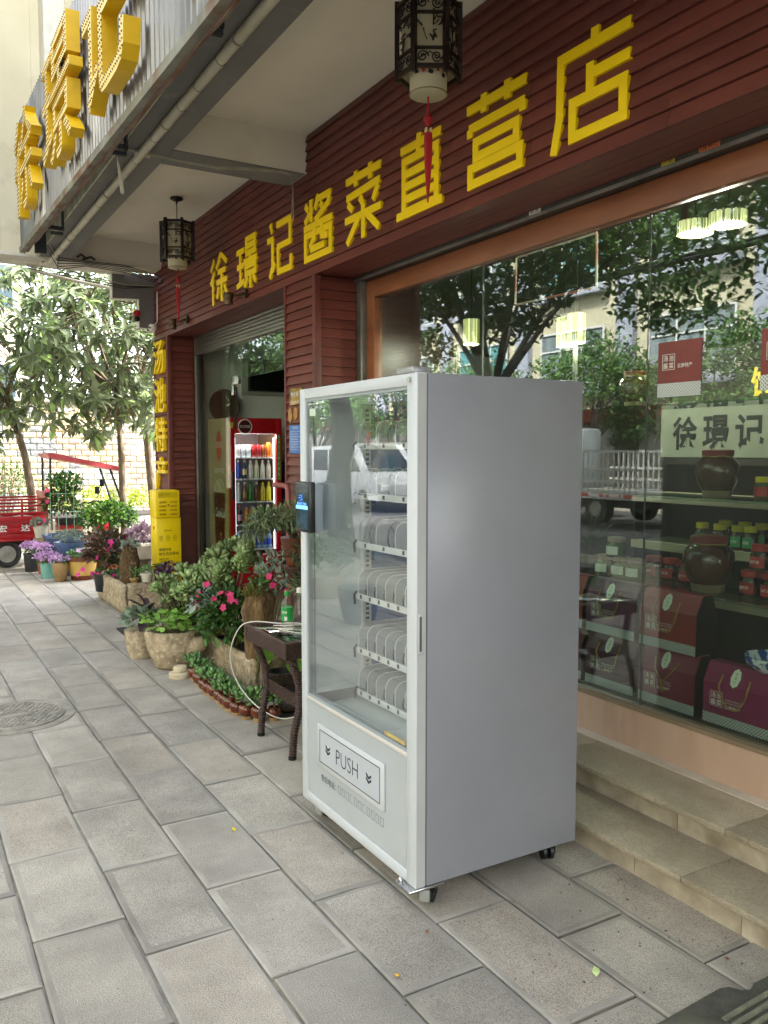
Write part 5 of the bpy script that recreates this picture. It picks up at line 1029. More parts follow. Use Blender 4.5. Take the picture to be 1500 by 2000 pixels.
# --- yellow power bank stand
ps = thing('power_bank_stand', 'bright yellow power bank rental stand against the red pillar', 'kiosk', (2.5, 8.9, 0))
py = M('kiosk_yellow', '#f2d400', '#ebcb00', rough=.35, scale=2)
kid(BB('cabinet', py, None, 2.375, 2.64, 8.76, 8.98, .03, .925, r=.008), ps); kid(BB('head_unit', py, None, 2.37, 2.625, 8.74, 8.985, .926, 1.215, r=.01), ps); kid(BB('foot', py, None, 2.35, 2.66, 8.72, 9.0, 0, .03, r=.005), ps)
slotm = M('kiosk_slot', '#b89a00', rough=.5)
for i in range(4):
    for x in (2.405, 2.52): kid(BB('charging_slot', slotm, None, x, x+.075, 8.735, 8.7405, .955 + i*.042, .975 + i*.042, r=.006), ps)
kid(B('info_panel', M('kiosk_panel', '#cfb400', rough=.4), None, 2.40, 2.6, 8.7375, 8.7395, 1.14, 1.195), ps)
mb = MB(); text(mb, '充电宝', (2.43, 8.737, 1.167), LY, w=.04, h=.014); text(mb, '¥2/30分钟', (2.49, 8.737, 1.172), LY, w=.055, h=.014); text(mb, '美团充电', (2.50, 8.759, .79), LY, w=.085, h=.018)
text(mb, '美团充电', (2.465, 8.759, .59), LY, w=.13, h=.034, bold=.015); text(mb, '给生活加满电', (2.505, 8.759, .545), LY, w=.21, h=.034, bold=.015); text(mb, 'MEITUAN', (2.455, 8.759, .49), LY, w=.1, h=.016, bold=.01); text(mb, 'POWER BANK', (2.475, 8.759, .468), LY, w=.14, h=.016, bold=.01)
for k in range(3):
    cx = 2.425 + k*.075; mb.tube([(cx + .02*math.cos(a), 8.759, .715 + .02*math.sin(a)) for a in np.linspace(0, 2*PI, 16, endpoint=False)], .0016, n=4, closed=True); text(mb, '借还充'[k], (cx, 8.759, .715), LY, w=.018, h=.018); text(mb, '借用归还', (cx, 8.759, .682), LY, w=.04, h=.007)
kid(mb.build('stand_print', M('kiosk_ink', '#4a4010', rough=.5)), ps); kid(B('side_window', blk, None, 2.3735, 2.3748, 8.83, 8.86, .80, .835), ps)
kid(MB().tube([(2.5, 8.74, 1.06), (2.5, 8.732, 1.06)], .008, n=10).build('lock', chrome), ps)
# --- round stone pot with pennywort
t = thing('stone_pot', 'round carved stone pot with lush green pennywort', 'planter', (1.78, 6.2, 0))
mb = noisy(MB().lathe([(.11, 0), (.14, .02), (.185, .13), (.2, .22), (.205, .27), (.2, .285), (.165, .285), (.16, .22)], (1.79, 6.2, 0), n=44), .014, 9)
kid(mb.build('stone_body', tuff, smooth='all'), t); kid(noisy(MB().lathe([(0, -.1), (.05, -.09), (.07, 0), (.05, .09), (0, .1)], (0, 0, 0), n=12), .01).build('carved_lug', tuff, smooth='all', loc=(1.9, 6.05, .17), rot=(R(70), 0, R(60))), t)
kid(MB().lathe([(.17, .25), (0, .26)], (1.79, 6.2, 0), n=20).build('soil', soil), t)
n_ = 170; a = RNG.uniform(0, 2*PI, n_); rr = .21*np.sqrt(RNG.uniform(0, 1, n_)); P = np.stack([1.79 + rr*np.cos(a), 6.2 + rr*np.sin(a), .31 + .10*RNG.uniform(0, 1, n_) + .04*(1 - rr/.21)], 1)
kid(leaves('pennywort_leaves', lf_bright, None, P - np.array([.02, .02, 0]), np.stack([-.6 + RNG.normal(0, .4, n_), -.6 + RNG.normal(0, .4, n_), RNG.normal(0, .25, n_)], 1), np.array([-.3, -.4, 1]) + jitter(n_, .3), .042, .044, 'round'), t)
mb = MB()
for q in P[::3]: mb.tube([(1.79 + (q[0]-1.79)*.6, 6.2 + (q[1]-6.2)*.6, .25), tuple(q)], .0016, n=4)
kid(mb.build('stems', stem_m), t)
plant('potted_plant', 'pale stone pot with silver veined leaves behind the round stone pot', 'potted plant', (1.66, 6.62, 0), [(.09, 0), (.12, .1), (.13, .22), (.11, .23)], tuff, [(0, 0, .28, (.14, .12, .09), 60, .09, .06, LF('leaf_silver', '#8fa08a', '#55694e')), (.05, 0, .34, (.05, .05, .1), 12, .14, .07, LF('leaf_black', '#2a1720', '#3a1f2a'))])
t = thing('cream_stones', 'two flat cream discs stacked beside the round stone pot', 'stone', (1.735, 5.84, 0)); cs = M('cream_disc', '#c9bda2', '#b8ab8e', rough=.7, scale=12)
kid(noisy(MB().lathe([(.068, 0), (.074, .01), (.074, .036), (.066, .044), (0, .045)], (1.735, 5.86, 0), n=24), .004, 20).build('disc', cs, smooth=True), t); kid(noisy(MB().lathe([(.048, 0), (.052, .008), (.05, .03), (.042, .037), (0, .038)], (1.745, 5.87, .0455), n=24), .003, 20).build('disc', cs, smooth=True), t)
tag(BB('black_mat', M('mat_black', '#26282a', '#1c1d1f', rough=.95, scale=90, bump=.6, bscale=200), None, 1.72, 2.0, 7.0, 7.75, .002, .02, r=.006), 'small black mat on the paving between the two stone planters', 'mat')
# --- near trough
trough('stone_trough', 'rough hewn stone trough behind the row of small jade pots', 2.05, 2.36, 5.26, 6.42, .215)
# succulents: aeonium cluster
t = thing('aeonium_cluster', 'large mound of green rosette succulents before the doorway', 'succulent', (2.12, 6.45, .2))
def rosette(seed, r, mat):
    rg = np.random.default_rng(seed); n_ = 30; k = np.arange(n_); a = k*2.39996; f = k/n_
    D = np.stack([np.cos(a)*(1-.75*f), np.sin(a)*(1-.75*f), .25 + .9*f], 1); P = np.zeros((n_, 3)); P[:, 2] = f*.03*r/.07; N = np.stack([-np.cos(a)*.5, -np.sin(a)*.5, np.ones(n_)], 1)
    V, F = leaf_arrays(P, D, N, r*(1 - .6*f), r*.5*(1 - .5*f), 'fat'); me = bpy.data.meshes.new('rosette'); me.from_pydata(V.tolist(), [], F); me.materials.append(mat); me.polygons.foreach_set('use_smooth', [True]*len(me.polygons)); return me
am = LF('aeonium', '#7a9a52', '#aabf84', .4, .15); am2 = LF('aeonium2', '#668544', '#8c9868', .4, .15); RM = [rosette(s, .088, am if s % 3 else am2) for s in range(4)]
rdm = random.Random(4); mb = MB(); cnt = 0
for k in range(64):
    u, v = rdm.random(), rdm.random()
    x = 1.80 + .58*u + rdm.uniform(-.04, .04); y = 6.62 - .9*v*(.4+.6*u) + rdm.uniform(-.05, .05); z = .42 + .34*u + .14*math.sin(v*3) + rdm.uniform(-.05, .06)
    s = rdm.uniform(.7, 1.25); o = link('rosette', rdm.choice(RM), None, (x, y, z), (R(rdm.uniform(10, 55)), R(rdm.uniform(-40, 5)), rdm.uniform(0, 6))); o.scale = (s, s, s); kid(o, t)
    mb.tube([(2.1 + (x-2.1)*.5, 6.4 + (y-6.4)*.4, .2), (2.1 + (x-2.1)*.8, 6.4 + (y-6.4)*.8, z*.7), (x, y, z)], [.012, .009, .008], n=5)
kid(mb.build('stems', M('succulent_stem', '#6a5a44', '#4f4434', rough=.8)), t); bush(t, (2.08, 6.4, .38), (.32, .34, .2), 260, .06, .025, am2, 'fat', 'lower_leaves')
for k, (x, y, z) in enumerate(((2.34, 6.1, .86), (2.22, 5.95, .74), (2.36, 5.9, .70), (2.16, 6.2, .80), (2.42, 6.05, .76))):
    o = link('rosette', RM[k % 4], None, (x, y, z), (R(45), R(-30), k)); o.scale = (1.2,)*3; kid(o, t)
t = thing('succulent_pot', 'bulky dark pot under the rosette succulents', 'pot', (2.12, 6.75, 0)); pot(t, (2.12, 6.8, 0), flare(.16, .2, .34), blkp, soilz=.3)
# impatiens, magenta
t = thing('flowering_plant', 'magenta flowering plant growing from the near stone trough', 'potted plant', (2.15, 5.85, .16)); stems(t, (2.1, 5.82, .42), (.2, .3, .22), 14, .005, base=(2.15, 5.85, .15)); bush(t, (2.08, 5.82, .42), (.21, .28, .2), 420, .075, .034, lf_dark); bush(t, (2.0, 5.75, .34), (.14, .2, .14), 140, .08, .036, lf_green); bush(t, (1.98, 5.95, .5), (.12, .2, .1), 90, .07, .035, lf_grey)
FP = [(395, 1180), (378, 1183), (398, 1167), (420, 1172), (440, 1205), (445, 1180), (425, 1140), (407, 1145), (432, 1132), (412, 1170), (372, 1175), (460, 1143), (436, 1202)]
for i, (px, py_) in enumerate(FP):
    d = Vector((math.sin(R(30.41)), math.cos(R(30.41)), 0)); rr_ = Vector((math.cos(R(30.41)), -math.sin(R(30.41)), 0))
    pass
flowers(t, [(1.96 + .1*RNG.random() + .05*(k % 3), 5.48 + .5*RNG.random(), .42 + .24*RNG.random()) for k in range(16)], .027, fl_mag)
flowers(t, [(1.88 + .03*k, 5.9 + .06*k, .50 + .03*k) for k in range(3)], .028, fl_mag)
# petrified wood post
t = thing('fossil_wood', 'upright brown petrified wood stump with moss and cactus on top', 'rock', (2.13, 5.36, .1)); fw = M('fossil_wood', '#7d6440', '#4f3d26', rough=.95, scale=16, stretch=(1, 1, .35), bump=1, bscale=50, c3='#a08a60', s3=20, bdist=.03)
kid(noisy(MB().lathe([(.085, 0), (.09, .15), (.1, .3), (.11, .42), (.105, .5), (.09, .53), (0, .535)], (2.14, 5.36, .12), n=26), .026, 15).build('stump', fw, smooth='all'), t)
bush(t, (2.10, 5.34, .66), (.07, .07, .04), 260, .035, .008, LF('moss_cactus', '#7d7a3a', '#5a5a2a'), 'spear', 'moss'); bush(t, (2.16, 5.38, .70), (.07, .06, .05), 60, .06, .02, lf_green, 'spear', 'cactus'); bush(t, (2.2, 5.3, .36), (.05, .05, .06), 60, .03, .015, lf_green, name='moss')
# grey leafed plant
t = thing('grey_leaf_plant', 'loose plant with powdery grey leaves behind the stump', 'potted plant', (2.3, 5.55, .15)); stems(t, (2.32, 5.5, .62), (.14, .2, .3), 12, .004, base=(2.3, 5.55, .15)); bush(t, (2.34, 5.5, .70), (.15, .2, .24), 240, .05, .022, lf_grey); flowers(t, [(2.2, 5.3, .77), (2.22, 5.28, .71), (2.3, 5.25, .66), (2.32, 5.24, .68)], .025, fl_mag)
plant('potted_plant', 'broad leaved plant low in the near trough under the table', 'potted plant', (2.2, 5.1, 0), flare(.07, .09, .16), blkp, [(0, -.02, .24, (.14, .14, .09), 14, .16, .12, lf_bright, 'oval')])
# juniper bonsai on a stand
t = thing('juniper_bonsai', 'feathery juniper in a brown pot on a tall stand next to the machine', 'bonsai', (2.28, 5.05, 0)); kid(MB().lathe([(.12, 0), (.09, .03), (.05, .1), (.045, .6), (.07, .8), (.1, .84), (.1, .86)], (2.33, 5.1, 0), n=18).build('stand', M('stand_dark', '#3a241c', rough=.5), smooth=True), t)
pot(t, (2.33, 5.1, .861), [(.07, 0), (.08, .01), (.1, .1), (.115, .16), (.12, .19), (.1, .19)], brnp, soilz=.16); kid(MB().tube([(2.33, 5.1, 1.0), (2.28, 5.06, 1.09), (2.2, 5.06, 1.13), (2.1, 5.07, 1.15)], [.025, .018, .012, .006], n=7).build('trunk', M('bark_dark', '#4a382a', '#33261c', rough=.9, scale=20, bump=.6)), t)
lj = LF('leaf_juniper', '#55633f', '#7d8a68', .6); lj2 = LF('leaf_juniper_dark', '#39452a', '#566043', .6)
for c, r_, nn, m_ in (((2.10, 5.05, 1.18), (.16, .1, .06), 420, lj), ((2.24, 5.02, 1.20), (.15, .12, .08), 420, lj), ((2.36, 5.0, 1.15), (.13, .12, .1), 360, lj2), ((2.02, 5.1, 1.10), (.1, .08, .05), 160, lj), ((2.38, 4.95, .85), (.12, .12, .14), 420, lj2), ((2.32, 4.92, .98), (.14, .1, .07), 260, lj2), ((2.3, 4.95, .75), (.1, .1, .06), 160, lj)): bush(t, c, r_, nn, .055, .012, m_, 'spear', inner=.1, zlo=-1, droop=.15)
t = plant('potted_plant', 'string of pearls trailing from a dark pot behind the bottles', 'potted plant', (2.3, 4.75, .45), flare(.07, .09, .13), blkp, [(0, 0, .16, (.11, .11, .06), 300, .018, .016, LF('pearls', '#5d7a55', '#86a080', .4), 'fat'), (-.06, -.06, .04, (.07, .07, .14), 360, .018, .016, LF('pearls', '#5d7a55', '#86a080'), 'fat')]); tag(MB().lathe([(.1, 0), (.1, .02), (.04, .05), (.04, .42), (.08, .45)], (2.3, 4.75, 0), n=14).build('plant_stand', M('stand_dark', '#3a241c'), smooth=True), 'slim dark stand under the string of pearls', 'stand')
# --- row of jade plants in small glazed pots
glz = M('glaze_brown', '#6a3015', '#4a1e0c', rough=.18, scale=9, coat=.4); unb = M('glaze_bare', '#a88a5c', '#957548', rough=.7)
JP = [(1.81, 5.75), (1.795, 5.58), (1.782, 5.44), (1.778, 5.335), (1.785, 5.24), (1.785, 5.135), (1.78, 5.03), (1.78, 4.935), (1.787, 4.84), (1.81, 4.74), (1.86, 4.66), (1.945, 4.625)]
def jade(seed):
    rg = np.random.default_rng(seed); n_ = 34; d = np.stack([rg.normal(0, .8, n_), rg.normal(0, .8, n_), rg.uniform(.1, 1, n_)], 1); d /= np.linalg.norm(d, axis=1, keepdims=True)
    P = np.array([0, 0, .12]) + d*rg.uniform(.01, .055, n_)[:, None]; V, F = leaf_arrays(P, d + rg.normal(0, .3, (n_, 3)), np.array([0, 0, 1]) + rg.normal(0, .4, (n_, 3)), .05, .028, 'fat')
    me = bpy.data.meshes.new('jade_leaves'); me.from_pydata(V.tolist(), [], F); me.materials.append(lf_jade); me.polygons.foreach_set('use_smooth', [True]*len(me.polygons)); return me
JM = [jade(s) for s in range(4)]; pm1 = MB().lathe([(.032, .022), (.042, .035), (.048, .055), (.044, .078), (.036, .086), (.038, .092), (.032, .092), (.03, .08)], n=20); pm2 = MB().lathe([(.03, 0), (.032, .0219)], n=20)
p0 = None
for i, (x, y) in enumerate(JP):
    lab = 'small brown glazed pot with a jade plant, %s from the round stone pot' % (ORD + ['eleventh', 'twelfth'])[i]
    t = thing('jade_plant', lab, 'potted plant', (x, y, 0), i*1.3, 'row of small jade plants')
    if p0 is None: a_ = pm1.build('pot', glz, t, smooth=True); b_ = pm2.build('pot_foot', unb, t, smooth=True); p0 = (a_, b_)
    else:
        for q in p0: c_ = q.copy(); COL.objects.link(c_); c_.parent = t
    link('leaves', JM[i % 4], t); MB().tube([(0, 0, .08), (.004, 0, .14)], .007, n=6).build('stem', stem_m, t)
    s_ = 1.0 + .08*math.sin(i*2.1); t.scale = (s_, s_, s_)
t = plant('potted_plant', 'grey bowl with a small plant at the end of the jade row', 'potted plant', (2.08, 4.72, .015), [(.04, 0), (.06, .02), (.07, .05), (.066, .065), (.058, .065)], M('bowl_grey', '#4f4642', '#3f3733', rough=.35), [(0, 0, .1, (.05, .05, .05), 24, .05, .03, lf_green)]); tag(BB('black_tray', blkp, None, 1.98, 2.2, 4.62, 4.82, 0, .012, r=.003), 'black plastic tray under the grey bowl', 'tray')

# ================================================================ WICKER TABLE
tb = thing('wicker_table', 'dark brown wicker side table with glass top next to the machine', 'table', (1.97, 4.25, 0))
def wicker(name, c1, c2, axis):
    if name in MATS: return MATS[name]
    m = M(name, c1, rough=.5); t = m.node_tree; n = t.nodes; L = t.links.new; b = n['Principled BSDF']
    tc = n.new('ShaderNodeTexCoord'); mp = n.new('ShaderNodeMapping'); mp.inputs['Scale'].default_value = axis; L(tc.outputs['Object'], mp.inputs[0])
    br = n.new('ShaderNodeTexBrick'); br.inputs['Scale'].default_value = 1; br.inputs['Color1'].default_value = (*lin(c1), 1); br.inputs['Color2'].default_value = (*lin(c2), 1); br.inputs['Mortar'].default_value = (*lin('#150d0a'), 1); br.inputs['Mortar Size'].default_value = .06; br.inputs['Brick Width'].default_value = .5; br.inputs['Row Height'].default_value = .25; br.inputs['Mortar Smooth'].default_value = .6
    L(mp.outputs[0], br.inputs['Vector']); L(br.outputs['Color'], b.inputs['Base Color']); bu = n.new('ShaderNodeBump'); bu.invert = True; bu.inputs['Strength'].default_value = .8; bu.inputs['Distance'].default_value = .004; L(br.outputs['Fac'], bu.inputs['Height']); L(bu.outputs[0], b.inputs['Normal']); return m
wk = M('wicker_dark', '#4a322a', '#33211b', rough=.45, scale=70, stretch=(1, 1, 1), bump=.9, bscale=110, lo=.42, hi=.58)
TX0, TX1, TY0, TY1, TZ = 1.745, 2.2, 3.98, 4.56, .615
# woven aprons: over-under strands
def weave(x0, x1, y0, y1, z0, z1):
    mb = MB(); L_ = max(x1-x0, y1-y0); ax = 0 if (x1-x0) > (y1-y0) else 1; n_ = int(L_/.013); rows_ = int((z1-z0)/.008)
    cx, cy = (x0+x1)/2, (y0+y1)/2
    for r_ in range(rows_):
        z = z0 + (r_+.5)*(z1-z0)/rows_
        for k in range(n_):
            if (k + r_) % 2: continue
            q = (k + .5)/n_*L_
            c = (x0 + q, cy, z) if ax == 0 else (cx, y0 + q, z)
            s = (.021, .012, .0068) if ax == 0 else (.012, .021, .0068)
            mb.obox(c, s)
    return mb
kid(MB().box(TX0+.003, TX0+.009, TY0, TY1, TZ-.08, TZ-.002).box(TX1-.009, TX1-.003, TY0, TY1, TZ-.08, TZ-.002).box(TX0+.01, TX1-.01, TY0+.003, TY0+.009, TZ-.08, TZ-.002).box(TX0+.01, TX1-.01, TY1-.009, TY1-.003, TZ-.08, TZ-.002).build('apron_core', M('wicker_core', '#241712', rough=.7)), tb)
for q in ((TX0, TX0+.012, TY0, TY1), (TX0, TX1, TY0, TY0+.012), (TX0, TX1, TY1-.012, TY1), (TX1-.012, TX1, TY0, TY1)): kid(stuff(weave(*q, TZ-.085, TZ-.004).build('woven_apron', wk)), tb)
kid(MB().tube([(TX0+.02, TY0+.006, TZ), (TX1-.02, TY0+.006, TZ), (TX1-.006, TY0+.02, TZ), (TX1-.006, TY1-.02, TZ), (TX1-.02, TY1-.006, TZ), (TX0+.02, TY1-.006, TZ), (TX0+.006, TY1-.02, TZ), (TX0+.006, TY0+.02, TZ)], .009, n=8, closed=True).build('rim', wk, smooth=True), tb)
kid(BB('glass_top', glass('table_glass', (.82, .9, .87), k=3.2), None, TX0+.014, TX1-.014, TY0+.014, TY1-.014, TZ-.002, TZ+.004, r=.001), tb)
for (x, y, dx, dy) in ((TX0+.03, TY0+.03, 1, -1), (TX0+.03, TY1-.03, 1, -1), (TX1-.03, TY0+.03, -1, -1), (TX1-.03, TY1-.03, -1, -1)):
    far = y > 4.2
    P = [(x, y, TZ-.01), (x + .02*dx, y - (.01 if far else 0), .50), (x + .055*dx, y - (.05 if far else .01), .38), (x + .05*dx, y - (.09 if far else .02), .27), (x + .01*dx, y - (.11 if far else .03), .13), (x - .005*dx, y - (.125 if far else .04), .0)]
    lg = kid(MB().tube(P, [.022, .02, .018, .017, .016, .015], n=10).build('leg', M('leg_core', '#2c1c16', rough=.6), smooth=True), tb)
    pts = []
    PP = [Vector(p) for p in P]; tot = 46
    mbr = MB()
    for k in range(tot):
        s_ = k/(tot-1)*(len(PP)-1); i0 = min(int(s_), len(PP)-2); f_ = s_ - i0; c = PP[i0].lerp(PP[i0+1], f_); r0 = .0225 - .006*s_/5
        mbr.tube([(c.x + r0*math.cos(a), c.y + r0*math.sin(a), c.z + .004*math.sin(a)) for a in np.linspace(0, 2*PI, 10, endpoint=False)], .0052, n=4, closed=True)
    K(stuff(mbr.build('leg_wrapping', wk)), lg); K(MB().tube([PP[-1], PP[-1] + Vector((0, 0, .02))], .021, n=10).build('foot_cap', blk), lg)
kid(B('lower_tray', M('wicker_core', '#241712'), None, TX0+.09, TX1-.05, TY0+.04, TY1-.09, .245, .255), tb)
for q in ((TX0+.08, TX0+.092, TY0+.04, TY1-.09), (TX0+.08, TX1-.05, TY0+.03, TY0+.042), (TX0+.08, TX1-.05, TY1-.092, TY1-.08)): kid(stuff(weave(*q, .25, .32).build('woven_tray_side', wk)), tb)
tag(MB().add([(1.95, 4.1, .258), (2.1, 4.05, .262), (2.12, 4.2, .275), (1.97, 4.24, .26)], [(0, 1, 2, 3)]).build('paper_sheet', M('paper', '#b9bccb', rough=.7)), 'crumpled sheet of paper on the lower tray of the wicker table', 'paper')
pet = glass('pet_plastic', (.95, .97, .96), k=1.6, rough=.03)
t = thing('drink_bottle', 'clear bottle with green cap and green label on the wicker table', 'bottle', (1.86, 4.22, TZ)); c = (1.87, 4.25, TZ+.005)
kid(MB().lathe([(.028, 0), (.032, .006), (.032, .15), (.03, .165), (.018, .185), (.013, .2), (.013, .21)], c, n=20).build('bottle_body', pet, smooth=True), t); kid(MB().lathe([(.0328, .065), (.0328, .14)], c, n=20).build('wrapper', M('wrap_green', '#1c8a3c', '#25984a', rough=.4), smooth=True), t); kid(MB().lathe([(.0155, .205), (.0155, .226), (.013, .23), (0, .231)], c, n=16).build('cap', M('cap_green', '#12862c', rough=.4), smooth=True), t)
mb = MB(); text(mb, '雪碧', (c[0]-.026, c[1]-.024, c[2]+.115), (.68, -.73, 0), w=.03, h=.014, bold=.01); mb.obox((c[0]-.02, c[1]-.027, c[2]+.08), (.016, .001, .022), Matrix.Rotation(R(-40), 3, 'Z')); kid(mb.build('wrapper_print', prw), t)
t = thing('drink_bottle', 'tall clear bottle with white cap beside the machine on the wicker table', 'bottle', (1.86, 4.06, TZ)); c = (1.87, 4.08, TZ+.005)
kid(MB().lathe([(.032, 0), (.036, .006), (.036, .12), (.034, .135), (.022, .2), (.015, .235), (.015, .25)], c, n=20).build('bottle_body', pet, smooth=True), t); kid(MB().lathe([(.017, .245), (.017, .268), (.015, .272), (0, .273)], c, n=16).build('cap', wpl, smooth=True), t); kid(MB().lathe([(.0, .003), (.0345, .004), (.0345, .05), (0, .0505)], c, n=18).build('water', glass('water', (.9, .96, .95), k=1.2), smooth=True), t)
t = thing('white_cable', 'white cable looping from the wicker table down to the pots and back', 'cable', (1.8, 4.5, .3)); wcb = M('cable_white', '#cfccc4', rough=.45)
lp_ = [(1.95, 4.2, .63), (2.0, 4.35, .635), (1.9, 4.45, .63), (1.80, 4.55, .632), (1.74, 4.62, .60), (1.70, 4.66, .5), (1.70, 4.7, .38), (1.73, 4.68, .26), (1.78, 4.6, .16), (1.84, 4.5, .10), (1.90, 4.38, .085), (1.98, 4.3, .13), (2.02, 4.32, .2)]
def smoothpath(P, k=6):
    P = [Vector(p) for p in P]; out = []
    for i in range(len(P)-1):
        a, b, c_, d = P[max(i-1, 0)], P[i], P[i+1], P[min(i+2, len(P)-1)]
        for s in range(k):
            f = s/k; out.append(.5*((2*b) + (c_-a)*f + (2*a-5*b+4*c_-d)*f*f + (3*b-a-3*c_+d)*f**3))
    return out + [P[-1]]
kid(MB().tube(smoothpath(lp_), .0035, n=6).build('cable', wcb, smooth=True), t)
kid(MB().tube(smoothpath([(1.95, 4.2, .63), (1.85, 4.33, .625), (1.92, 4.15, .625), (2.05, 4.2, .63), (1.98, 4.1, .64), (1.9, 4.05, .63), (2.06, 4.12, .66), (1.96, 4.2, .65), (2.08, 4.3, .63), (1.86, 4.42, .625)]), .0035, n=6).build('cable', wcb, smooth=True), t); kid(MB().tube([(2.02, 4.3, .60), (2.02, 4.3, .25)], .0035, n=6).build('cable', wcb), t)
# floor mat in the corner, leaves and litter
t = thing('door_mat', 'worn grey ribbed mat at the bottom right corner', 'mat', (2.1, 1.2, .004)); mm = M('mat_grey', '#4d4d45', '#3c3c36', rough=.95, scale=20, bump=.6, bscale=150, c3='#6a6a58', s3=5, lo3=.5, hi3=.75)
kid(MB().prism([(1.6, .6), (2.37, .6), (2.37, 1.535), (2.2, 1.533), (2.165, 1.52), (2.14, 1.53), (2.12, 1.56), (2.09, 1.57), (1.6, 1.545)], (0, 0, .004), (1,0,0), (0,1,0), .009).build('mat_sheet', mm), t)
for k in range(12): kid(MB().tube([(1.98, 1.47 - k*.03, .014), (2.3, 1.485 - k*.03, .014)], .0085, n=6).build('rib', M('mat_rib', '#7d7d68', '#66665a', rough=.95, scale=30, bump=.5, bscale=200)), t)
def litter(lab, c, s, col, rz):
    o = MB().add([(-s, -s*.4, .003), (0, -s*.6, .008), (s, -s*.2, .004), (s*.7, s*.5, .009), (-.2*s, s*.6, .004), (-s*.8, s*.4, .01)], [(0, 1, 2, 3, 4, 5)]).build('fallen_leaf', M('litter'+col, col, rough=.7), None, loc=c, rot=(R(8), R(-6), rz)); tag(o, lab, 'leaf')
litter('pale green fallen leaf on the paving right of the machine', (1.83, 1.82, .008), .02, '#b7c98a', .5); litter('small yellow petal on the paving left of the machine', (1.21, 3.33, .004), .014, '#d8c81a', 1.2); litter('tiny yellow scrap on the paving in front', (1.29, 2.12, .004), .013, '#c9a040', 2.2); litter('brown dry leaf on the paving near the front caster', (1.5, 2.27, .004), .008, '#7a4a2a', .3); litter('dark curled scrap near the mat', (2.24, 1.66, .004), .013, '#6a3a30', 2.0)
rdm = random.Random(8); mb = MB()
for k in range(46):
    x, y = rdm.uniform(1.6, 2.36), rdm.uniform(1.6, 2.3); mb.obox((x, y, .005), (rdm.uniform(.002, .009), rdm.uniform(.002, .006), .003), Matrix.Rotation(rdm.uniform(0, 3), 3, 'Z'))
for k in range(60):
    x, y = rdm.uniform(.1, 1.6), rdm.uniform(1.8, 5); mb.obox((x, y, .004), (rdm.uniform(.002, .006), rdm.uniform(.002, .004), .002), Matrix.Rotation(rdm.uniform(0, 3), 3, 'Z'))
tag(stuff(mb.build('grit', M('grit_dark', '#2e2a26', '#8a8272', rough=.9, island=True))), 'specks of grit and scraps scattered on the paving', 'litter')
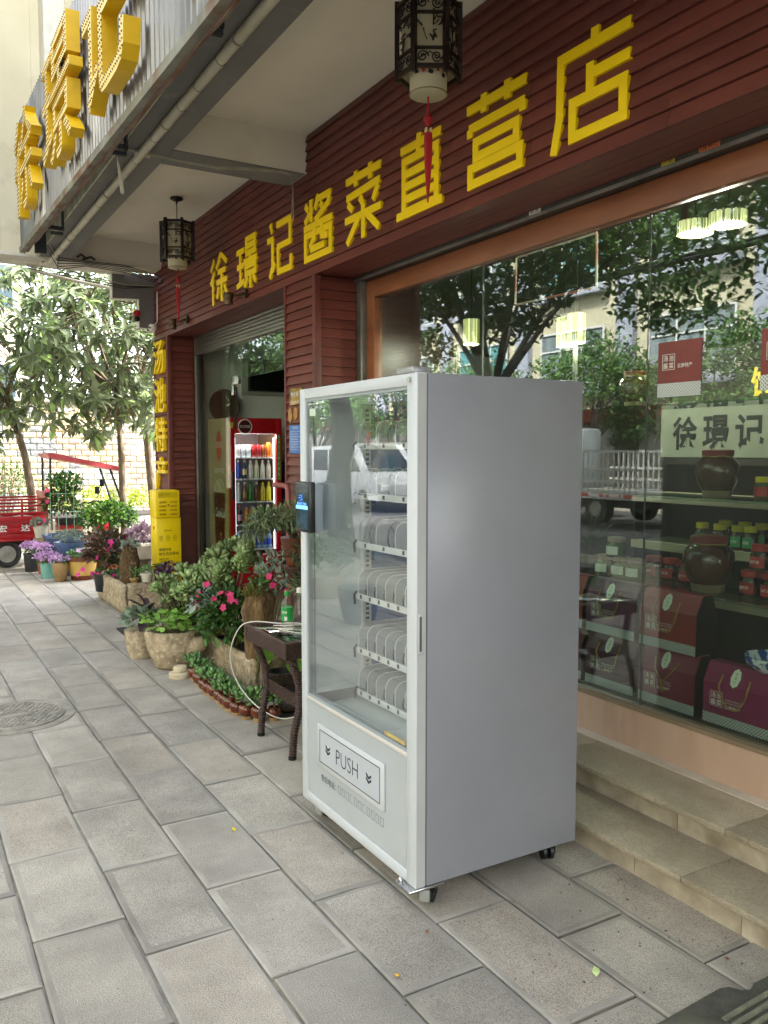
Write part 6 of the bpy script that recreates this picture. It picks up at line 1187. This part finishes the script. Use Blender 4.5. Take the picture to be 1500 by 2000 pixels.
# ================================================================ TREES
bark = M('bark_grey', '#7d6f5c', '#5b4f40', rough=.95, scale=14, stretch=(1, 1, .4), bump=.9, bscale=30, bdist=.02)
lq1 = LF('leaf_loquat', '#63724f', '#899574', .3, .3); lq2 = LF('leaf_loquat_new', '#8aa85c', '#a5bf78', .4, .35)
def nearest_limb(tip, nodes):
    d = [(tip - n_).length for n_ in nodes]; return nodes[int(np.argmin(d))]
def loquat(lab, trunk, r0, crown_c, crown_r, ntips, nsep, seed):
    rg = np.random.default_rng(seed); t = thing('loquat_tree', lab, 'tree', trunk[0], group='loquat trees by the stone wall')
    n_ = len(trunk); kid(noisy(MB().tube(smoothpath(trunk, 5), list(np.linspace(r0, r0*.55, (n_-1)*5+1)), n=12), .012, 6, seed).build('trunk', bark, smooth='all'), t)
    top = Vector(trunk[-1]); mb = MB(); nodes = [top]; c = Vector(crown_c)
    for k in range(9):
        d = rdirs(1, -.25, .8)[0]; e = c + Vector((d[0]*crown_r[0]*.62, d[1]*crown_r[1]*.62, d[2]*crown_r[2]*.6)); m1 = top.lerp(e, .5) + Vector((0, 0, -.12)) + Vector(rg.normal(0, .08, 3))
        P = smoothpath([top, m1, e], 5); mb.tube(P, list(np.linspace(r0*.5, r0*.2, len(P))), n=7); nodes += P[3:]
    kid(mb.build('limbs', bark, smooth='all'), t)
    tips = []
    while len(tips) < ntips:
        d = rdirs(1, -1, 1)[0]; q = rg.uniform(.25, 1)**(1/2.2); p = c + Vector((d[0]*crown_r[0], d[1]*crown_r[1], d[2]*crown_r[2]))*q + Vector(rg.normal(0, .1, 3)); tips.append(p)
    mb = MB(); Pn, Dn, Nn, Ln = [], [], [], []; sep = set(sorted(range(ntips), key=lambda i: tips[i].y + .2*tips[i].x)[:nsep])
    for i, p in enumerate(tips):
        b = nearest_limb(p, nodes); m_ = b.lerp(p, .6) + Vector((0, 0, -.06)); mb.tube([b, m_, p], [r0*.14, r0*.1, r0*.07], n=4)
        ax = (p - b); ax.z += .3; ax.normalize(); u = ax.orthogonal().normalized(); v = ax.cross(u); nl = rg.integers(8, 13); tot = .24 if i % 5 else .17
        for k in range(nl):
            a = k*2.4 + rg.uniform(-.3, .3); el = rg.uniform(-.35, .55)
            d = (u*math.cos(a) + v*math.sin(a)) + ax*el; d.z -= rg.uniform(.0, .55); o_ = p - ax*rg.uniform(0, .1)
            n0 = Vector((0, 0, 1)) + ax*.4 + Vector(rg.normal(0, .2, 3)); L_ = tot*rg.uniform(.7, 1.2)
            if i in sep:
                d.normalize(); s_ = n0.cross(d).normalized(); n2 = d.cross(s_); o = link('leaf', LEAFM[i % 5 == 0], None); o.matrix_world = Matrix.Translation(o_) @ Matrix((d, s_, n2)).transposed().to_4x4() @ Matrix.Diagonal((L_, L_*1.12, L_, 1)); o.parent = t; o.matrix_parent_inverse = Matrix.Translation(-Vector(t.location))
            else: Pn.append(o_); Dn.append(d); Nn.append(n0); Ln.append(L_)
    kid(stuff(mb.build('twigs', bark)), t)
    h = np.arange(len(Pn)) % 7 == 0; A = lambda q, m_: np.array([list(x) for x in q])[m_]; Ln = np.array(Ln)
    kid(leaves('crown', lq1, None, A(Pn, ~h), A(Dn, ~h), A(Nn, ~h), Ln[~h], Ln[~h]*.33, 'oval'), t); kid(leaves('crown', lq2, None, A(Pn, h), A(Dn, h), A(Nn, h), Ln[h], Ln[h]*.33, 'oval'), t)
    return t
LEAFM = []
for m_ in (lq1, lq2):
    V, F = leaf_arrays([[0, 0, 0]], [[1, 0, 0]], [[0, 0, 1]], 1, .29, 'oval'); me = bpy.data.meshes.new('leaf'); me.from_pydata(V.tolist(), [], F); me.materials.append(m_); me.polygons.foreach_set('use_smooth', [True]*len(me.polygons)); LEAFM.append(me)
loquat('loquat tree with a straight pale trunk beside the corner pillar', [(2.96, 12.6, 0), (2.94, 12.6, .9), (2.92, 12.62, 1.9), (2.9, 12.65, 2.5)], .062, (2.72, 12.75, 3.15), (1.25, 1.2, 1.45), 230, 16, 1)
loquat('loquat tree with a leaning forked trunk behind the red tricycle', [(1.9, 14.0, 0), (1.87, 14.0, .9), (1.78, 14, 1.6), (1.62, 14, 2.2), (1.55, 14, 2.5)], .068, (1.45, 13.8, 3.3), (1.35, 1.2, 1.6), 230, 12, 2)
loquat('loquat tree half hidden behind the corner pillar', [(3.98, 14.6, 0), (3.9, 14.6, 1.0), (3.82, 14.6, 1.9), (3.7, 14.6, 2.6)], .09, (3.75, 14.7, 3.6), (1.2, 1.1, 1.6), 150, 4, 3)

# ================================================================ STONE TILED WALL
wl = thing('stone_wall', 'boundary wall faced with yellow grey and white stone tiles', 'wall', (3, 18.2, 0)); kid(B('wall_core', M('wall_mortar', '#b3ab9a', '#a0998a', rough=.95, scale=6), None, -2.6, 6, 18.03, 18.3, -.1, 2.62), wl); kid(B('coping', M('coping_stone', '#c9c3b2', '#b7b1a0', rough=.85), None, -2.6, 6, 17.98, 18.34, 2.6205, 2.68), wl)
TM = [M('tile_' + n_, a, b, rough=.85, scale=9, bump=.9, bscale=22, rand=.07, bdist=.02) for n_, a, b in (('yellow', '#d9cdaa', '#cdbf98'), ('grey', '#a3a6a8', '#8f9294'), ('cream', '#d9cfb6', '#cbbf9f'), ('pink', '#cdb6a2', '#bfa48e'), ('white', '#d6d5cf', '#c6c5bd'), ('ochre', '#d0bd96', '#c2ad84'))]
def tile_mesh(w_, h_, seed):
    rg = random.Random(seed); mb = MB(); e = .012; j = lambda: rg.uniform(0, .008)
    ring = lambda i, y: [(-w_/2+i, y, -h_/2+i), (w_/2-i, y, -h_/2+i), (w_/2-i, y, h_/2-i), (-w_/2+i, y, h_/2-i)]
    r0, r1 = ring(0, 0), [(x, y-j(), z) for x, y, z in ring(e, -.022)]
    mb.add(r0 + r1 + [(rg.uniform(-.03, .03), -.03-j(), rg.uniform(-.01, .01))], [(0,1,5,4),(1,2,6,5),(2,3,7,6),(3,0,4,7),(4,5,8),(5,6,8),(6,7,8),(7,4,8)]); return mb
TW, TH = .245, .122; TMS = []
for mi_, m_ in enumerate(TM):
    for q in range(2):
        mb = tile_mesh(TW-.008, TH-.008, mi_*3+q); me = bpy.data.meshes.new('tile'); me.from_pydata(mb.v, [], mb.f); me.materials.append(m_); TMS.append(me)
rdm = random.Random(12); zones = [(1.5, 2.6, (0, 1, 3, 0, 2, 1)), (2.6, 3.35, (2, 1, 3, 5)), (3.35, 4.05, (5, 2, 3, 0)), (4.05, 5.3, (4, 2, 3, 2))]
for r_ in range(21):
    z = .06 + r_*TH + TH/2
    if z > 2.55: break
    for c_ in range(16):
        x = 1.55 + c_*TW + (TW/2 if r_ % 2 else 0)
        if x > 5.2: continue
        zn = [q for a, b, q in zones if a <= x < b] or [zones[-1][2]]; zn = zn[0]
        mi_ = zn[(r_//3 + (c_//3)) % len(zn)] if rdm.random() < .75 else rdm.choice(zn)
        if 3.3 < x < 4.3 and 6 < r_ < 10: mi_ = 4
        kid(link('tile', TMS[mi_*2 + rdm.randint(0, 1)], None, (x, 18.03, z), (0, 0, 0)), wl)
# planter bed before the wall
t = thing('hedge_bed', 'low yellow green shrubs in a stone edged bed before the tiled wall', 'shrub', (3.9, 16.5, 0)); kid(BB('bed_edging', M('edge_stone', '#b5ad9c', '#a0988a', rough=.9, scale=6), None, 2.2, 5.0, 15.5, 15.8, 0, .42, r=.03), t); kid(B('soil', soil, None, 2.2, 5.0, 15.8, 18.0, 0, .38), t)
for x in (2.7, 3.3, 3.8, 4.3, 4.7): bush(t, (x, 16.3, .66), (.36, .4, .3), 420, .07, .03, LF('leaf_lime', '#a8b53a', '#8aa02c'))
bush(t, (2.0, 16.8, .9), (.4, .4, .6), 300, .08, .03, lf_green)
t = thing('bare_shrub', 'wispy half bare shrub at the left edge before the tiled wall', 'shrub', (1.75, 16.8, 0)); stems(t, (1.8, 16.8, 1.2), (.5, .4, .6), 30, .006, bark, base=(1.75, 16.8, 0)); bush(t, (1.8, 16.8, 1.0), (.35, .35, .4), 160, .06, .025, lf_green)

# ================================================================ RED CARGO TRICYCLE
tc_ = thing('cargo_tricycle', 'red cargo tricycle with a sun roof parked behind the pots', 'tricycle', (1.9, 13.0, 0))
rp = M('tricycle_red', '#a81a22', '#96151c', rough=.4, scale=5, c3='#7d1a1c', s3=3, lo3=.6, hi3=.85); blk2 = M('tricycle_black', '#17171a', rough=.5); tyre = M('tyre', '#232323', '#2e2d2c', rough=.85, scale=20)
def KT(o): return kid(o, tc_)
bx0, bx1, by0, by1 = .35, 1.9, 12.66, 13.5
for z, d in ((.44, .0), (.52, .02), (.60, .0), (.68, .02)): KT(BB('side_panel', rp, None, bx0, bx1, by0-d, by0+.03-d, z-.04, z+.039, r=.008))
KT(BB('rear_rail', rp, None, bx0, bx1, by1-.03, by1, .42, .72, r=.006)); KT(B('bed_floor', rp, None, bx0, bx1, by0+.03, by1-.03, .42, .45)); KT(BB('front_board', rp, None, bx1-.03, bx1+.005, by0, by1, .45, 1.05, r=.006))
for z in (.76, .86, .95): KT(BB('top_rail', rp, None, bx0, bx1-.035, by0, by0+.03, z-.014, z+.014, r=.005)); KT(BB('top_rail', rp, None, bx0, bx1-.035, by1-.03, by1, z-.014, z+.014, r=.005))
for x in (.5, 1.2, 1.55, 1.85): KT(BB('rail_post', rp, None, x, x+.03, by0-.005, by0+.035, .68, .965, r=.004))
KT(BB('chassis', blk2, None, .4, 2.9, 12.95, 13.2, .24, .36, r=.01)); KT(BB('mudguard', rp, None, 1.1, 1.66, 12.64, 12.95, .37, .402, r=.01))
def wheel(x, y, r_, nm='wheel'):
    t = bpy.data.objects.new(nm, None); COL.objects.link(t); t.parent = tc_; t.location = Vector((x, y, r_)) - tc_.location
    MB().tube([(r_*.82*math.cos(a), 0, r_*.82*math.sin(a)) for a in np.linspace(0, 2*PI, 28, endpoint=False)], r_*.2, n=8, closed=True).build('tyre', tyre, t, smooth=True)
    mb = MB().tube([(0, -.03, 0), (0, .03, 0)], r_*.62, n=20); mb.tube([(0, -.05, 0), (0, .05, 0)], r_*.18, n=12); mb.build('rim', M('rim_grey', '#9a9890', '#7d7b74', rough=.45, metal=.4), t, smooth=True)
wheel(1.36, 12.74, .19); wheel(1.36, 13.42, .19); wheel(2.85, 13.05, .19)
KT(MB().prism([(1.90, 1.595), (1.94, 1.53), (2.97, 1.325), (2.99, 1.365), (2.0, 1.60)], (0, 13.45, 0), (1,0,0), (0,0,1), .85).build('sun_roof', M('roof_red', '#c05058', '#b3434c', rough=.4)))
for k in range(4): KT(MB().obox((2.45, 12.75 + k*.18, 1.497), (1.0, .05, .012), Matrix.Rotation(R(11.8), 3, 'Y')).build('roof_rib', M('roof_red', '#c05058')))
for y in (12.68, 13.4): KT(MB().tube([(1.95, y, .5), (1.955, y, 1.57)], .016, n=8).build('roof_post', blk2)); KT(MB().tube([(2.78, y, 1.36), (2.9, y, 1.0), (2.98, y, .72), (3.02, y, .5)], .016, n=8).build('windscreen_post', blk2))
KT(MB().add([(2.79, 12.7, 1.35), (2.79, 13.38, 1.35), (2.97, 13.38, .75), (2.97, 12.7, .75)], [(0, 1, 2, 3)]).build('windscreen', glass('scooter_glass', (.8, .85, .85))))
KT(MB().tube([(2.9, 13.05, .3), (2.78, 13.05, .75), (2.72, 13.05, .86)], .03, n=8).build('steering_column', blk2)); KT(MB().tube([(2.58, 12.74, .83), (2.66, 12.85, .87), (2.72, 13.05, .87), (2.66, 13.25, .87), (2.58, 13.36, .83)], .014, n=8).build('handlebar', blk2))
for (y, x, z) in ((12.78, 2.61, 1.05), (12.98, 2.72, 1.15)):
    KT(MB().tube([(2.66, y, .87), (2.66, y, .97), (x, y, z-.05)], .006, n=6).build('mirror_stalk', blk2)); KT(MB().bbox(x-.035, x+.03, y-.02, y+.01, z-.05, z+.06, r=.009).build('mirror', blk2, smooth=True))
KT(BB('saddle', blk2, None, 2.08, 2.42, 12.88, 13.24, .55, .66, r=.03)); KT(BB('seat_box', rp, None, 2.08, 2.42, 12.9, 13.22, .36, .549, r=.01)); KT(BB('front_fairing', rp, None, 2.62, 2.78, 12.8, 13.3, .34, .72, r=.03)); KT(BB('head_lamp', M('lamp_clear', '#d8d8d0', rough=.2), None, 2.78, 2.84, 12.98, 13.12, .62, .74, r=.02)); KT(BB('footboard', rp, None, 2.4, 2.65, 12.8, 13.3, .30, .335, r=.008))
KT(MB().tube([(3.0, 12.85, .85), (3.1, 12.85, .78), (3.13, 12.85, .62), (3.08, 12.85, .5)], .012, n=6).build('crash_bar', blk2))
for ch, x in (('宏', 1.3), ('达', 1.6)):
    KT(text(MB(), ch, (x, by0-.0225, .555), LY, w=.13, h=.11, bold=.05).build('lettering_outline', blk2)); KT(text(MB(), ch, (x, by0-.0235, .555), LY, w=.12, h=.10, bold=.02).build('lettering', prw))
tag(MB().prism([(.4, .5), (1.55, .5), (1.25, .8), (.9, 1.15), (.4, 1.3)], (0, 13.2, 0), (1,0,0), (0,0,1), .02).build('leaning_board', M('board_drab', '#8f8476', '#7d7366', rough=.8)), 'drab board leaning in the bed of the red tricycle', 'board')
tag(noisy(MB().lathe([(.0, 0), (.2, .02), (.22, .12), (.15, .22), (0, .26)], (1.62, 12.95, .46), n=16), .05, 7).build('white_sack', M('sack_white', '#c9c6c0', '#a9a6a0', rough=.7, scale=12), smooth='all'), 'white sack lying in the bed of the red tricycle', 'sack')
# far building behind the trees
fb = thing('cream_building', 'plain cream building rising behind the trees', 'building', (0, 34, 0)); kid(B('wall', M('far_cream', '#d8cfae', '#cdc4a2', rough=.9, scale=.5), None, -2.4, 3.95, 30, 38, -.1, 16), fb)
for z in (3, 6.2, 9.4, 12.6):
    for x in (-1.9, .2, 2.1): f_ = kid(B('window', M('far_frame', '#c9c9c4', rough=.5), None, x, x+1.6, 29.95, 29.99, z, z+1.5), fb); K(B('pane', M('far_pane', '#4a5a60', rough=.1), None, x+.08, x+1.52, 29.93, 29.949, z+.08, z+1.42), f_)

# ================================================================ ACROSS THE STREET (seen in the glass)
ob = thing('opposite_building', 'cream building with white framed windows, seen reflected in the shop window', 'building', (-13.5, 20, 0))
ocr = M('opposite_cream', '#c9c3a8', '#bab398', rough=.9, scale=.7, c3='#a39a78', s3=1.5, lo3=.6, hi3=.9); ogr = M('opposite_grey', '#a9adbb', '#9a9eac', rough=.9, scale=1.5); owf = M('opposite_frame', '#d6d6d2', rough=.5); opn = M('opposite_pane', '#6a757a', '#8d989b', rough=.12, scale=1.2, stretch=(1, 3, .3)); ocu = M('opposite_curtain', '#5a9aa0', '#4c878e', rough=.8)
kid(B('wall', ocr, None, -22, -13.5, 6, 46, 3.0, 13), ob); kid(B('shopfront', M('opposite_shop', '#5a5148', '#453e37', rough=.6, scale=1), None, -22, -13.6, 6, 46, -.1, 2.99), ob); kid(B('parapet', ocr, None, -14, -13.2, 6, 46, 13, 13.6), ob)
for i in range(8):
    y = 9 + i*4.8; kid(B('pilaster', ogr, None, -13.499, -13.3, y - .35, y + .35, 3.0, 13), ob)
    for fl in range(3):
        z = 3.7 + fl*3.15; y0, y1 = y + .9, y + 3.9
        w_ = kid(MB().box(-13.42, -13.38, y0, y1, z, z+.07).box(-13.42, -13.38, y0, y1, z+1.83, z+1.9).box(-13.42, -13.38, y0, y0+.07, z+.07, z+1.83).box(-13.42, -13.38, y1-.07, y1, z+.07, z+1.83).box(-13.415, -13.385, y0+.97, y0+1.03, z+.07, z+1.83).box(-13.415, -13.385, y0+1.95, y0+2.01, z+.07, z+1.83).box(-13.413, -13.387, y0+.07, y1-.07, z+1.25, z+1.3).build('window', owf), ob)
        K(B('pane', opn if (i+fl) % 3 else ocu, None, -13.47, -13.43, y0+.05, y1-.05, z+.05, z+1.85), w_); K(B('sill', ogr, None, -13.499, -13.15, y0-.15, y1+.15, z-.22, z-.02), w_)
        for q in range(3): K(B('guard_bar', owf, None, -13.3, -13.28, y0, y1, z+.12+.17*q, z+.145+.17*q), w_)
    kid(B('roller_door', M('roller_grey', '#8a8a86', '#74746f', rough=.5, scale=3, stretch=(1, .1, 12)), None, -13.6, -13.52, y + .5, y + 4.3, 0, 2.5), ob)
kid(B('shop_board', M('board_red', '#6a241f', rough=.5), None, -13.55, -13.35, 8, 44, 2.55, 2.98), ob)
def broadleaf(lab, base, h0, r0, c, rad, n_, L, m_, m2, seed):
    t = thing('street_tree', lab, 'tree', base, group='street trees'); rg = random.Random(seed); b = Vector(base)
    kid(noisy(MB().tube(smoothpath([b, b + Vector((.08, .05, h0*.4)), b + Vector((-.05, .1, h0*.75)), b + Vector((.1, 0, h0))], 5), list(np.linspace(r0, r0*.7, 16)), n=12), .03, 3, seed).build('trunk', M('bark_street', '#4b4841', '#35322d', rough=.95, scale=6, bump=.8, bscale=20), smooth='all'), t)
    top = b + Vector((.1, 0, h0)); mb = MB(); C_ = Vector(c); cl = []
    for k in range(12):
        d = rdirs(1, -.3, .9)[0]; e = C_ + Vector((d[0]*rad[0], d[1]*rad[1], d[2]*rad[2]))*.7; P = smoothpath([top, top.lerp(e, .5) + Vector((0, 0, .3)), e], 4); mb.tube(P, list(np.linspace(r0*.3, r0*.06, len(P))), n=6); cl.append(e)
    kid(mb.build('limbs', M('bark_street', '#4b4841'), smooth='all'), t)
    Pn = []
    for k in range(46):
        d = rdirs(1, -.6, 1)[0]; q = rg.uniform(.45, 1); cc = np.array(c) + np.array([d[0]*rad[0], d[1]*rad[1], d[2]*rad[2]])*q; p_, _ = blob(n_//46, cc, np.array(rad)*rg.uniform(.2, .32), .1); Pn.append(p_)
    Pn = np.concatenate(Pn); hlf = len(Pn)//3
    bush(t, c, rad, 0, L, L*.5, m_, P=Pn[hlf:], name='crown'); bush(t, c, rad, 0, L, L*.5, m2, P=Pn[:hlf], name='crown')
# the same street goes on unseen behind the camera, added to cut low sky light
ob2 = thing('opposite_building', 'unseen cream terrace continuing along the opposite side of the street', 'building', (-13.5, -15, 0)); kid(B('wall', ocr, None, -22, -13.5, -45, 5.9, 3.0, 13), ob2); kid(B('shopfront', MATS['opposite_shop'], None, -22, -13.6, -45, 5.9, -.1, 2.99), ob2)
for i in range(6):
    y = -22 + i*4.8
    for fl in range(3): z = 3.7 + fl*3.15; w_ = kid(B('window', owf, None, -13.499, -13.45, y, y+3, z, z+1.9), ob2); K(B('pane', opn, None, -13.449, -13.44, y+.08, y+2.92, z+.08, z+1.82), w_)
lt1 = LF('leaf_street', '#2f4a22', '#4a6a34', .5, .3); lt2 = LF('leaf_street_light', '#55783c', '#6f9050', .5, .3)
broadleaf('big street tree at the kerb, its dark trunk reflected in the machine glass', (-3.0, 11.6, -.05), 2.6, .22, (-3.0, 11.3, 4.9), (3.4, 5.0, 2.4), 21000, .17, lt1, lt2, 1)
broadleaf('street tree further along the kerb, reflected in the shop window', (-3.1, 21.5, -.05), 2.4, .18, (-3.2, 21.5, 4.6), (3.0, 3.6, 2.3), 7000, .18, lt1, lt2, 2)
broadleaf('unseen street tree at the kerb behind the camera', (-3.1, .5, -.05), 2.8, .2, (-3.2, .5, 5.2), (3.0, 4.0, 2.2), 6000, .2, lt1, lt2, 3)  # out of view, added to block low sky light
broadleaf('unseen street tree at the kerb far behind the camera', (-3.1, -9.5, -.05), 2.8, .2, (-3.2, -9.5, 5.2), (3.2, 4.0, 2.2), 5000, .22, lt1, lt2, 4)  # also out of view, added to dim the low sky
for i, (x, y, z_, lab) in enumerate(((-11.8, 18.5, 3.0, 'low round tree across the street before the cream building'), (-12.0, 24.5, 3.2, 'second low round tree across the street'), (-12, 31, 3.4, 'third low round tree across the street'), (-11.9, 14.2, 3.2, 'nearest low round tree across the street'), (-9.5, 40, 4.2, 'round tree at the far end of the street'), (-5.5, 44, 4.6, 'bushy tree closing the far end of the street'))):
    broadleaf(lab, (x, y, -.02), 1.4, .12, (x, y, z_), (2.0, 2.6, 2.0), 5000, .16, lt2, lt1, 5+i)
for i, (x, z, lab) in enumerate(((-6.5, 6.6, 'upper bundle of black cables strung along the street'), (-6.8, 5.2, 'lower bundle of black cables strung along the street'))):
    t = thing('street_cables', lab, 'cable', (x, 20, z), group='street cables')
    for k in range(7): kid(MB().tube([(x + .05*math.sin(k), y, z + .05*math.cos(k*2) + .16*((y % 20 - 10)/10)**2) for y in np.arange(0, 60, 2.0)], .028, n=5).build('cable', blkc), t)
def vehicle(name, lab, cat, loc, rz, L_, W_, prof, win, m_, tall):
    t = thing(name, lab, cat, loc, rz, 'parked vehicles across the street')
    MB().prism(prof, (0, W_/2, 0), (1,0,0), (0,0,1), W_).build('body', m_, t)
    gl = M('car_window', '#1e2629', rough=.08)
    for s in (-1, 1):
        for w_ in win: MB().prism(w_ if s < 0 else w_, (0, s*(W_/2 + (.004 if s > 0 else .001)), 0), (1,0,0), (0,0,1), .004).build('side_window', gl, t)
        for x in (-L_*.3, L_*.3):
            o = MB().tube([(0, -.1, 0), (0, .1, 0)], .32, n=20).build('wheel', tyre, t, loc=(x, s*(W_/2 - .08), .32), smooth=True); MB().tube([(0, -.105, 0), (0, .105, 0)], .18, n=14).build('rim', M('rim_grey', '#9a9890'), o)
    f0, f1 = tall; MB().prism([(-W_*.42, 0), (W_*.42, 0), (W_*.36, .5), (-W_*.36, .5)], (f0[0], 0, f0[1]), (0, -1, 0), Vector((f1[0]-f0[0], 0, f1[1]-f0[1])).normalized()*((Vector((f1[0]-f0[0], f1[1]-f0[1]))).length/.5), .004).build('windscreen', gl, t)
    for s in (-1, 1): MB().bbox(-L_/2 - .02, -L_/2 + .08, s*W_*.36 - .14, s*W_*.36 + .14, .62, .8, r=.02).build('headlight', M('headlamp', '#dfe3e6', rough=.15), t)
    MB().bbox(-L_/2 - .03, -L_/2 + .02, -W_*.45, W_*.45, .3, .5, r=.02).build('bumper', M('bumper_dark', '#3a3b3d', rough=.5), t)
    return t
carw = M('car_white', '#d2d3d4', '#cacbcc', rough=.25, coat=.6)
vehicle('parked_car', 'white estate car parked across the street, reflected in the machine door', 'car', (-6.6, 26.5, -.12), R(88), 4.5, 1.8, [(-2.25, .3), (2.25, .3), (2.25, .9), (2.1, 1.1), (1.6, 1.62), (-.5, 1.66), (-1.2, 1.08), (-2.1, .92), (-2.25, .75)], [[(-.95, 1.1), (.0, 1.1), (.0, 1.55), (-.42, 1.55)], [(.08, 1.1), (1.0, 1.1), (1.0, 1.55), (.08, 1.55)], [(1.08, 1.1), (1.8, 1.12), (1.5, 1.52), (1.08, 1.55)]], carw, ((-1.2, 1.1), (-.52, 1.66)))
vehicle('parked_van', 'white pickup van parked across the street facing the shop, reflected in the machine door', 'van', (-9.6, 22.6, -.12), R(92), 4.6, 1.75, [(-2.3, .35), (2.3, .35), (2.3, 1.9), (-.6, 1.95), (-1.5, 1.15), (-2.2, 1.0), (-2.3, .8)], [[(-1.25, 1.15), (-.2, 1.15), (-.2, 1.8), (-.6, 1.8)], [(-.1, 1.15), (.95, 1.15), (.95, 1.8), (-.1, 1.8)], [(1.05, 1.15), (2.1, 1.15), (2.1, 1.8), (1.05, 1.8)]], M('van_silver', '#a5a9ac', rough=.3, coat=.5), ((-1.5, 1.17), (-.62, 1.93)))
tk = thing('stake_truck', 'grey stake bed truck parked on the street, reflected in the shop window', 'truck', (-8.6, 14.6, -.12)); stk = M('stake_grey', '#b4b4ac', '#94948c', rough=.6, scale=4)
kid(B('bed_floor', stk, None, -9.6, -7.75, 12.8, 15.4, .55, .72), tk); kid(B('chassis', blk2, None, -9.2, -8.1, 12.9, 17.4, .35, .549), tk)
for x in (-9.58, -7.78):
    for z in (.95, 1.22, 1.62): kid(B('stake_rail', stk, None, x-.02, x+.02, 12.8, 15.4, z-.03, z+.03), tk)
    for y in np.arange(12.85, 15.4, .16): kid(B('stake', stk, None, x-.012, x+.012, y, y+.035, .72, 1.6), tk)
kid(B('reflective_strip', M('strip_redwhite', '#b03a34', '#d0cdc6', rough=.4, scale=3, stretch=(.01, 1, .01), lo=.48, hi=.52), None, -7.748, -7.742, 12.8, 15.4, .6, .68), tk); kid(BB('cab', M('cab_grey', '#9fa5a8', rough=.3), None, -9.5, -7.85, 15.6, 17.3, .5, 2.2, r=.1), tk); kid(B('cab_window', M('car_window', '#1e2629'), None, -7.848, -7.843, 15.9, 16.9, 1.4, 2.0), tk)
for y in (14.1, 16.6):
    for x in (-9.4, -7.95): w_ = kid(MB().tube([(x-.12, y, .32), (x+.12, y, .32)], .34, n=22).build('wheel', tyre, smooth=True), tk); K(MB().tube([(x-.125, y, .32), (x+.125, y, .32)], .18, n=14).build('rim', M('rim_grey', '#9a9890')), w_)
# kerbside planters that the machine door mirrors
for i, (x, y) in enumerate(((-1.05, 8.35), (-1.2, 8.95))): plant('potted_plant', ('white bowl planter at the kerb, nearer one, mirrored in the machine door', 'white bowl planter at the kerb, further one, mirrored in the machine door')[i], 'potted plant', (x, y, 0), [(.14, 0), (.16, .02), (.22, .2), (.24, .26), (.22, .26)], cer_w, [(0, 0, .42, (.26, .26, .2), 320, .07, .03, lf_green)], 'kerbside planters', soilz=.23)
plant('stone_urn', 'grey stone urn with a spiky plant at the kerb, mirrored in the machine door', 'planter', (-.72, 6.95, 0), [(.13, 0), (.16, .05), (.2, .25), (.21, .34), (.19, .34)], M('urn_grey', '#6f7175', '#5f6165', rough=.6, scale=8), [(0, 0, .6, (.1, .1, .12), 60, .4, .018, lf_grey, 'spear')], soilz=.31)
t = thing('kerb_hedge', 'clipped green hedge along the kerb, mirrored in the glass', 'hedge', (-2.7, 13, 0)); bush(t, (-2.75, 12.6, .5), (.4, 1.6, .5), 1500, .07, .035, lt2, zlo=-.6); stems(t, (-2.75, 12.6, .4), (.3, 1.2, .4), 30, .008, bark)
